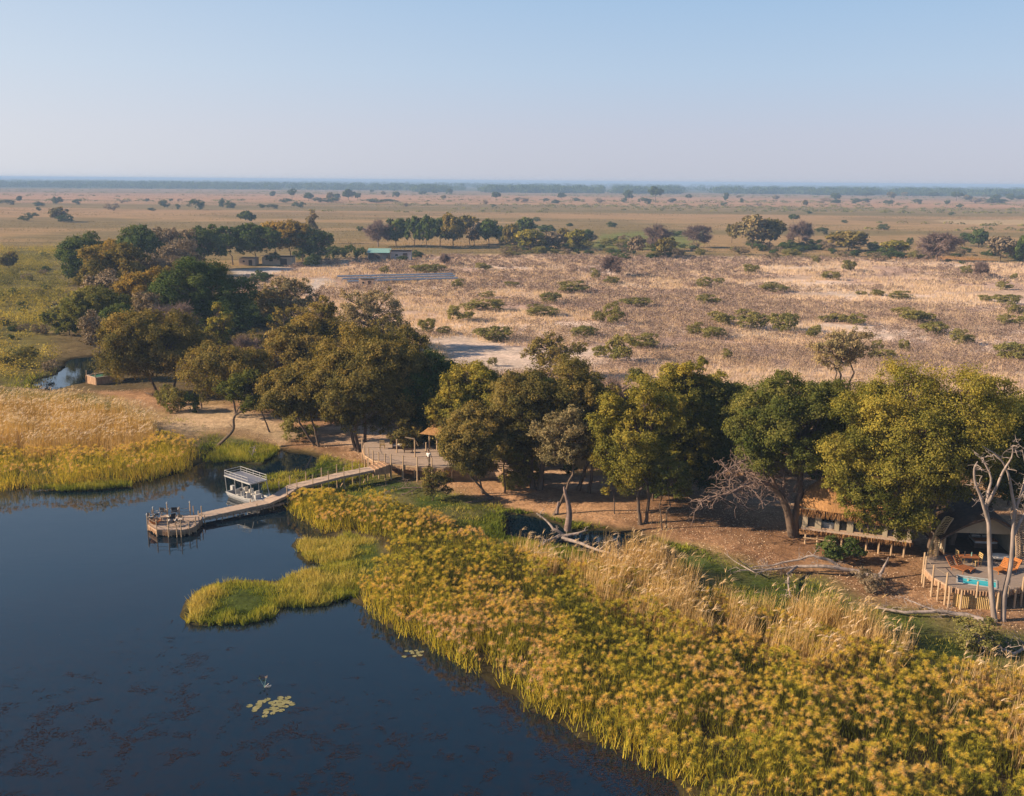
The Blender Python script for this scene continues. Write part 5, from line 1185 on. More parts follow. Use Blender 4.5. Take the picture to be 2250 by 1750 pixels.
class MB:
    def __init__(s): s.v = []; s.f = []
    def box(s, c, size, rz=0.0, tilt=None):
        M = Matrix.Rotation(rz, 3, 'Z')
        if tilt: M = M @ Matrix.Rotation(tilt, 3, 'X')
        n = len(s.v)
        for dz in (-.5, .5):
            for dx, dy in ((-.5, -.5), (.5, -.5), (.5, .5), (-.5, .5)):
                s.v.append(Vector(c) + M @ Vector((dx * size[0], dy * size[1], dz * size[2])))
        for f in ((3, 2, 1, 0), (4, 5, 6, 7), (0, 1, 5, 4), (1, 2, 6, 5), (2, 3, 7, 6), (3, 0, 4, 7)): s.f.append(tuple(i + n for i in f))
        return s
    def beam(s, p, q, w, h=None, up=(0, 0, 1)):
        p = Vector(p); q = Vector(q); d = (q - p).normalized(); h = h or w
        a = d.cross(Vector(up)); a = a.normalized() if a.length > 1e-4 else Vector((1, 0, 0)); b = a.cross(d)
        n = len(s.v)
        for e in (p, q):
            for i, j in ((-.5, -.5), (.5, -.5), (.5, .5), (-.5, .5)): s.v.append(e + a * w * i + b * h * j)
        for f in ((3, 2, 1, 0), (4, 5, 6, 7), (0, 1, 5, 4), (1, 2, 6, 5), (2, 3, 7, 6), (3, 0, 4, 7)): s.f.append(tuple(i + n for i in f))
        return s
    def cyl(s, p, q, r0, r1=None, k=8):
        p = Vector(p); q = Vector(q); r1 = r0 if r1 is None else r1; d = (q - p).normalized()
        a = d.orthogonal().normalized(); b = d.cross(a); n = len(s.v)
        for e, r in ((p, r0), (q, r1)):
            for i in range(k):
                t = 2 * math.pi * i / k; s.v.append(e + a * math.cos(t) * r + b * math.sin(t) * r)
        for i in range(k): s.f.append((n + i, n + (i + 1) % k, n + k + (i + 1) % k, n + k + i))
        s.f.append(tuple(n + i for i in reversed(range(k)))); s.f.append(tuple(n + k + i for i in range(k)))
        return s
    def prism(s, outline, z0, z1, hole=None):
        bm = bmesh.new()
        def loop(pts):
            vs_ = [bm.verts.new((p[0], p[1], z1)) for p in pts]
            return [bm.edges.new((vs_[i], vs_[(i + 1) % len(vs_)])) for i in range(len(vs_))]
        ed = loop(outline) + (loop(hole) if hole else [])
        bmesh.ops.triangle_fill(bm, use_beauty=True, use_dissolve=False, edges=ed)
        bm.verts.ensure_lookup_table(); n = len(s.v); m = len(bm.verts)
        top = [tuple(v.index for v in f.verts) for f in bm.faces if (bm.verts.index_update() or True)]
        nz = [f.normal.z for f in bm.faces]
        co = [v.co.copy() for v in bm.verts]
        s.v += [Vector((c.x, c.y, z1)) for c in co] + [Vector((c.x, c.y, z0)) for c in co]
        for f, z in zip(top, nz):
            f = f if z >= 0 else f[::-1]
            s.f.append(tuple(n + i for i in f)); s.f.append(tuple(n + m + i for i in reversed(f)))
        for k0, pts in ((0, outline), (len(outline), hole or [])):
            L = len(pts)
            for i in range(L):
                a, b = k0 + i, k0 + (i + 1) % L
                s.f.append((n + a, n + m + a, n + m + b, n + b))
        bm.free(); return s
    def quad(s, *p):
        n = len(s.v); s.v += [Vector(q) for q in p]; s.f.append(tuple(range(n, n + len(p)))); return s
def part(name, mb, m, parent, smooth=False, off=None, **pr):
    """link the mesh under its parent; world coordinates unless off=(0,0,0)"""
    o_ = Vector(off) if off is not None else (parent_loc(parent) if parent is not None else Vector((0, 0, 0)))
    me = bpy.data.meshes.new(name); me.from_pydata([tuple(v - o_) for v in mb.v], [], mb.f); me.materials.append(m)
    if smooth:
        for p in me.polygons: p.use_smooth = True
    me.update()
    return link(name, me, parent, **pr)
def parent_loc(p):
    v = Vector(p.location)
    while p.parent is not None: p = p.parent; v = v + Vector(p.location)
    return v
brng = random.Random(21)
def path_posts(pts, step):
    out = []; acc = 0.0
    for a, b in zip(pts[:-1], pts[1:]):
        L = (b - a).length; t = acc
        while t < L: out.append(a.lerp(b, t / L)); t += step
        acc = t - L
    return out
def cladding(mb, pts, z1, z0, jag=0.2, w=0.13, thick=0.05):
    """a row of split poles hanging along a line, ragged below"""
    for p in path_posts(pts, w):
        b = z0 + brng.uniform(-jag, jag); mb.cyl((p.x, p.y, b), (p.x, p.y, z1 + brng.uniform(-0.02, 0.0)), w * 0.5, w * 0.46, 5)
    return mb
def planks(outline, z0, z1, ang, w=0.16, gap=0.012, hole=None):
    """deck boards clipped to an outline: slices of the prism"""
    mb = MB(); ca, sa = math.cos(ang), math.sin(ang)
    loc = [(p[0] * ca + p[1] * sa, -p[0] * sa + p[1] * ca) for p in outline]
    hl = [(p[0] * ca + p[1] * sa, -p[0] * sa + p[1] * ca) for p in hole] if hole else None
    def spans(poly, v):
        xs = []
        for (x1, y1), (x2, y2) in zip(poly, poly[1:] + poly[:1]):
            if (y1 > v) != (y2 > v): xs.append(x1 + (v - y1) * (x2 - x1) / (y2 - y1))
        xs.sort(); return list(zip(xs[::2], xs[1::2]))
    v = min(p[1] for p in loc) + w / 2; vmax = max(p[1] for p in loc)
    while v < vmax:
        sp = spans(loc, v)
        if hl:
            for h0, h1 in spans(hl, v):
                n = []
                for a, b in sp:
                    if h0 > a and h1 < b: n += [(a, h0), (h1, b)]
                    else: n.append((a, b))
                sp = n
        for a, b in sp:
            if b - a < 0.1: continue
            x0, x1, c = a, b, v; dz = brng.uniform(-0.008, 0.008)
            cx = (x0 + x1) / 2; wx = cx * ca - c * sa; wy = cx * sa + c * ca
            mb.box((wx, wy, (z0 + z1) / 2 + dz), (x1 - x0, w - gap, z1 - z0), ang)
        v += w
    return mb
Zo, Z8, Zm, Zr, Zs, Zt, Z6 = zoom(310, 1020, 7.28), zoom(300, 900, 2.912), zoom(760, 940, 7.28), zoom(1700, 1000, 3.97), zoom(500, 520, 3.97), zoom(0, 700, 3.398), zoom(950, 750, 3.398)

# --- the round platform at the end of the jetty
def platform():
    z = 0.65
    out = [Zo(x, y, z) for x, y in [(112, 955), (250, 1045), (450, 1055), (650, 1055), (800, 1020), (890, 975), (975, 862), (945, 826), (870, 812), (640, 812), (440, 822), (180, 868)]]
    root = thing('jetty_platform', (out[2].x, out[2].y + 1.5, 0), 'many-sided wooden platform standing in the water at the end of the jetty', 'platform')
    part('deck', planks([(p.x, p.y) for p in out], z - 0.07, z, 0.25), PLANK, root)
    part('cladding', cladding(MB(), out + [out[0]], z - 0.02, 0.12, 0.1), LOGM, root)
    mb = MB()
    for a, b in zip(out, out[1:] + out[:1]): mb.beam(a + Vector((0, 0, -0.14)), b + Vector((0, 0, -0.14)), 0.10, 0.14)
    part('edge_beam', mb, WOOD, root)
    tips = []
    for i, (x, y, h) in enumerate([(102, 955, 1.15), (142, 900, 1.0), (200, 862, 1.25), (425, 826, 1.5), (615, 815, 1.1), (790, 812, 1.5), (842, 812, 1.2), (972, 842, 1.35), (925, 895, 1.1), (875, 985, 1.2), (768, 1030, 0.9), (640, 1060, 1.3), (435, 1062, 1.35), (250, 1052, 1.2), (570, 1060, 0.8)]):
        p = Zo(x, y, z)
        part('post', MB().cyl((p.x, p.y, -0.9), (p.x, p.y, z + h - .3), 0.065, 0.05, 8), POLE, root)
        h -= .3; tips.append(Vector((p.x, p.y, z + h)))
        if i in (0, 2, 3, 5): part('lamp_cap', MB().cyl((p.x, p.y, z + h), (p.x, p.y, z + h + 0.16), 0.085, 0.05, 8), WHITE, root)
    order = [tips[k] for k in (5, 4, 3, 2, 1, 0, 13, 12, 11, 10, 9)]
    mb = MB()
    for a, b in zip(order[:-1], order[1:]):
        for fz_ in (0.7, 0.36):
            za = Vector((a.x, a.y, z + fz_)); zb = Vector((b.x, b.y, z + fz_)); mid = za.lerp(zb, 0.5) - Vector((0, 0, 0.10))
            mb.cyl(za, mid, 0.018, 0.018, 4); mb.cyl(mid, zb, 0.018, 0.018, 4)
    part('rope', mb, ROPE, root)
    return root
platform()
# camp chairs round the platform
def camp_chair():
    r = thing('camp_chair', (0, 0, 0), 'x', 'chair')
    for sx in (-1, 1):
        mb = MB()
        mb.beam((sx * .27, -.25, 0), (sx * .27, .25, .42), .035).beam((sx * .27, .25, 0), (sx * .27, -.25, .42), .035).beam((sx * .27, .24, .40), (sx * .27, .30, .88), .035).beam((sx * .27, -.24, .42), (sx * .27, -.24, .62), .035)
        part('frame', mb, WOOD, r, off=(0, 0, 0))
        part('armrest', MB().box((sx * .28, -.02, .635), (.09, .56, .03)), CREAM, r, off=(0, 0, 0))
    part('seat', MB().box((0, 0, .43), (.54, .48, .03)), BLACK, r, off=(0, 0, 0))
    part('backrest', MB().box((0, .285, .76), (.56, .03, .26), 0, -0.12), BLACK, r, off=(0, 0, 0))
    return r
cc = camp_chair()
chs = [((235, 850), 2.2, 'black canvas camp chair at the far left rim of the jetty platform'), ((372, 800), 2.9, 'black camp chair at the platform back rim, left of the white-capped post'),
       ((545, 795), 3.3, 'black camp chair at the platform back rim, right of the white-capped post'), ((490, 905), -2.2, 'black canvas camp chair in the middle of the jetty platform'),
       ((500, 975), 0.2, 'black canvas camp chair nearest the front rim of the jetty platform'), ((600, 950), -0.4, 'black canvas camp chair right of the one nearest the front rim'), ((160, 905), 1.6, 'black canvas camp chair against the leftmost post of the jetty platform')]
for i, ((x, y), rz, lb) in enumerate(chs):
    P = Zo(x, y + 25, 0.65)
    if i == 0: cc.location = P; cc.rotation_euler.z = rz; cc['label'] = lb; cc['group'] = 'camp chairs on the jetty platform'
    else: copy_tree(cc, P, rz, None, lb)
for sc_o in [cc]: pass
def low_table(name, P, label, m1, w, d, h, rz=0, cat='table'):
    r = thing(name, P, label, cat, None, rz)
    part('table_top', MB().box((0, 0, h - .025), (w, d, .05)), m1, r, off=(0, 0, 0))
    for sx in (-1, 1):
        for sy in (-1, 1): part('leg', MB().beam((sx * (w / 2 - .06), sy * (d / 2 - .06), 0), (sx * (w / 2 - .06), sy * (d / 2 - .06), h - .05), .05), m1, r, off=(0, 0, 0))
    return r
low_table('side_table', Zo(380, 900, 0.65), 'small low wooden table between the camp chairs on the jetty platform', WOOD, 0.7, 0.7, 0.42, 0.3)
low_table('bench', Zo(800, 915, 0.65), 'plain wooden bench near the walkway end of the jetty platform', PLANK, 1.5, 0.5, 0.48, 0.25, 'bench')
def fire_pit():
    P = Zo(225, 960, 0.65); r = thing('fire_bowl', P, 'rusty orange fire bowl with logs at the front left of the jetty platform', 'fire bowl')
    mb = MB(); k = 14; n = 0
    for (r0, z0), (r1, z1) in zip([(0.18, 0), (0.45, .22), (0.55, .38), (0.48, .37)], [(0.45, .22), (0.55, .38), (0.48, .37), (0.2, .2)]):
        for i in range(k):
            a, b = 2 * math.pi * i / k, 2 * math.pi * (i + 1) / k
            mb.quad((r0 * math.cos(a), r0 * math.sin(a), z0), (r0 * math.cos(b), r0 * math.sin(b), z0), (r1 * math.cos(b), r1 * math.sin(b), z1), (r1 * math.cos(a), r1 * math.sin(a), z1))
    part('bowl', mb, TEAK, r, off=(0, 0, 0))
    mb = MB()
    for a in (0.2, 1.3, 2.4): mb.cyl((math.cos(a) * .35, math.sin(a) * .35, .32), (-math.cos(a) * .3, -math.sin(a) * .3, .42), .05, .04, 6)
    part('log', mb, LOGM, r, off=(0, 0, 0))
fire_pit()

# --- the walkway from the platform to the main deck
def walkway():
    C = [(415, 678, .65), (600, 637, .7), (830, 588, .8), (915, 548, 1.1), (1000, 492, 1.35), (1100, 467, 1.5), (1300, 417, 1.75), (1505, 376, 1.95)]
    P = [Z8(*c) for c in C]; W = 0.75
    root = thing('boardwalk', (P[2].x, P[2].y, 0), 'long bent wooden boardwalk leading from the jetty platform to the main deck', 'boardwalk')
    L, Rt = [], []
    for i, p in enumerate(P):
        d = ((P[min(i + 1, len(P) - 1)] - P[max(i - 1, 0)])); d.z = 0; d.normalize(); n = Vector((-d.y, d.x, 0))
        L.append(p + n * W); Rt.append(p - n * W)
    mb = MB(); e1 = MB(); cl = MB()
    for i in range(len(P) - 1):
        ln = (P[i + 1] - P[i]).length; k = max(2, int(ln / 0.17))
        for j in range(k):
            a, b = j / k, (j + 0.92) / k; q = [L[i].lerp(L[i + 1], a), Rt[i].lerp(Rt[i + 1], a), Rt[i].lerp(Rt[i + 1], b), L[i].lerp(L[i + 1], b)]
            n = len(mb.v); dz = brng.uniform(-.01, .01)
            mb.v += [v + Vector((0, 0, dz)) for v in q] + [v - Vector((0, 0, 0.05)) for v in q]
            mb.f += [(n, n + 1, n + 2, n + 3), (n + 4, n + 7, n + 6, n + 5), (n, n + 4, n + 5, n + 1), (n + 1, n + 5, n + 6, n + 2), (n + 2, n + 6, n + 7, n + 3), (n + 3, n + 7, n + 4, n)]
        for S_ in (L, Rt): e1.beam(S_[i] - Vector((0, 0, .15)), S_[i + 1] - Vector((0, 0, .15)), .09, .18)
    part('planks', mb, PLANK, root); part('edge_beam', e1, WOOD, root)
    part('cladding', cladding(MB(), [Rt[0], Rt[1], Rt[2], Rt[3]], 0.5, 0.33, 0.05, 0.3), WOOD, root)
    tipsL = []
    for side, S_ in (('l', L), ('r', Rt)):
        tip = []
        for i, p in enumerate(path_posts(S_, 1.75)):
            lowp = (p - S_[0]).length < 7.0
            h = 0.25 if lowp else 0.95
            if lowp and i % 3: h = -0.1
            part('post', MB().cyl((p.x, p.y, -0.9), (p.x, p.y, p.z + h), .06, .05, 7), POLE, root)
            if h > 0.5: tip.append(Vector((p.x, p.y, p.z + h - .08)))
        tipsL.append(tip)
    mb = MB()
    for tip in tipsL:
        for a, b in zip(tip[:-1], tip[1:]): mb.cyl(a, a.lerp(b, .5) - Vector((0, 0, .06)), .014, .014, 4).cyl(a.lerp(b, .5) - Vector((0, 0, .06)), b, .014, .014, 4)
    part('rope', mb, ROPE, root)
    for i, t in ((5, 0.3), (6, 0.1), (6, 0.8)):
        a = L[i].lerp(L[i + 1], t); b = Rt[i].lerp(Rt[i + 1], t)
        part('cross_brace', MB().beam(a - Vector((0, 0, .25)), Vector((b.x, b.y, .15)), .08).beam(b - Vector((0, 0, .25)), Vector((a.x, a.y, .15)), .08), POLE, root)
    # the steps at the shore end
    st = MB(); d = (P[-1] - P[-2]); d.z = 0; d.normalize(); n = Vector((-d.y, d.x, 0))
    for k in range(4):
        c = P[-1] + d * (0.18 + .42 * k); zz = P[-1].z + .09 * (k + 1)
        st.box((c.x, c.y, zz / 2 + 0.7), (0.42, 1.9, zz - 1.4 + .01 * k), math.atan2(d.y, d.x))
    part('step', st, LOGM, root)
walkway()

# --- the main deck under the trees
def main_deck():
    z = 2.3
    out = [Zm(x, y, z) for x, y in [(262, 318), (300, 430), (430, 510), (620, 560), (910, 590), (1140, 615), (1375, 630), (1560, 640), (1900, 600), (1850, 330), (1000, 235), (560, 205), (300, 240)]]
    root = thing('main_deck', (out[3].x, out[3].y, .5), 'large raised wooden deck under the trees at the shore end of the boardwalk', 'deck')
    part('deck', planks([(p.x, p.y) for p in out], z - .06, z, 0.1), PLANK, root)
    part('cladding', cladding(MB(), [out[12]] + out[:9], z - .04, z - 0.50, 0.07, 0.15), LOGM, root)
    mb = MB()
    for a, b in zip(out[:9], out[1:9]): mb.beam(a - Vector((0, 0, .12)), b - Vector((0, 0, .12)), .12, .14)
    part('edge_beam', mb, POLE, root)
    tips = []
    for x, y, zb in [(262, 318, .3), (300, 430, .3), (365, 470, .3), (435, 512, .3), (525, 535, .3), (628, 560, .2), (722, 570, .2), (914, 592, .2), (1140, 617, .2), (1375, 632, .2)]:
        p = Zm(x, y, z); d = (Vector((p.x, p.y, 0))).normalized() * -0.08
        part('post', MB().cyl((p.x + d.x, p.y + d.y, zb), (p.x + d.x, p.y + d.y, z + 1.05), .08, .065, 8), POLE, root); tips.append(p + Vector((0, 0, .9)))
    mb = MB()
    for a, b in zip(tips[:-1], tips[1:]): mb.cyl(a, b, .016, .016, 4)
    part('rope', mb, ROPE, root)
    for x, y in [(700, 520), (900, 540), (1100, 560), (1300, 560), (1500, 600), (1700, 580), (1250, 430)]:
        p = Zm(x, y, z); part('stilt', MB().cyl((p.x, p.y, .3), (p.x, p.y, z - .06), .09, .09, 7), POLE, root)
main_deck()
def pole_frame():
    b = Zm(1105, 470, 2.3); r = thing('pole_frame', b, 'peeled pole standing on the main deck with a level beam and a slanting strut', 'pole frame')
    top = PY(*(lambda q: (q[0], q[1]))(proj(Zm(1100, 190, 2.3))), b.y) if False else PY((760 + 1100 / 7.28) / K, (940 + 185 / 7.28) / K, b.y)
    part('post', MB().cyl(b, top, .085, .075, 9), POLE, r)
    l = PY((760 + 945 / 7.28) / K, (940 + 155 / 7.28) / K, b.y); part('beam', MB().cyl(top, l, .08, .07, 8), POLE, r)
    q = PY((760 + 1160 / 7.28) / K, (940 + 290 / 7.28) / K, b.y + .3); part('strut', MB().cyl(top, q, .06, .06, 8), POLE, r)
pole_frame()
for x, y, yt, lb in [(815, 400, 200, 'single wooden post standing in the middle of the main deck'), (1282, 388, 250, 'wooden post at the back of the main deck near the walking person')]:
    b = Zm(x, y, 2.3); t = PY((760 + x / 7.28) / K, (940 + yt / 7.28) / K, b.y)
    r = thing('deck_post', b, lb, 'post'); part('shaft', MB().cyl(b, t, .08, .07, 8), POLE, r); part('collar', MB().cyl(t, t + Vector((0, 0, .08)), .10, .10, 8), WOOD, r)
def wood_chair(P, rz, label):
    r = thing('wooden_chair', P, label, 'chair', None, rz)
    part('seat', MB().box((0, 0, .45), (.55, .52, .06)), BAMBOO, r, off=(0, 0, 0))
    mb = MB().beam((-.25, .25, .4), (-.25, .32, 1.05), .05).beam((.25, .25, .4), (.25, .32, 1.05), .05)
    for k in range(4): mb.box((0, .27 + k * .016, .56 + k * .15), (.5, .03, .08))
    part('backrest', mb, BAMBOO, r, off=(0, 0, 0))
    for sx in (-1, 1):
        for sy in (-1, 1): part('leg', MB().beam((sx * .24, sy * .22, 0), (sx * .24, sy * .22, .43), .05), BAMBOO, r, off=(0, 0, 0))
wood_chair(Zm(585, 335, 2.3), math.pi, 'pale slatted wooden chair alone at the back left of the main deck')
def sofa(P, rz, label):
    r = thing('lounge_sofa', P, label, 'sofa', None, rz)
    part('base', MB().box((0, 0, .22), (1.9, .8, .24)).box((0, .36, .55), (1.9, .1, .5)), DARKW, r, off=(0, 0, 0))
    part('cushion', MB().box((0, -.04, .41), (1.75, .66, .13)), CREAM, r, off=(0, 0, 0))
    for sx in (-1, 1): part('armrest', MB().box((sx * .9, 0, .48), (.1, .8, .3)), DARKW, r, off=(0, 0, 0))
sofa(Zm(880, 330, 2.3), 0.1, 'long low dark lounge sofa at the back of the main deck')
low_table('coffee_table', Zm(1000, 400, 2.3), 'low dark coffee table in front of the lounge sofa', DARKW, 1.0, .6, .4)
def lounge():
    a, b = Zm(1330, 345, 2.3), Zm(1950, 420, 2.3); u = (b - a).normalized(); v = Vector((-u.y, u.x, 0)); z = 2.3
    r = thing('thatched_lounge', a, 'dark open lounge with shaggy thatched roof half hidden behind the main deck trees', 'lounge')
    L = (b - a).length; W = 6.0
    rf = MB(); nu, nv = 16, 8
    def rp(i, j):
        s = i / nu; t = j / nv; e = min(1, 4.5 * min(s, 1 - s)) ** .6 * 0.9 + .1
        hz = 1.9 + 1.7 * (1 - abs(2 * t - 1) ** 1.3) * e
        return a + u * (-.8 + s * (L + 1.6)) + v * (-.8 + t * (W + 1.6)) + Vector((0, 0, hz))
    for i in range(nu):
        for j in range(nv): rf.quad(rp(i, j), rp(i + 1, j), rp(i + 1, j + 1), rp(i, j + 1))
    part('roof', rf, THATCH, r, True)
    for k in range(6):
        p = a + u * (L * k / 5) + v * .1; part('post', MB().cyl((p.x, p.y, .4), (p.x, p.y, z + 2.25), .09, .08, 8), POLE, r)
    mb = MB(); c1 = a + v * W; mb.quad(c1 - Vector((0, 0, 1.6)), c1 + u * L - Vector((0, 0, 1.6)), c1 + u * L + Vector((0, 0, 2.1)), c1 + Vector((0, 0, 2.1)))
    part('back_wall', mb, CANVAS, r)
    part('bar_counter', MB().box(a + u * L * .4 + v * 2.5 + Vector((0, 0, .5)), (3.0, .6, 1.0), math.atan2(u.y, u.x)), DARKW, r)
lounge()

# --- the person walking across the main deck
def person():
    P = Zm(1325, 612, 2.3)
    root = thing('person', P, 'person in a white shirt and dark trousers walking across the main deck', 'person', None, math.radians(70))
    def skin(name, verts, edges, rad, m, parent, lv=2):
        me = bpy.data.meshes.new(name); me.from_pydata(verts, edges, []); me.materials.append(m)
        o = link(name, me, parent)
        sk = o.modifiers.new('skin', 'SKIN'); sk.use_smooth_shade = True
        for i, r_ in enumerate(rad): me.skin_vertices[0].data[i].radius = (r_, r_) if not isinstance(r_, tuple) else r_
        me.skin_vertices[0].data[0].use_root = True
        ss = o.modifiers.new('sub', 'SUBSURF'); ss.levels = 1; ss.render_levels = lv
        return o
    # x forward, y left; mid-stride
    V = [(0, 0, .95), (0, 0, 1.12), (.02, 0, 1.30), (.03, 0, 1.45), (.04, 0, 1.54), (.06, 0, 1.62), (.07, 0, 1.70),
         (.03, .17, 1.42), (-.02, .23, 1.16), (.10, .24, .93), (.13, .24, .86), (.03, -.17, 1.42), (.10, -.22, 1.17), (.24, -.20, .98), (.28, -.19, .92),
         (.02, .09, .88), (.20, .10, .50), (.26, .10, .09), (.40, .10, .04), (-.02, -.09, .88), (-.06, -.10, .50), (-.30, -.10, .16), (-.20, -.10, .04)]
    E = [(0, 1), (1, 2), (2, 3), (3, 4), (4, 5), (5, 6), (3, 7), (7, 8), (8, 9), (9, 10), (3, 11), (11, 12), (12, 13), (13, 14), (0, 15), (15, 16), (16, 17), (17, 18), (0, 19), (19, 20), (20, 21), (21, 22)]
    Rd = [(.12, .15), (.11, .14), (.12, .16), .09, .055, .085, .075, .06, .045, .035, .03, .06, .045, .035, .03, .085, .06, .04, .035, .085, .06, .04, .035]
    # fingers and thumb on either hand
    for hnd, sgn, dx in ((10, 1, .02), (14, -1, .05)):
        bx, by, bz = V[hnd]
        for k in range(5):
            n = len(V); oy = (k - 1.5) * .022 if k < 4 else -.045 * sgn
            V.append((bx + dx * .4 + (.03 if k == 4 else 0), by + oy, bz - .05)); V.append((bx + dx + (.04 if k == 4 else .012), by + oy, bz - (.10 if k < 4 else .075)))
            E += [(hnd, n), (n, n + 1)]; Rd += [.011, .008]
    skin('body', V, E, Rd, SKIN, root)
    sv = [V[0], V[1], V[2], V[3], V[7], V[8], (V[8][0] + .04, V[8][1], V[8][2] - .08), V[11], V[12], (V[12][0] + .05, V[12][1], V[12][2] - .07)]
    skin('shirt', sv, [(0, 1), (1, 2), (2, 3), (3, 4), (4, 5), (5, 6), (3, 7), (7, 8), (8, 9)], [(.135, .165), (.13, .16), (.14, .18), .105, .078, .065, .06, .078, .065, .06], SHIRT, root)
    tv = [(0, 0, .98), V[0], V[15], V[16], V[17], V[19], V[20], V[21]]
    skin('trousers', tv, [(0, 1), (1, 2), (2, 3), (3, 4), (1, 5), (5, 6), (6, 7)], [(.13, .16), (.13, .165), .105, .08, .06, .105, .08, .06], TROU, root)
    skin('hair', [(.03, 0, 1.66), (.04, 0, 1.74), (.07, 0, 1.765)], [(0, 1), (1, 2)], [.075, .085, .06], HAIRM, root)
    mb = MB()
    for sy in (-1, 1): mb.box((.155, sy * .032, 1.675), (.012, .022, .012))
    part('eyes', mb, WHITE, root, off=(0, 0, 0))
    part('nose', MB().cyl((.15, 0, 1.665), (.175, 0, 1.64), .010, .017, 6), SKIN, root, off=(0, 0, 0))
    part('mouth', MB().box((.15, 0, 1.605), (.01, .045, .010)), TEAKD, root, off=(0, 0, 0))
    for sy in (-1, 1): part('ear', MB().cyl((.06, sy * .078, 1.66), (.065, sy * .098, 1.665), .026, .02, 8), SKIN, root, off=(0, 0, 0))
    for (x, y, z) in (V[18], V[22]): part('shoe', MB().box((x - .06, y, z + .01), (.27, .10, .09)), DARKW, root, off=(0, 0, 0))
person()

# --- the double-decked boat
def boat():
    A, B, Cc = Zo(1362, 470, .45), Zo(1760, 615, .45), Zo(1945, 530, .45)
    u = (B - A); u.z = 0; Lh = u.length; u.normalize(); wv = Cc - B; wv.z = 0
    v = Vector((-u.y, u.x, 0)); Wd = max(1.9, min(2.4, abs(wv.dot(v))))
    Lh = max(Lh, 5.5)
    O = A + v * Wd / 2; O.z = 0
    print('boat', Lh, Wd)
    root = thing('river_boat', O, 'white double-decked aluminium river boat moored beside the boardwalk', 'boat', None, math.atan2(u.y, u.x))
    Z0 = (0, 0, 0); h = .62
    hull = MB(); st = []
    for s, (wf, zb, zt) in ((0, (1, -.15, h)), (.25, (1, -.18, h)), (.6, (1, -.18, h + .02)), (.82, (.9, -.12, h + .08)), (.94, (.62, .05, h + .13)), (1.0, (.36, .3, h + .16))):
        x = s * Lh; hw = Wd / 2 * wf; st.append([(x, -hw, zt), (x, -hw * .92, zt - .3), (x, -hw * .6, zb), (x, hw * .6, zb), (x, hw * .92, zt - .3), (x, hw, zt)])
    for a, b in zip(st[:-1], st[1:]):
        for k in range(5): hull.quad(a[k], b[k], b[k + 1], a[k + 1])
    hull.quad(*st[0]); hull.quad(*reversed(st[-1]))
    part('hull', hull, ALU, root, off=Z0)
    g = MB()
    for a, b in zip(st[:-1], st[1:]): g.beam(a[0], b[0], .12, .07).beam(a[5], b[5], .12, .07)
    g.beam(st[-1][0], st[-1][5], .12, .07).beam(st[0][0], st[0][5], .12, .07)
    part('gunwale', g, WHITE, root, off=Z0)
    dk = MB()
    dk.v += [Vector((p[0][0] + (.03 if i == 0 else 0), p[0][1] * .96, .30)) for i, p in enumerate(st[:-1])] + [Vector((p[5][0] + (.03 if i == 0 else 0), p[5][1] * .96, .30)) for i, p in reversed(list(enumerate(st[:-1])))]
    dk.f.append(tuple(range(len(dk.v)))); part('floor', dk, GREYP, root, off=Z0)
    part('bow_deck', MB().box((Lh * .90, 0, h + .04), (Lh * .16, Wd * .66, .06)), WHITE, root, off=Z0)
    rz = 2.35; x0, x1 = -.1, Lh * .80
    part('upper_deck', MB().box(((x0 + x1) / 2, 0, rz), (x1 - x0, Wd + .1, .05)), GREYP, root, off=Z0)
    rim = MB()
    for sy in (-1, 1): rim.beam((x0, sy * (Wd / 2 + .06), rz), (x1, sy * (Wd / 2 + .06), rz), .06, .12)
    for x in (x0, x1): rim.beam((x, -Wd / 2 - .06, rz), (x, Wd / 2 + .06, rz), .06, .12)
    part('deck_rim', rim, WHITE, root, off=Z0)
    for sy in (-1, 1):
        for xt, xb in ((x0 + .05, .08), (Lh * .30, Lh * .30), (Lh * .55, Lh * .56), (x1 - .05, Lh * .90)):
            part('pillar', MB().cyl((xb, sy * (Wd / 2 - .05), h), (xt, sy * (Wd / 2), rz), .035, .035, 7), WHITE, root, off=Z0)
    rl = MB()
    for sy in (-1, 1):
        e = x1 - (.0 if sy > 0 else .45)
        for zz in (.28, .55): rl.cyl((x0, sy * (Wd / 2), rz + zz), (e, sy * (Wd / 2), rz + zz), .026, .026, 6)
        k = 5
        for i in range(k): xx = x0 + (e - x0) * i / (k - 1); rl.cyl((xx, sy * Wd / 2, rz), (xx, sy * Wd / 2, rz + .55), .026, .026, 6)
    for zz in (.28, .55): rl.cyl((x0, -Wd / 2, rz + zz), (x0, Wd / 2, rz + zz), .026, .026, 6)
    part('railing', rl, WHITE, root, off=Z0)
    for sy in (-.25, .25): part('ladder_rail', MB().cyl((x1 + .02, sy, rz - .1), (x1 + .02, sy, rz + .6), .022, .022, 6), WHITE, root, off=Z0)
    for i, (x, y) in enumerate([(Lh * .30, -.5), (Lh * .30, .5), (Lh * .47, -.5), (Lh * .47, .5), (Lh * .66, -.55), (Lh * .66, .5)]):
        s = part('seat', MB().box((x, y, .62), (.46, .46, .08)).box((x - .24, y, .88), (.07, .46, .5)), CREAM if i % 2 else WHITE, root, off=Z0)
        part('pedestal', MB().cyl((x, y, .30), (x, y, .58), .06, .06, 7), STEEL, s, off=Z0)
    part('console', MB().box((Lh * .80, -.2, .72), (.35, .7, .8)), WHITE, root, off=Z0)
    m = part('outboard_motor', MB().box((-.22, .0, .78), (.40, .34, .50)).box((-.22, 0, .50), (.26, .22, .16)), WHITE, root, off=Z0)
    part('shaft', MB().box((-.24, 0, .12), (.14, .10, .66)), BLACK, m, off=Z0)
    part('cooler_box', MB().box((Lh * .15, .5, .48), (.6, .42, .34)), BLACK, root, off=Z0)
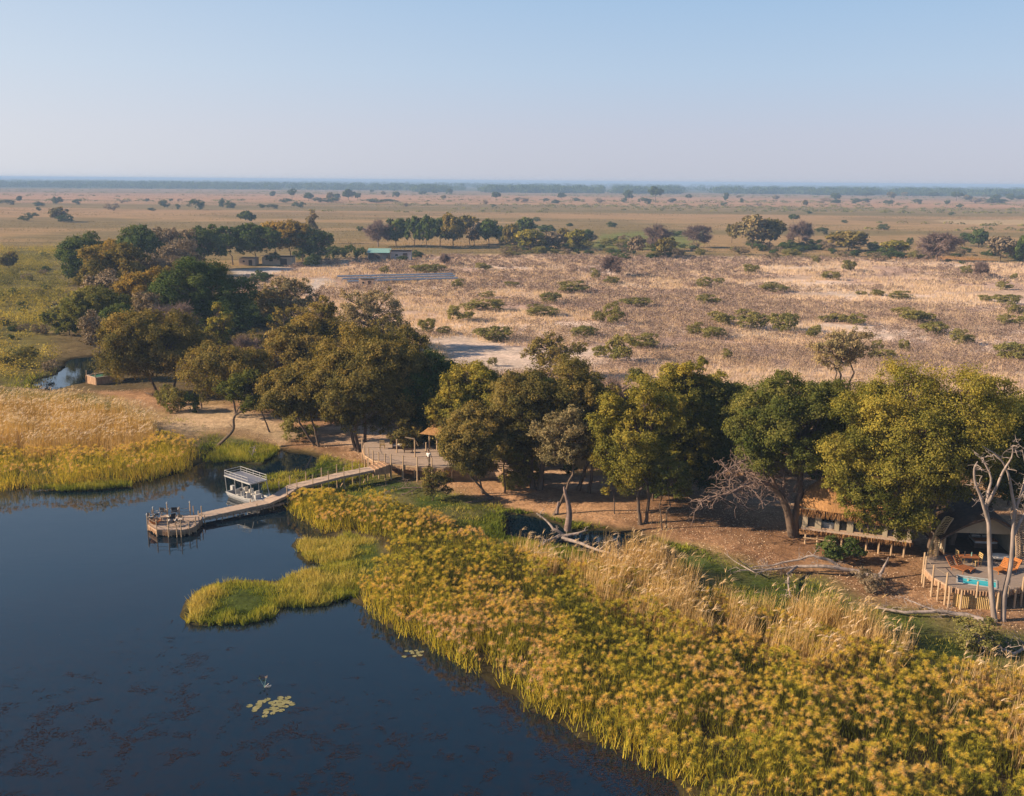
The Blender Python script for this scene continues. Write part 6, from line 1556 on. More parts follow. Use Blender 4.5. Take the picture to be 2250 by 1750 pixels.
boat()

# --- the thatched suite on stilts
def suite():
    z = 2.15
    a, b = Zr(252, 625, z), Zr(1192, 742, z); u = (b - a); u.z = 0; L = u.length; u.normalize(); v = Vector((-u.y, u.x, 0)); ang = math.atan2(u.y, u.x)
    if v.y < 0: v = -v
    W = 4.6; H = 1.75
    r = thing('thatched_suite', (a.x, a.y, .5), 'long thatched suite with canvas walls on wooden stilts under the largest tree', 'suite')
    up = Vector((0, 0, 1))
    cor = [a - v * .25 - u * .1, b - v * .25 + u * .1, b + v * W + u * .1, a + v * W - u * .1]
    part('floor', MB().prism([(p.x, p.y) for p in cor], z - .22, z), WOOD, r)
    part('floor_beam', MB().beam(cor[0] - v * .06 - up * .06, cor[1] - v * .06 - up * .06, .10, .20), PLANK, r)
    fr = []; rg = np.random.default_rng(5)
    def fringe(p, q, n, ln, z_, name, m=None):
        t = rg.random(n); P = np.array([tuple(p.lerp(q, float(k))) for k in t]) - np.array(tuple(parent_loc(r)))
        P[:, 2] = z_ - r.location.z; P[:, :2] += rg.normal(0, .06, (n, 2))
        V, F, T = blades(P[:, 0], P[:, 1], P[:, 2], rg.uniform(.5, 1.2, n) * ln, rg.uniform(0, 6.3, n), np.pi - np.abs(rg.normal(0, .22, n)), np.full(n, .07), np.full(n, .4), rg, droop=0, segs=1)
        link(name, mesh_np(name, V, F, [m or THATCH]), r)
    fringe(cor[0] - v * .1, cor[1] - v * .1, 700, .42, z - .12, 'floor_fringe')
    # canvas wall panels and dark openings along the front
    cols = [0, .045, .115, .175, .29, .345, .425, .475, .60, .72, .80, .86, .93, 1.0]
    wall = MB(); n = 0
    solid = [(0, .045), (.115, .175), (.30, .345), (.415, .475), (.745, .79), (.845, .875), (.965, 1.0)]
    for s0, s1 in solid: wall.box(a + u * L * (s0 + s1) / 2 + up * H / 2, (L * (s1 - s0), .10, H), ang)
    wall.box(a + u * L / 2 + up * (H - .12), (L, .08, .24), ang)
    part('wall', wall, CANVAS, r)
    for s0, s1 in [(.045, .115), (.175, .30), (.345, .415), (.475, .745), (.79, .845), (.875, .965)]:
        c = a + u * L * (s0 + s1) / 2 + v * (1.3 if s0 == .175 else .06) + up * (H - .24) / 2  # second opening has no window: a dark panel set back stands for room shade
        w_ = part('window', MB().box(c, (L * (s1 - s0), .03, H - .24), ang), DARKC, r)
        f = MB(); e0, e1 = a + u * L * s0 + v * .02, a + u * L * s1 + v * .02
        f.beam(e0 + up * .05, e1 + up * .05, .05, .10)
        if s1 - s0 > .2:
            for k in (1, 2, 3): q = e0.lerp(e1, k / 4); f.beam(q, q + up * (H - .24), .05)
        part('frame', f, WOOD, w_, off=parent_loc(r))
    sw = MB().box(a + v * W / 2 + up * H / 2, (W, .08, H), math.atan2(v.y, v.x)).box(b + v * W / 2 + up * H / 2, (W, .08, H), math.atan2(v.y, v.x)).box(a + u * L / 2 + v * W + up * H / 2, (L, .08, H), ang)
    part('side_wall', sw, CANVAS, r)
    for k in range(9):
        for d in (0.1, W - .2):
            p = a + u * (L * (k + .3) / 8.7) + v * d
            part('stilt', MB().cyl((p.x, p.y, .35), (p.x, p.y, z - .2), .09, .09, 8), POLE, r)
    part('lower_rail', MB().beam(a + u * .1 - up * 1.0, a + u * 3 - up * 1.0, .07), POLE, r)
    # the curved thatch
    rf = MB(); nu, nv = 28, 12; ov = .5
    def rp(i, j, dz=0):
        s = i / nu; t = j / nv
        e = min(1.0, (s * (L + 2 * ov) / 2.6)) ** .55; e2 = min(1.0, ((1 - s) * (L + 2 * ov) / 2.6)) ** .55; e = min(e, e2)
        hz = H + .02 + 2.75 * (1 - abs(2 * t - 1) ** 1.75) * e + .04 * math.sin(i * 7.3 + j * 3.1)
        pinch = .35 + .65 * e
        return a + u * (-ov + s * (L + 2 * ov)) + v * (W / 2 + (t - .5) * (W + 2 * ov) * pinch) + up * (hz + dz)
    for i in range(nu):
        for j in range(nv): rf.quad(rp(i, j), rp(i + 1, j), rp(i + 1, j + 1), rp(i, j + 1))
        rf.quad(rp(i, 0), rp(i, 0, -.22), rp(i + 1, 0, -.22), rp(i + 1, 0)); rf.quad(rp(i, nv), rp(i + 1, nv), rp(i + 1, nv, -.22), rp(i, nv, -.22))
    part('roof', rf, THATCH, r, True)
    fringe(a - v * ov * .9 - u * .2, b - v * ov * .9, 2200, .62, z + H + .05, 'eave_fringe')
    # the bath seen through the second opening
    c = a + u * L * .24 - v * .0
    return a, b, u, v, L
SU = suite()
def bathtub():
    a, b, u, v, L = SU; P = a + u * L * .235 + v * .42; P.z = 2.16
    r = thing('bathtub', P, 'white freestanding bathtub showing in the second opening of the thatched suite', 'bathtub', None, math.atan2(u.y, u.x))
    mb = MB(); k = 18
    prof = [(.52, 0), (.62, .25), (.68, .52), (.62, .53), (.5, .2), (0.01, .16)]
    for (r0, z0), (r1, z1) in zip(prof[:-1], prof[1:]):
        for i in range(k):
            t0, t1 = 2 * math.pi * i / k, 2 * math.pi * (i + 1) / k
            mb.quad((r0 * math.cos(t0), r0 * .24 * math.sin(t0), z0), (r0 * math.cos(t1), r0 * .24 * math.sin(t1), z0), (r1 * math.cos(t1), r1 * .24 * math.sin(t1), z1), (r1 * math.cos(t0), r1 * .24 * math.sin(t0), z1))
    part('basin', mb, WHITE, r, True, off=(0, 0, 0)); part('tap', MB().cyl((.35, .1, .5), (.35, .1, .75), .02, .02, 6).cyl((.35, .1, .75), (.25, .03, .72), .018, .018, 6), STEEL, r, off=(0, 0, 0))
bathtub()

# --- the tented suite with the plunge pool deck
def tent():
    z = 2.15; up = Vector((0, 0, 1))
    a, b = Zr(1500, 868, z), Zr(2085, 890, z); u = b - a; u.z = 0; L = u.length; u.normalize(); v = Vector((-u.y, u.x, 0)); ang = math.atan2(u.y, u.x)
    r = thing('tented_suite', (a.x, a.y, .5), 'open fronted tent with a beige canvas gable behind the plunge pool deck', 'tent')
    he = 1.75; hr = 3.4; D = 8.0
    ap = (a + b) / 2 + up * hr + u * .35
    g = MB(); l, q = a + up * he, b + up * he
    g.v += [l + v * .5, q + v * .5, q + v * .5 + up * .25, ap + v * .5, l + v * .5 + up * .25]; g.f.append((0, 1, 2, 3, 4))
    g.v += [x + v * .06 for x in g.v[:5]]; g.f.append((9, 8, 7, 6, 5))
    part('gable', g, CANVAS, r)
    rf = MB()
    lo, ro = l - u * .9 - up * .15 - v * .9, q + u * .9 - up * .15 - v * .9; at = ap + up * .25 - v * .9
    for p, s in ((lo, 1), (ro, -1)):
        for k in range(6):
            f0, f1 = k / 6, (k + 1) / 6
            def pt(f, d): w = p.lerp(at, f); w = w + up * (math.sin(f * math.pi) * .28); return w + v * d
            rf.quad(pt(f0, 0), pt(f1, 0), pt(f1, D), pt(f0, D)) if s < 0 else rf.quad(pt(f0, D), pt(f1, D), pt(f1, 0), pt(f0, 0))
            rf.quad(pt(f0, 0) - up * .18, pt(f1, 0) - up * .18, pt(f1, 0), pt(f0, 0))
    part('roof', rf, DARKW, r)
    wl = MB()
    wl.quad(a + v * .5, a + v * D, a + v * D + up * he, a + v * .5 + up * he).quad(b + v * .5, b + v * .5 + up * he, b + v * D + up * he, b + v * D)
    wl.quad(a + v * D, b + v * D, b + v * D + up * he, a + v * D + up * he)
    part('wall', wl, CANVAS, r)
    part('floor', MB().prism([(p.x, p.y) for p in (a + v * .3, b + v * .3, b + v * D, a + v * D)], z - .2, z + .02), DARKW, r)
    for s in (0.0, .98): p = a + u * L * s + v * .45; part('tent_pole', MB().cyl(p, p + up * he, .07, .07, 8), CANVAS, r)
    sc = MB(); 
    part('inner_screen', MB().box(a + u * L * .5 + v * 4 + up * .9, (L * .55, .06, 1.7), ang), DARKC, r)
    for k in range(7):
        p = a + u * L * k / 6 + v * (.8 if k % 2 else D - .3); part('stilt', MB().cyl((p.x, p.y, .35), (p.x, p.y, z - .2), .1, .1, 7), POLE, r)
    return a, b, u, v, L
TA = tent()
def lattice(name, x0, x1, ytop, ybot, bow, label, m):
    """a curved windbreak of laced sticks, bowed like a shell"""
    z = 2.15; A = Zr(x0, ybot, z); B = Zr(x1, ybot - 8, z); n = 26
    r = thing(name, A, label, 'screen'); mb = MB(); ht = PY((1700 + x0 / 3.97) / K, (1000 + ytop / 3.97) / K, A.y).z - z
    for side in range(2): pass
    for i in range(n):
        h = ht * i / (n - 1); t = i / (n - 1); sh = bow * t * t
        for j in range(6):
            f0, f1 = j / 6, (j + 1) / 6
            c0 = A.lerp(B, f0) + Vector((sh * (1 + 0), math.sin(f0 * math.pi) * .5, h + .05 * math.sin(j * 2 + i))); c1 = A.lerp(B, f1) + Vector((sh, math.sin(f1 * math.pi) * .5, h + .05 * math.sin(j * 2 + 2 + i)))
            mb.cyl(c0, c0.lerp(c1, .8), .045, .035, 5)
    part('stick_lattice', mb, m, r)
    for f in (0, .5, 1):
        q = MB(); pr = None
        for i in range(7):
            t = i / 6; c = A.lerp(B, f) + Vector((bow * t * t, math.sin(f * math.pi) * .5 + .05, ht * t))
            if pr is not None: q.cyl(pr, c, .05, .045, 6)
            pr = c
        part('upright', q, POLE, r)
lattice('stick_screen', 1345, 1430, 560, 890, 1.0, 'shell of laced yellow sticks between the thatched suite and the tent', BAMBOO)
lattice('stick_screen', 2110, 2230, 480, 960, -1.0, 'dark shell of laced sticks at the right edge beside the tent', WOOD)
def pool_deck():
    z = 2.15; up = Vector((0, 0, 1))
    out = [Zr(x, y, z) for x, y in [(1325, 905), (1318, 985), (1385, 1055), (1510, 1125), (1535, 1140), (1620, 1158), (1960, 1182), (2110, 1158), (2300, 1120), (2400, 1050), (2400, 900), (1500, 868)]]
    pool = [Zr(x, y, z) for x, y in [(1600, 1050), (1600, 1114), (1945, 1165), (1945, 1097)]]
    r = thing('pool_deck', (out[5].x, out[5].y, .5), 'raised grey plank deck with a sunken plunge pool in front of the tent', 'deck')
    part('deck', planks([(p.x, p.y) for p in out], z - .07, z, -0.12, .15, hole=[(p.x, p.y) for p in pool]), PLANKG, r)
    mb = MB()
    for p, q in zip(out[:9], out[1:9]): mb.beam(p - up * .13, q - up * .13, .10, .16)
    part('edge_beam', mb, WOOD, r)
    part('cladding', cladding(MB(), [out[0] - up * 0, out[1], out[2], out[3], out[4]], z - .12, z - .55, .08, .16), LOGM, r)
    part('log_band', cladding(MB(), out[4:9], z - .12, z - .50, .05, .22), LOGM, r)
    bo = [p + Vector((0, .06, 0)) for p in (out[4].lerp(out[5], .6), out[5], out[6], out[6].lerp(out[7], .3))]
    part('reed_screen', cladding(MB(), bo, z - .32, .5, .1, .13), BAMBOO, r)
    pw = MB(); c = [Vector((p.x, p.y, 0)) for p in pool]; zi, zo_ = z - .9, z + .015
    for i in range(4):
        p, q = c[i], c[(i + 1) % 4]; pw.quad(p + up * zi, q + up * zi, q + up * zo_, p + up * zo_)
    cen = sum(c, Vector()) / 4
    rimm = MB()
    for i in range(4):
        p, q = c[i], c[(i + 1) % 4]; rimm.beam(p + up * (z + .01), q + up * (z + .01), .10, .07)
    part('pool_wall', pw, WHITE, r); part('pool_rim', rimm, WHITE, r)
    part('pool_water', MB().quad(*[p.lerp(cen, .01) + up * (z - .16) for p in c]), POOLW, r)
    for x, y, hb, ht in [(1306, 945, .6, .95), (1320, 985, .6, 1.0), (1385, 1060, .5, 1.0), (1440, 1092, .5, -.1), (1503, 1128, .5, 1.0), (1535, 1148, .5, .05), (1640, 1166, .5, -.1), (1770, 1182, 1.6, .75), (1960, 1190, .5, -.1), (2042, 1172, 1.6, .8), (2168, 1150, .5, .85), (2110, 1165, .5, -.1)]:
        p = Zr(x, y, z); p += Vector((0, -.1, 0)); part('post', MB().cyl((p.x, p.y, hb if hb > 1 else .35), (p.x, p.y, z + ht), .085, .075, 8), POLE, r)
    ps = [Zr(x, y, z + .75) for x, y in [(1320, 955), (1385, 1028), (1503, 1098)]]
    ps = [Zr(x, y, z) + up * .8 for x, y in [(1320, 985), (1385, 1060), (1503, 1128)]]
    part('rope', MB().cyl(ps[0], ps[1], .018, .018, 4).cyl(ps[1], ps[2], .018, .018, 4), ROPE, r)
    for x, y in [(1400, 950), (1600, 960), (1800, 960), (2000, 980), (2200, 1000), (1700, 1080), (2050, 1080)]:
        p = Zr(x, y, z); part('stilt', MB().cyl((p.x, p.y, .35), (p.x, p.y, z - .07), .09, .09, 7), POLE, r)
pool_deck()
def lounger(P, rz, label, m):
    r = thing('sun_lounger', P, label, 'lounger', None, rz)
    s = MB()
    for k in range(8): s.box((.08 + k * .14, 0, .30), (.12, .58, .03))
    part('seat', s, m, r, off=(0, 0, 0))
    bk = MB()
    for k in range(6): bk.box((-.06 - k * .085, 0, .36 + k * .11), (.025, .58, .115))
    part('backrest', bk, m, r, off=(0, 0, 0))
    for sy in (-1, 1):
        part('side_rail', MB().beam((0, sy * .30, .28), (1.15, sy * .30, .28), .05).beam((0, sy * .30, .28), (-.52, sy * .30, .95), .05), m, r, off=(0, 0, 0))
        for x in (.1, 1.05): part('leg', MB().beam((x, sy * .30, 0), (x, sy * .30, .28), .05), m, r, off=(0, 0, 0))
lounger(Zr(1560, 995, 2.15), -.95, 'dark brown wooden lounger at the foot of the big tree, left one of two', TEAKD)
lounger(Zr(1625, 990, 2.15), -.95, 'dark brown wooden lounger right of its twin by the big tree', TEAKD)
lounger(Zr(2000, 1012, 2.15), -2.6, 'bright orange wooden lounger just left of the right bleached trunk', TEAK)
lounger(Zr(2090, 1015, 2.15), -2.6, 'bright orange wooden lounger right of the right bleached trunk', TEAK)
low_table('dining_table', Zr(1690, 958, 2.15), 'wooden dining table on the pool deck in front of the dark tent opening', TEAKD, 1.5, .8, .75, -.1)
wood_chair(Zr(1625, 935, 2.15), 1.6, 'slatted chair at the left end of the dining table')
wood_chair(Zr(1768, 965, 2.15), -1.5, 'slatted chair at the right end of the dining table')
def bottles():
    for i, (dx, lb) in enumerate([(-.3, 'dark bottle standing at the left on the dining table'), (.25, 'green bottle standing at the right on the dining table')]):
        P = Zr(1690, 958, 2.15) + Vector((dx, 0, .755)); r = thing('bottle', P, lb, 'bottle')
        part('body', MB().cyl((0, 0, 0), (0, 0, .2), .045, .045, 10).cyl((0, 0, .2), (0, 0, .32), .045, .016, 10), BLACK if i == 0 else TIN, r, off=(0, 0, 0)); part('cork', MB().cyl((0, 0, .32), (0, 0, .36), .015, .015, 6), WOOD, r, off=(0, 0, 0))
bottles()
def daybed():
    P = Zr(1968, 925, 2.15); r = thing('daybed', P, 'oval pale cushioned daybed at the back of the pool deck', 'daybed')
    mb = MB()
    for (r0, z0), (r1, z1) in zip([(.78, .30), (.85, .42), (.75, .50)], [(.85, .42), (.75, .50), (.01, .52)]):
        for i in range(20):
            t0, t1 = 2 * math.pi * i / 20, 2 * math.pi * (i + 1) / 20
            mb.quad((r0 * math.cos(t0), r0 * .6 * math.sin(t0), z0), (r0 * math.cos(t1), r0 * .6 * math.sin(t1), z0), (r1 * math.cos(t1), r1 * .6 * math.sin(t1), z1), (r1 * math.cos(t0), r1 * .6 * math.sin(t0), z1))
    part('cushion', mb, CREAM, r, True, off=(0, 0, 0))
    for x in (-.5, .5):
        for y in (-.25, .25): part('leg', MB().beam((x, y, 0), (x, y, .32), .05), WOOD, r, off=(0, 0, 0))
daybed()
def bed():
    a, b, u, v, L = TA; P = a + u * L * .72 + v * 2.6; P.z = 2.18; r = thing('bed', P, 'bed with an orange blanket and white pillows inside the tent', 'bed', None, math.atan2(u.y, u.x))
    part('frame', MB().box((0, 0, .2), (1.9, 1.7, .4)), DARKW, r, off=(0, 0, 0)); part('mattress', MB().box((0, 0, .5), (1.8, 1.6, .2)), WHITE, r, off=(0, 0, 0))
    part('blanket', MB().box((0, -.42, .61), (1.84, .8, .04)), TEAK, r, off=(0, 0, 0))
    for x in (-.42, .42): part('pillow', MB().box((x, .55, .68), (.7, .4, .14)), WHITE, r, off=(0, 0, 0))
bed()

# --- the reed fence and the wooden steps in the wood
def fence():
    a, b = Z6(1060, 1000, .6), Z6(1490, 1008, .6); r = thing('reed_fence', a, 'tall yellow pole fence in the shade behind the two dark stems', 'fence')
    mb = MB()
    for p in path_posts([a, b], .16): mb.cyl((p.x, p.y, .5), (p.x + brng.uniform(-.04, .04), p.y, .6 + brng.uniform(2.1, 2.6)), .06, .05, 5)
    part('reed_poles', mb, BAMBOO, r)
    for z in (1.0, 2.2): part('rail', MB().cyl((a.x, a.y + .08, z), (b.x, b.y + .08, z), .04, .04, 6), POLE, r)
fence()
def steps():
    a = Z6(575, 990, .6); r = thing('wooden_steps', a, 'flight of open wooden steps climbing left between the trees', 'steps')
    for k in range(9): part('tread', MB().box((a.x - .28 * k, a.y + .22 * k, .75 + .2 * k), (1.6, .30, .06), -.2), WOOD, r)
    for s in (-.75, .75):
        p0 = Vector((a.x + s, a.y - .15 * s, .6)); p1 = Vector((a.x + s - 2.3, a.y + 1.8 - .15 * s, 2.4)); part('stringer', MB().beam(p0, p1, .06, .22), WOOD, r)
    p = Z6(528, 1000, .6); part('newel_post', MB().cyl(p, p + Vector((0, 0, 1.2)), .07, .06, 7), BAMBOO, r)
steps()

# --- the box pool at the far left
def box_pool():
    A, B = Zt(652, 486, .35), Zt(718, 507, .35); e = B - A; ln = e.length; e.normalize(); n = Vector((-e.y, e.x, 0)); n = n if n.y > 0 else -n
    D = B + n * 4.2; E = A + n * 4.2; r = thing('box_pool', A, 'square plank-sided raised pool with green water at the edge of the far pond', 'pool')
    h = 1.35; mb = MB(); up = Vector((0, 0, 1))
    for p, q in ((A, B), (B, D), (D, E), (E, A)):
        for s in path_posts([p, q], .22): 
            d = (q - p).normalized(); mb.box((s + d * .1) + up * h / 2, (.20, .07, h), math.atan2(d.y, d.x))
    part('plank_wall', mb, LOGM, r)
    part('rim', MB().beam(A + up * h, B + up * h, .2, .08).beam(B + up * h, D + up * h, .2, .08).beam(D + up * h, E + up * h, .2, .08).beam(E + up * h, A + up * h, .2, .08), PLANK, r)
    part('pool_water', MB().quad(A + up * (h - .12), B + up * (h - .12), D + up * (h - .12), E + up * (h - .12)), GREENW, r)
    for p in (A, B, E, D): part('corner_post', MB().cyl(p, p + up * (h + .75), .08, .07, 7), POLE, r)
box_pool()

# --- the solar rows, sheds and far buildings
def solar():
    rows = [((955, 345), (1965, 322), 'rear row of grey solar panels on the dry plain', 'rear'), ((1000, 365), (1985, 340), 'middle row of grey solar panels on the dry plain', 'mid'), ((1045, 388), (2010, 360), 'front row of grey solar panels on the dry plain', 'front')]
    for (p0, p1, lb, _) in rows:
        a, b = Zs(*p0, 1.7), Zs(*p1, 1.7); r = thing('solar_row', (a.x, a.y, .5), lb, 'solar panels', 'rows of solar panels on the plain')
        d = (b - a); L = d.length; n = int(L / 2.1)
        for k in range(n):
            c = a.lerp(b, (k + .5) / n); part('panel', MB().box(c, (L / n - .10, 2.2, .06), math.atan2(d.y, d.x), .08), SOLAR, r)
        mb = MB()
        for k in range(0, n + 1, 2):
            c = a.lerp(b, k / n); mb.beam((c.x, c.y - .9, .4), (c.x, c.y - .9, 1.6), .12).beam((c.x, c.y + .9, .4), (c.x, c.y + .9, 1.7), .12)
        mb.beam(a + Vector((0, -1.08, -.2)), b + Vector((0, -1.08, -.2)), .10, .14).beam(a + Vector((0, 1.05, .02)), b + Vector((0, 1.05, .02)), .08, .12)
        part('rack', mb, STEEL, r)
solar()
def shed(x0, x1, yt, yb, dep, label, wallm, roofm, name='shed', over=.5, openf=False, slope=.5, cat='shed', hs=1.0):
    a, b = Zs(x0, yb, .4), Zs(x1, yb, .4); H = (PY((500 + x0 / 3.97) / K, (520 + yt / 3.97) / K, a.y).z - .4) * hs
    c = (a + b) / 2; L = (b - a).length; r = thing(name, (c.x, c.y, .4), label, cat)
    if openf:
        for k in range(4): p = a.lerp(b, k / 3); part('post', MB().beam((p.x, p.y, .4), (p.x, p.y, .4 + H * .8), .15), POLE, r)
        part('wall', MB().box((c.x, c.y + dep, .4 + H * .42), (L, .15, H * .84)).box((a.x, c.y + dep / 2, .4 + H * .4), (.15, dep, H * .8)).box((c.x + L * .2, c.y + dep * .5, .4 + H * .3), (L * .3, .15, H * .6)), wallm, r)
    else:
        w_ = part('wall', MB().box((c.x, c.y + dep / 2, .4 + H * .42), (L, dep, H * .84)), wallm, r)
        part('door', MB().box((c.x + L * .22, c.y - .04, .4 + H * .36), (L * .22, .08, H * .66)), DARKW, r)
        part('window', MB().box((c.x - L * .2, c.y - .04, .4 + H * .5), (L * .12, .06, H * .2)), DARKC, r)
    part('roof', MB().box((c.x, c.y + dep / 2, .4 + H * .93), (L + over * 2, dep + over * 2, .14), 0, math.atan2(-slope * H * 0.3, dep) if not openf else math.atan2(H * .28, dep)), roofm, r)
shed(1225, 1405, 122, 212, 5.5, 'open shed with a sloping green tin roof', PLASG, TIN, openf=True)
shed(1420, 1600, 118, 208, 5, 'flat roofed grey shed joined to the right of the green roofed one', PLASG, TING)
shed(1145, 1275, 364, 442, 3, 'small pale hut in front of the solar panel rows', PLAST, WHITE, name='hut', cat='hut', over=.2)
shed(100, 240, 180, 255, 6, 'tan walled lodge building under the left of the far grove', PLAST, TING, name='lodge_building', cat='building')
shed(300, 565, 168, 250, 6, 'longer tan walled lodge building under the right of the far grove', PLAST, TING, name='lodge_building', cat='building')
def frame_stand():
    a = Zs(1325, 404, .4); b = Zs(1392, 404, .4); r = thing('steel_frame', a, 'open steel frame standing right of the small pale hut', 'frame')
    for p in (a, b, a + Vector((0, 2.2, 0)), b + Vector((0, 2.2, 0))): part('upright', MB().beam(p, p + Vector((0, 0, 2.6)), .14), STEEL, r)
    part('top_rail', MB().beam(a + Vector((0, 0, 2.6)), b + Vector((0, 0, 2.6)), .12).beam(a + Vector((0, 2.2, 2.6)), b + Vector((0, 2.2, 2.6)), .12).beam(a + Vector((0, 0, 1.4)), b + Vector((0, 0, 1.4)), .1), STEEL, r)
frame_stand()
def wire_fence():
    pts = [Zs(880, 430, .4), Zs(945, 455, .4), Zs(1145, 462, .4)]; r = thing('wire_fence', pts[0], 'thin post and wire fence round the left side of the solar panels', 'fence')
    for p in path_posts(pts, 4.0): part('post', MB().beam(p, p + Vector((0, 0, 2.2)), .10), STEEL, r)
    mb = MB()
    for z in (.6, 1.2, 1.8):
        for p, q in zip(pts[:-1], pts[1:]): mb.beam(p + Vector((0, 0, z)), q + Vector((0, 0, z)), .03)
    part('wire', mb, STEEL, r)
wire_fence()

# --- lily pads and the flowering water plant
LILY = leaf_mat('lily_pad', [(0.0, (0.12, 0.125, 0.045)), (0.5, (0.25, 0.23, 0.11)), (1.0, (0.36, 0.32, 0.17))], 0.1)
def pad_mesh(k):
    mb = MB(); n = 22; a0 = .25; c = Vector((0, 0, .012)); 
    ring = [Vector((math.cos(a0 + (6.283 - 2 * a0) * i / (n - 1)), math.sin(a0 + (6.283 - 2 * a0) * i / (n - 1)), .02 + .02 * math.sin(i * 1.3 + k))) for i in range(n)]
    mb.v = [c] + ring + [Vector((0, 0, .002))] + [Vector((p.x, p.y, .003)) for p in ring]
    for i in range(n - 1): mb.f.append((0, i + 1, i + 2)); mb.f.append((i + 1, n + 2 + i, n + 3 + i, i + 2))
    me = bpy.data.meshes.new('lily_pad'); me.from_pydata([tuple(v) for v in mb.v], [], mb.f); me.materials.append(LILY)
    a = me.attributes.new('tint', 'FLOAT', 'POINT'); a.data.foreach_set('value', [0.3 + .3 * brng.random()] * len(mb.v)); return me
PADS = []
pads = [pad_mesh(k) for k in range(4)]
Zl = zoom(500, 1400, 3.64)
L1 = [(176, 551), (320, 499), (258, 516), (284, 517), (250, 537), (245, 552), (228, 568), (215, 588), (422, 487), (483, 485), (383, 518), (350, 526), (425, 510), (466, 510), (490, 522), (517, 537), (468, 556), (432, 550), (440, 530), (405, 538),
      (395, 570), (358, 572), (385, 588), (432, 587), (360, 610), (313, 588), (306, 607), (297, 633), (370, 545)]
L2 = [(1432, 112), (1470, 115), (1508, 108), (1480, 130), (1520, 135), (1555, 118), (1495, 152), (1540, 145), (1412, 158), (1525, 122)]
for i, (x, y) in enumerate(L1 + L2):
    first = i < len(L1); s = brng.uniform(.15, .22) * (1 if first else .8)
    lb = 'round yellow-green lily pad in the open water patch' if first else 'small lily pad in the little patch near the papyrus edge'
    if x == 176: lb = 'leftmost lily pad lying alone beside the open water patch'
    o = link('lily_pad', pads[i % 4], None, Zl(x, y, 0.012 + .002 * (i % 5)), brng.uniform(0, 6.3), label=lb, category='lily pad', group='lily pads of the open water patch' if first and x != 176 else (None if first else 'lily pads near the papyrus edge'))
    o.scale = (s, s, s)
    if x != 176: PADS.append((o, 0 if first else 1))
def water_plant():
    P = Zl(295, 402, 0); r = thing('water_plant', P, 'small water plant with three round heads and pale leaves above the lily pads', 'water plant')
    for (x, y) in [(255, 330), (310, 320), (290, 350)]:
        t = PY((500 + x / 3.64) / K, (1400 + y / 3.64) / K, P.y + .2)
        part('stalk', MB().cyl(P, t, .012, .009, 5), TIN, r)
        h = MB(); rg = random.Random(int(x))
        for k in range(26):
            d = Vector((rg.gauss(0, 1), rg.gauss(0, 1), rg.gauss(0.3, 1))).normalized(); h.cyl(t, t + d * .11, .012, .004, 4)
        part('flower_head', h, PLAST if x == 310 else LILY, r)
    for (x, y) in [(350, 385), (330, 372), (345, 398)]: part('leaf', MB().beam(P, PY((500 + x / 3.64) / K, (1400 + y / 3.64) / K, P.y), .05, .012), CREAM, r)
water_plant()
# ------------------------------------------------------------------ labels of look-alikes: told apart by the landmark they stand nearest to
bpy.context.view_layer.update()
LM = [('green roofed shed', 830, 550), ('flat roofed grey shed', 875, 545), ('small pale hut', 780, 600), ('far middle grove', 915, 500), ('bright green round tree', 1130, 512), ('pale green round tree', 1237, 512),
      ('domed bare tree', 1400, 510), ('vine-covered tree', 1418, 535), ('twisted white dead tree', 1300, 578), ('rounded purple grey tree', 1482, 505), ('biggest pale plain tree', 1600, 500), ('bare pale-stemmed tree', 1703, 505),
      ('wide olive dome tree', 1808, 515), ('thin yellow-green spreading tree', 1912, 525), ('white-trunked bare tree', 1992, 535), ('pair of dark trees', 2074, 515), ('purplish brown tree', 2120, 540), ('lone tan-leaved tree', 1785, 780),
      ('sparse tree by the sand', 1190, 755), ('lone far left tree', 122, 470), ('flat topped lone tree', 528, 465), ('hazy grey upright tree', 668, 490), ('largest hazy tree', 1397, 415), ('solar panel rows', 900, 590), ('small white dead tree', 2100, 570),
      ('dark conical tree', 585, 645), ('crooked-limbed pale tree', 610, 640), ('tan mottled tree', 788, 670), ('small flat-topped tree', 1690, 468), ('far lodge grove', 560, 520), ('left edge marsh tree', 20, 560), ('far left corner tree', 190, 600), ('small far pond', 130, 800), ('tiny marsh pond', 118, 656), ('wide feathery tree', 495, 790)]
ORD = ['nearest', 'second nearest', 'third nearest', 'fourth nearest', 'fifth nearest', 'sixth nearest', 'seventh nearest', 'eighth nearest', 'ninth nearest', 'tenth nearest', 'eleventh nearest', 'twelfth nearest', 'thirteenth nearest', 'fourteenth nearest', 'fifteenth nearest', 'sixteenth nearest', 'seventeenth nearest', 'eighteenth nearest', 'nineteenth nearest', 'twentieth nearest']
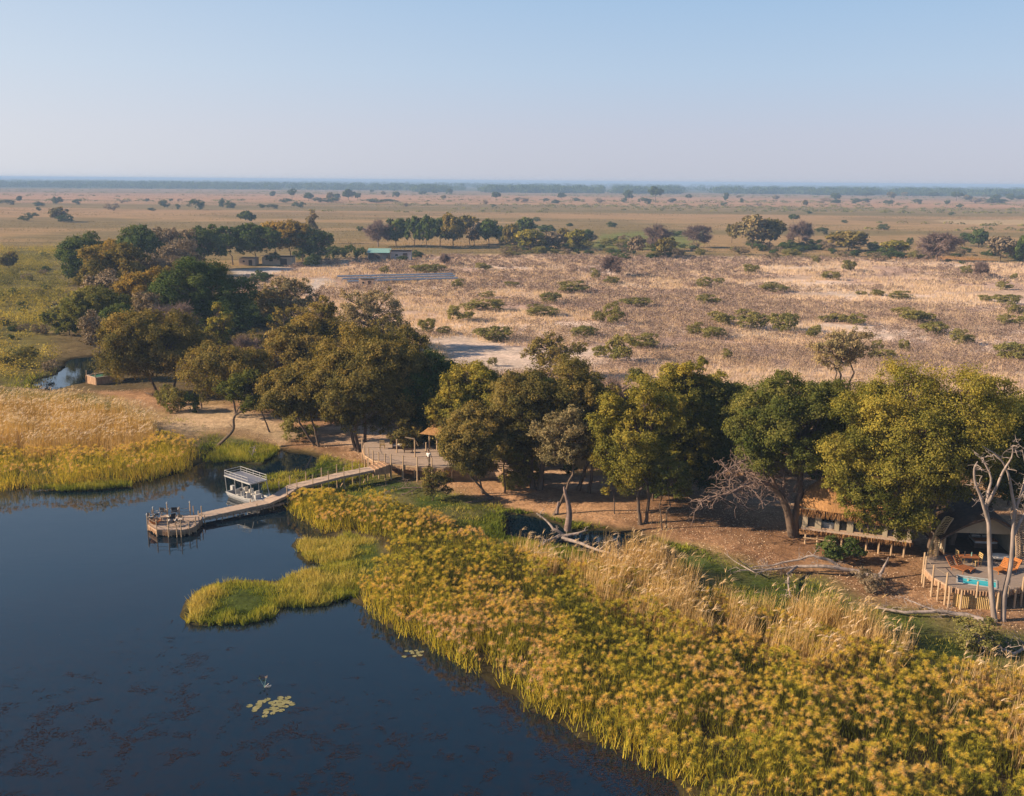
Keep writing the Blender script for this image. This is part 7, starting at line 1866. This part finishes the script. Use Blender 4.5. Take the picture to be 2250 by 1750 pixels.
def autolabel():
    bins = {}
    for o, noun in AUTO:
        px, py = proj(o.location)
        best = min(LM, key=lambda l: math.hypot(px - l[1], (py - l[2]) * 2.2))
        dx, dy = px - best[1], (py - best[2]) * 1.6
        side = ('left' if dx < 0 else 'right') if abs(dx) > abs(dy) else ('behind' if dy < 0 else 'before')
        bins.setdefault((noun, best[0], side), []).append((math.hypot(dx, dy), o))
    for (noun, lm, side), lst in bins.items():
        lst.sort(key=lambda t: t[0])
        for k, (_, o) in enumerate(lst):
            if k >= len(ORD): continue
            rel = {'left': 'to the left of the', 'right': 'to the right of the', 'behind': 'behind the', 'before': 'in front of the'}[side]
            o['label'] = '%s, %s one %s %s' % (noun, ORD[k], rel, lm)
    # lily pads row by row
    ON = ['first', 'second', 'third', 'fourth', 'fifth', 'sixth', 'seventh', 'eighth', 'ninth', 'tenth']
    for which, nm in ((0, 'open water patch'), (1, 'small papyrus-side patch')):
        L_ = sorted([o for o, w_ in PADS if w_ == which], key=lambda o: proj(o.location)[1])
        n = len(L_); rows = [('back', L_[:n // 3]), ('middle', L_[n // 3:2 * n // 3]), ('front', L_[2 * n // 3:])]
        for rn, lst in rows:
            for k, o in enumerate(sorted(lst, key=lambda o: o.location.x)):
                o['label'] = '%s lily pad from the left in the %s row of the %s' % (ON[min(k, 9)], rn, nm)
autolabel()
for o in COL.objects:
    l = o.get('label')
    if l and len(l.split()) > 16: print('LONG', o.name, l)
# ------------------------------------------------------------------ air
def build_haze():
    L = 13700.0; z0, z1 = -3.2, 36.0
    V = [(x, y, z) for z in (z0, z1) for y in (-L, L) for x in (-L, L)]
    F = [(0, 2, 3, 1), (4, 5, 7, 6), (0, 1, 5, 4), (2, 6, 7, 3), (0, 4, 6, 2), (1, 3, 7, 5)]
    m, t, out = new_mat('haze_air')
    v = N(t, 'ShaderNodeVolumePrincipled')
    v.inputs['Color'].default_value = (0.42, 0.62, 0.92, 1); v.inputs['Density'].default_value = 0.00023; v.inputs['Anisotropy'].default_value = 0.0
    t.links.new(v.outputs[0], out.inputs['Volume'])
    link('haze', mesh_np('haze', V, F, [m]), kind='stuff')
build_haze()
print('objects', len(bpy.data.objects), 'faces', sum(len(m.polygons) for m in bpy.data.meshes))
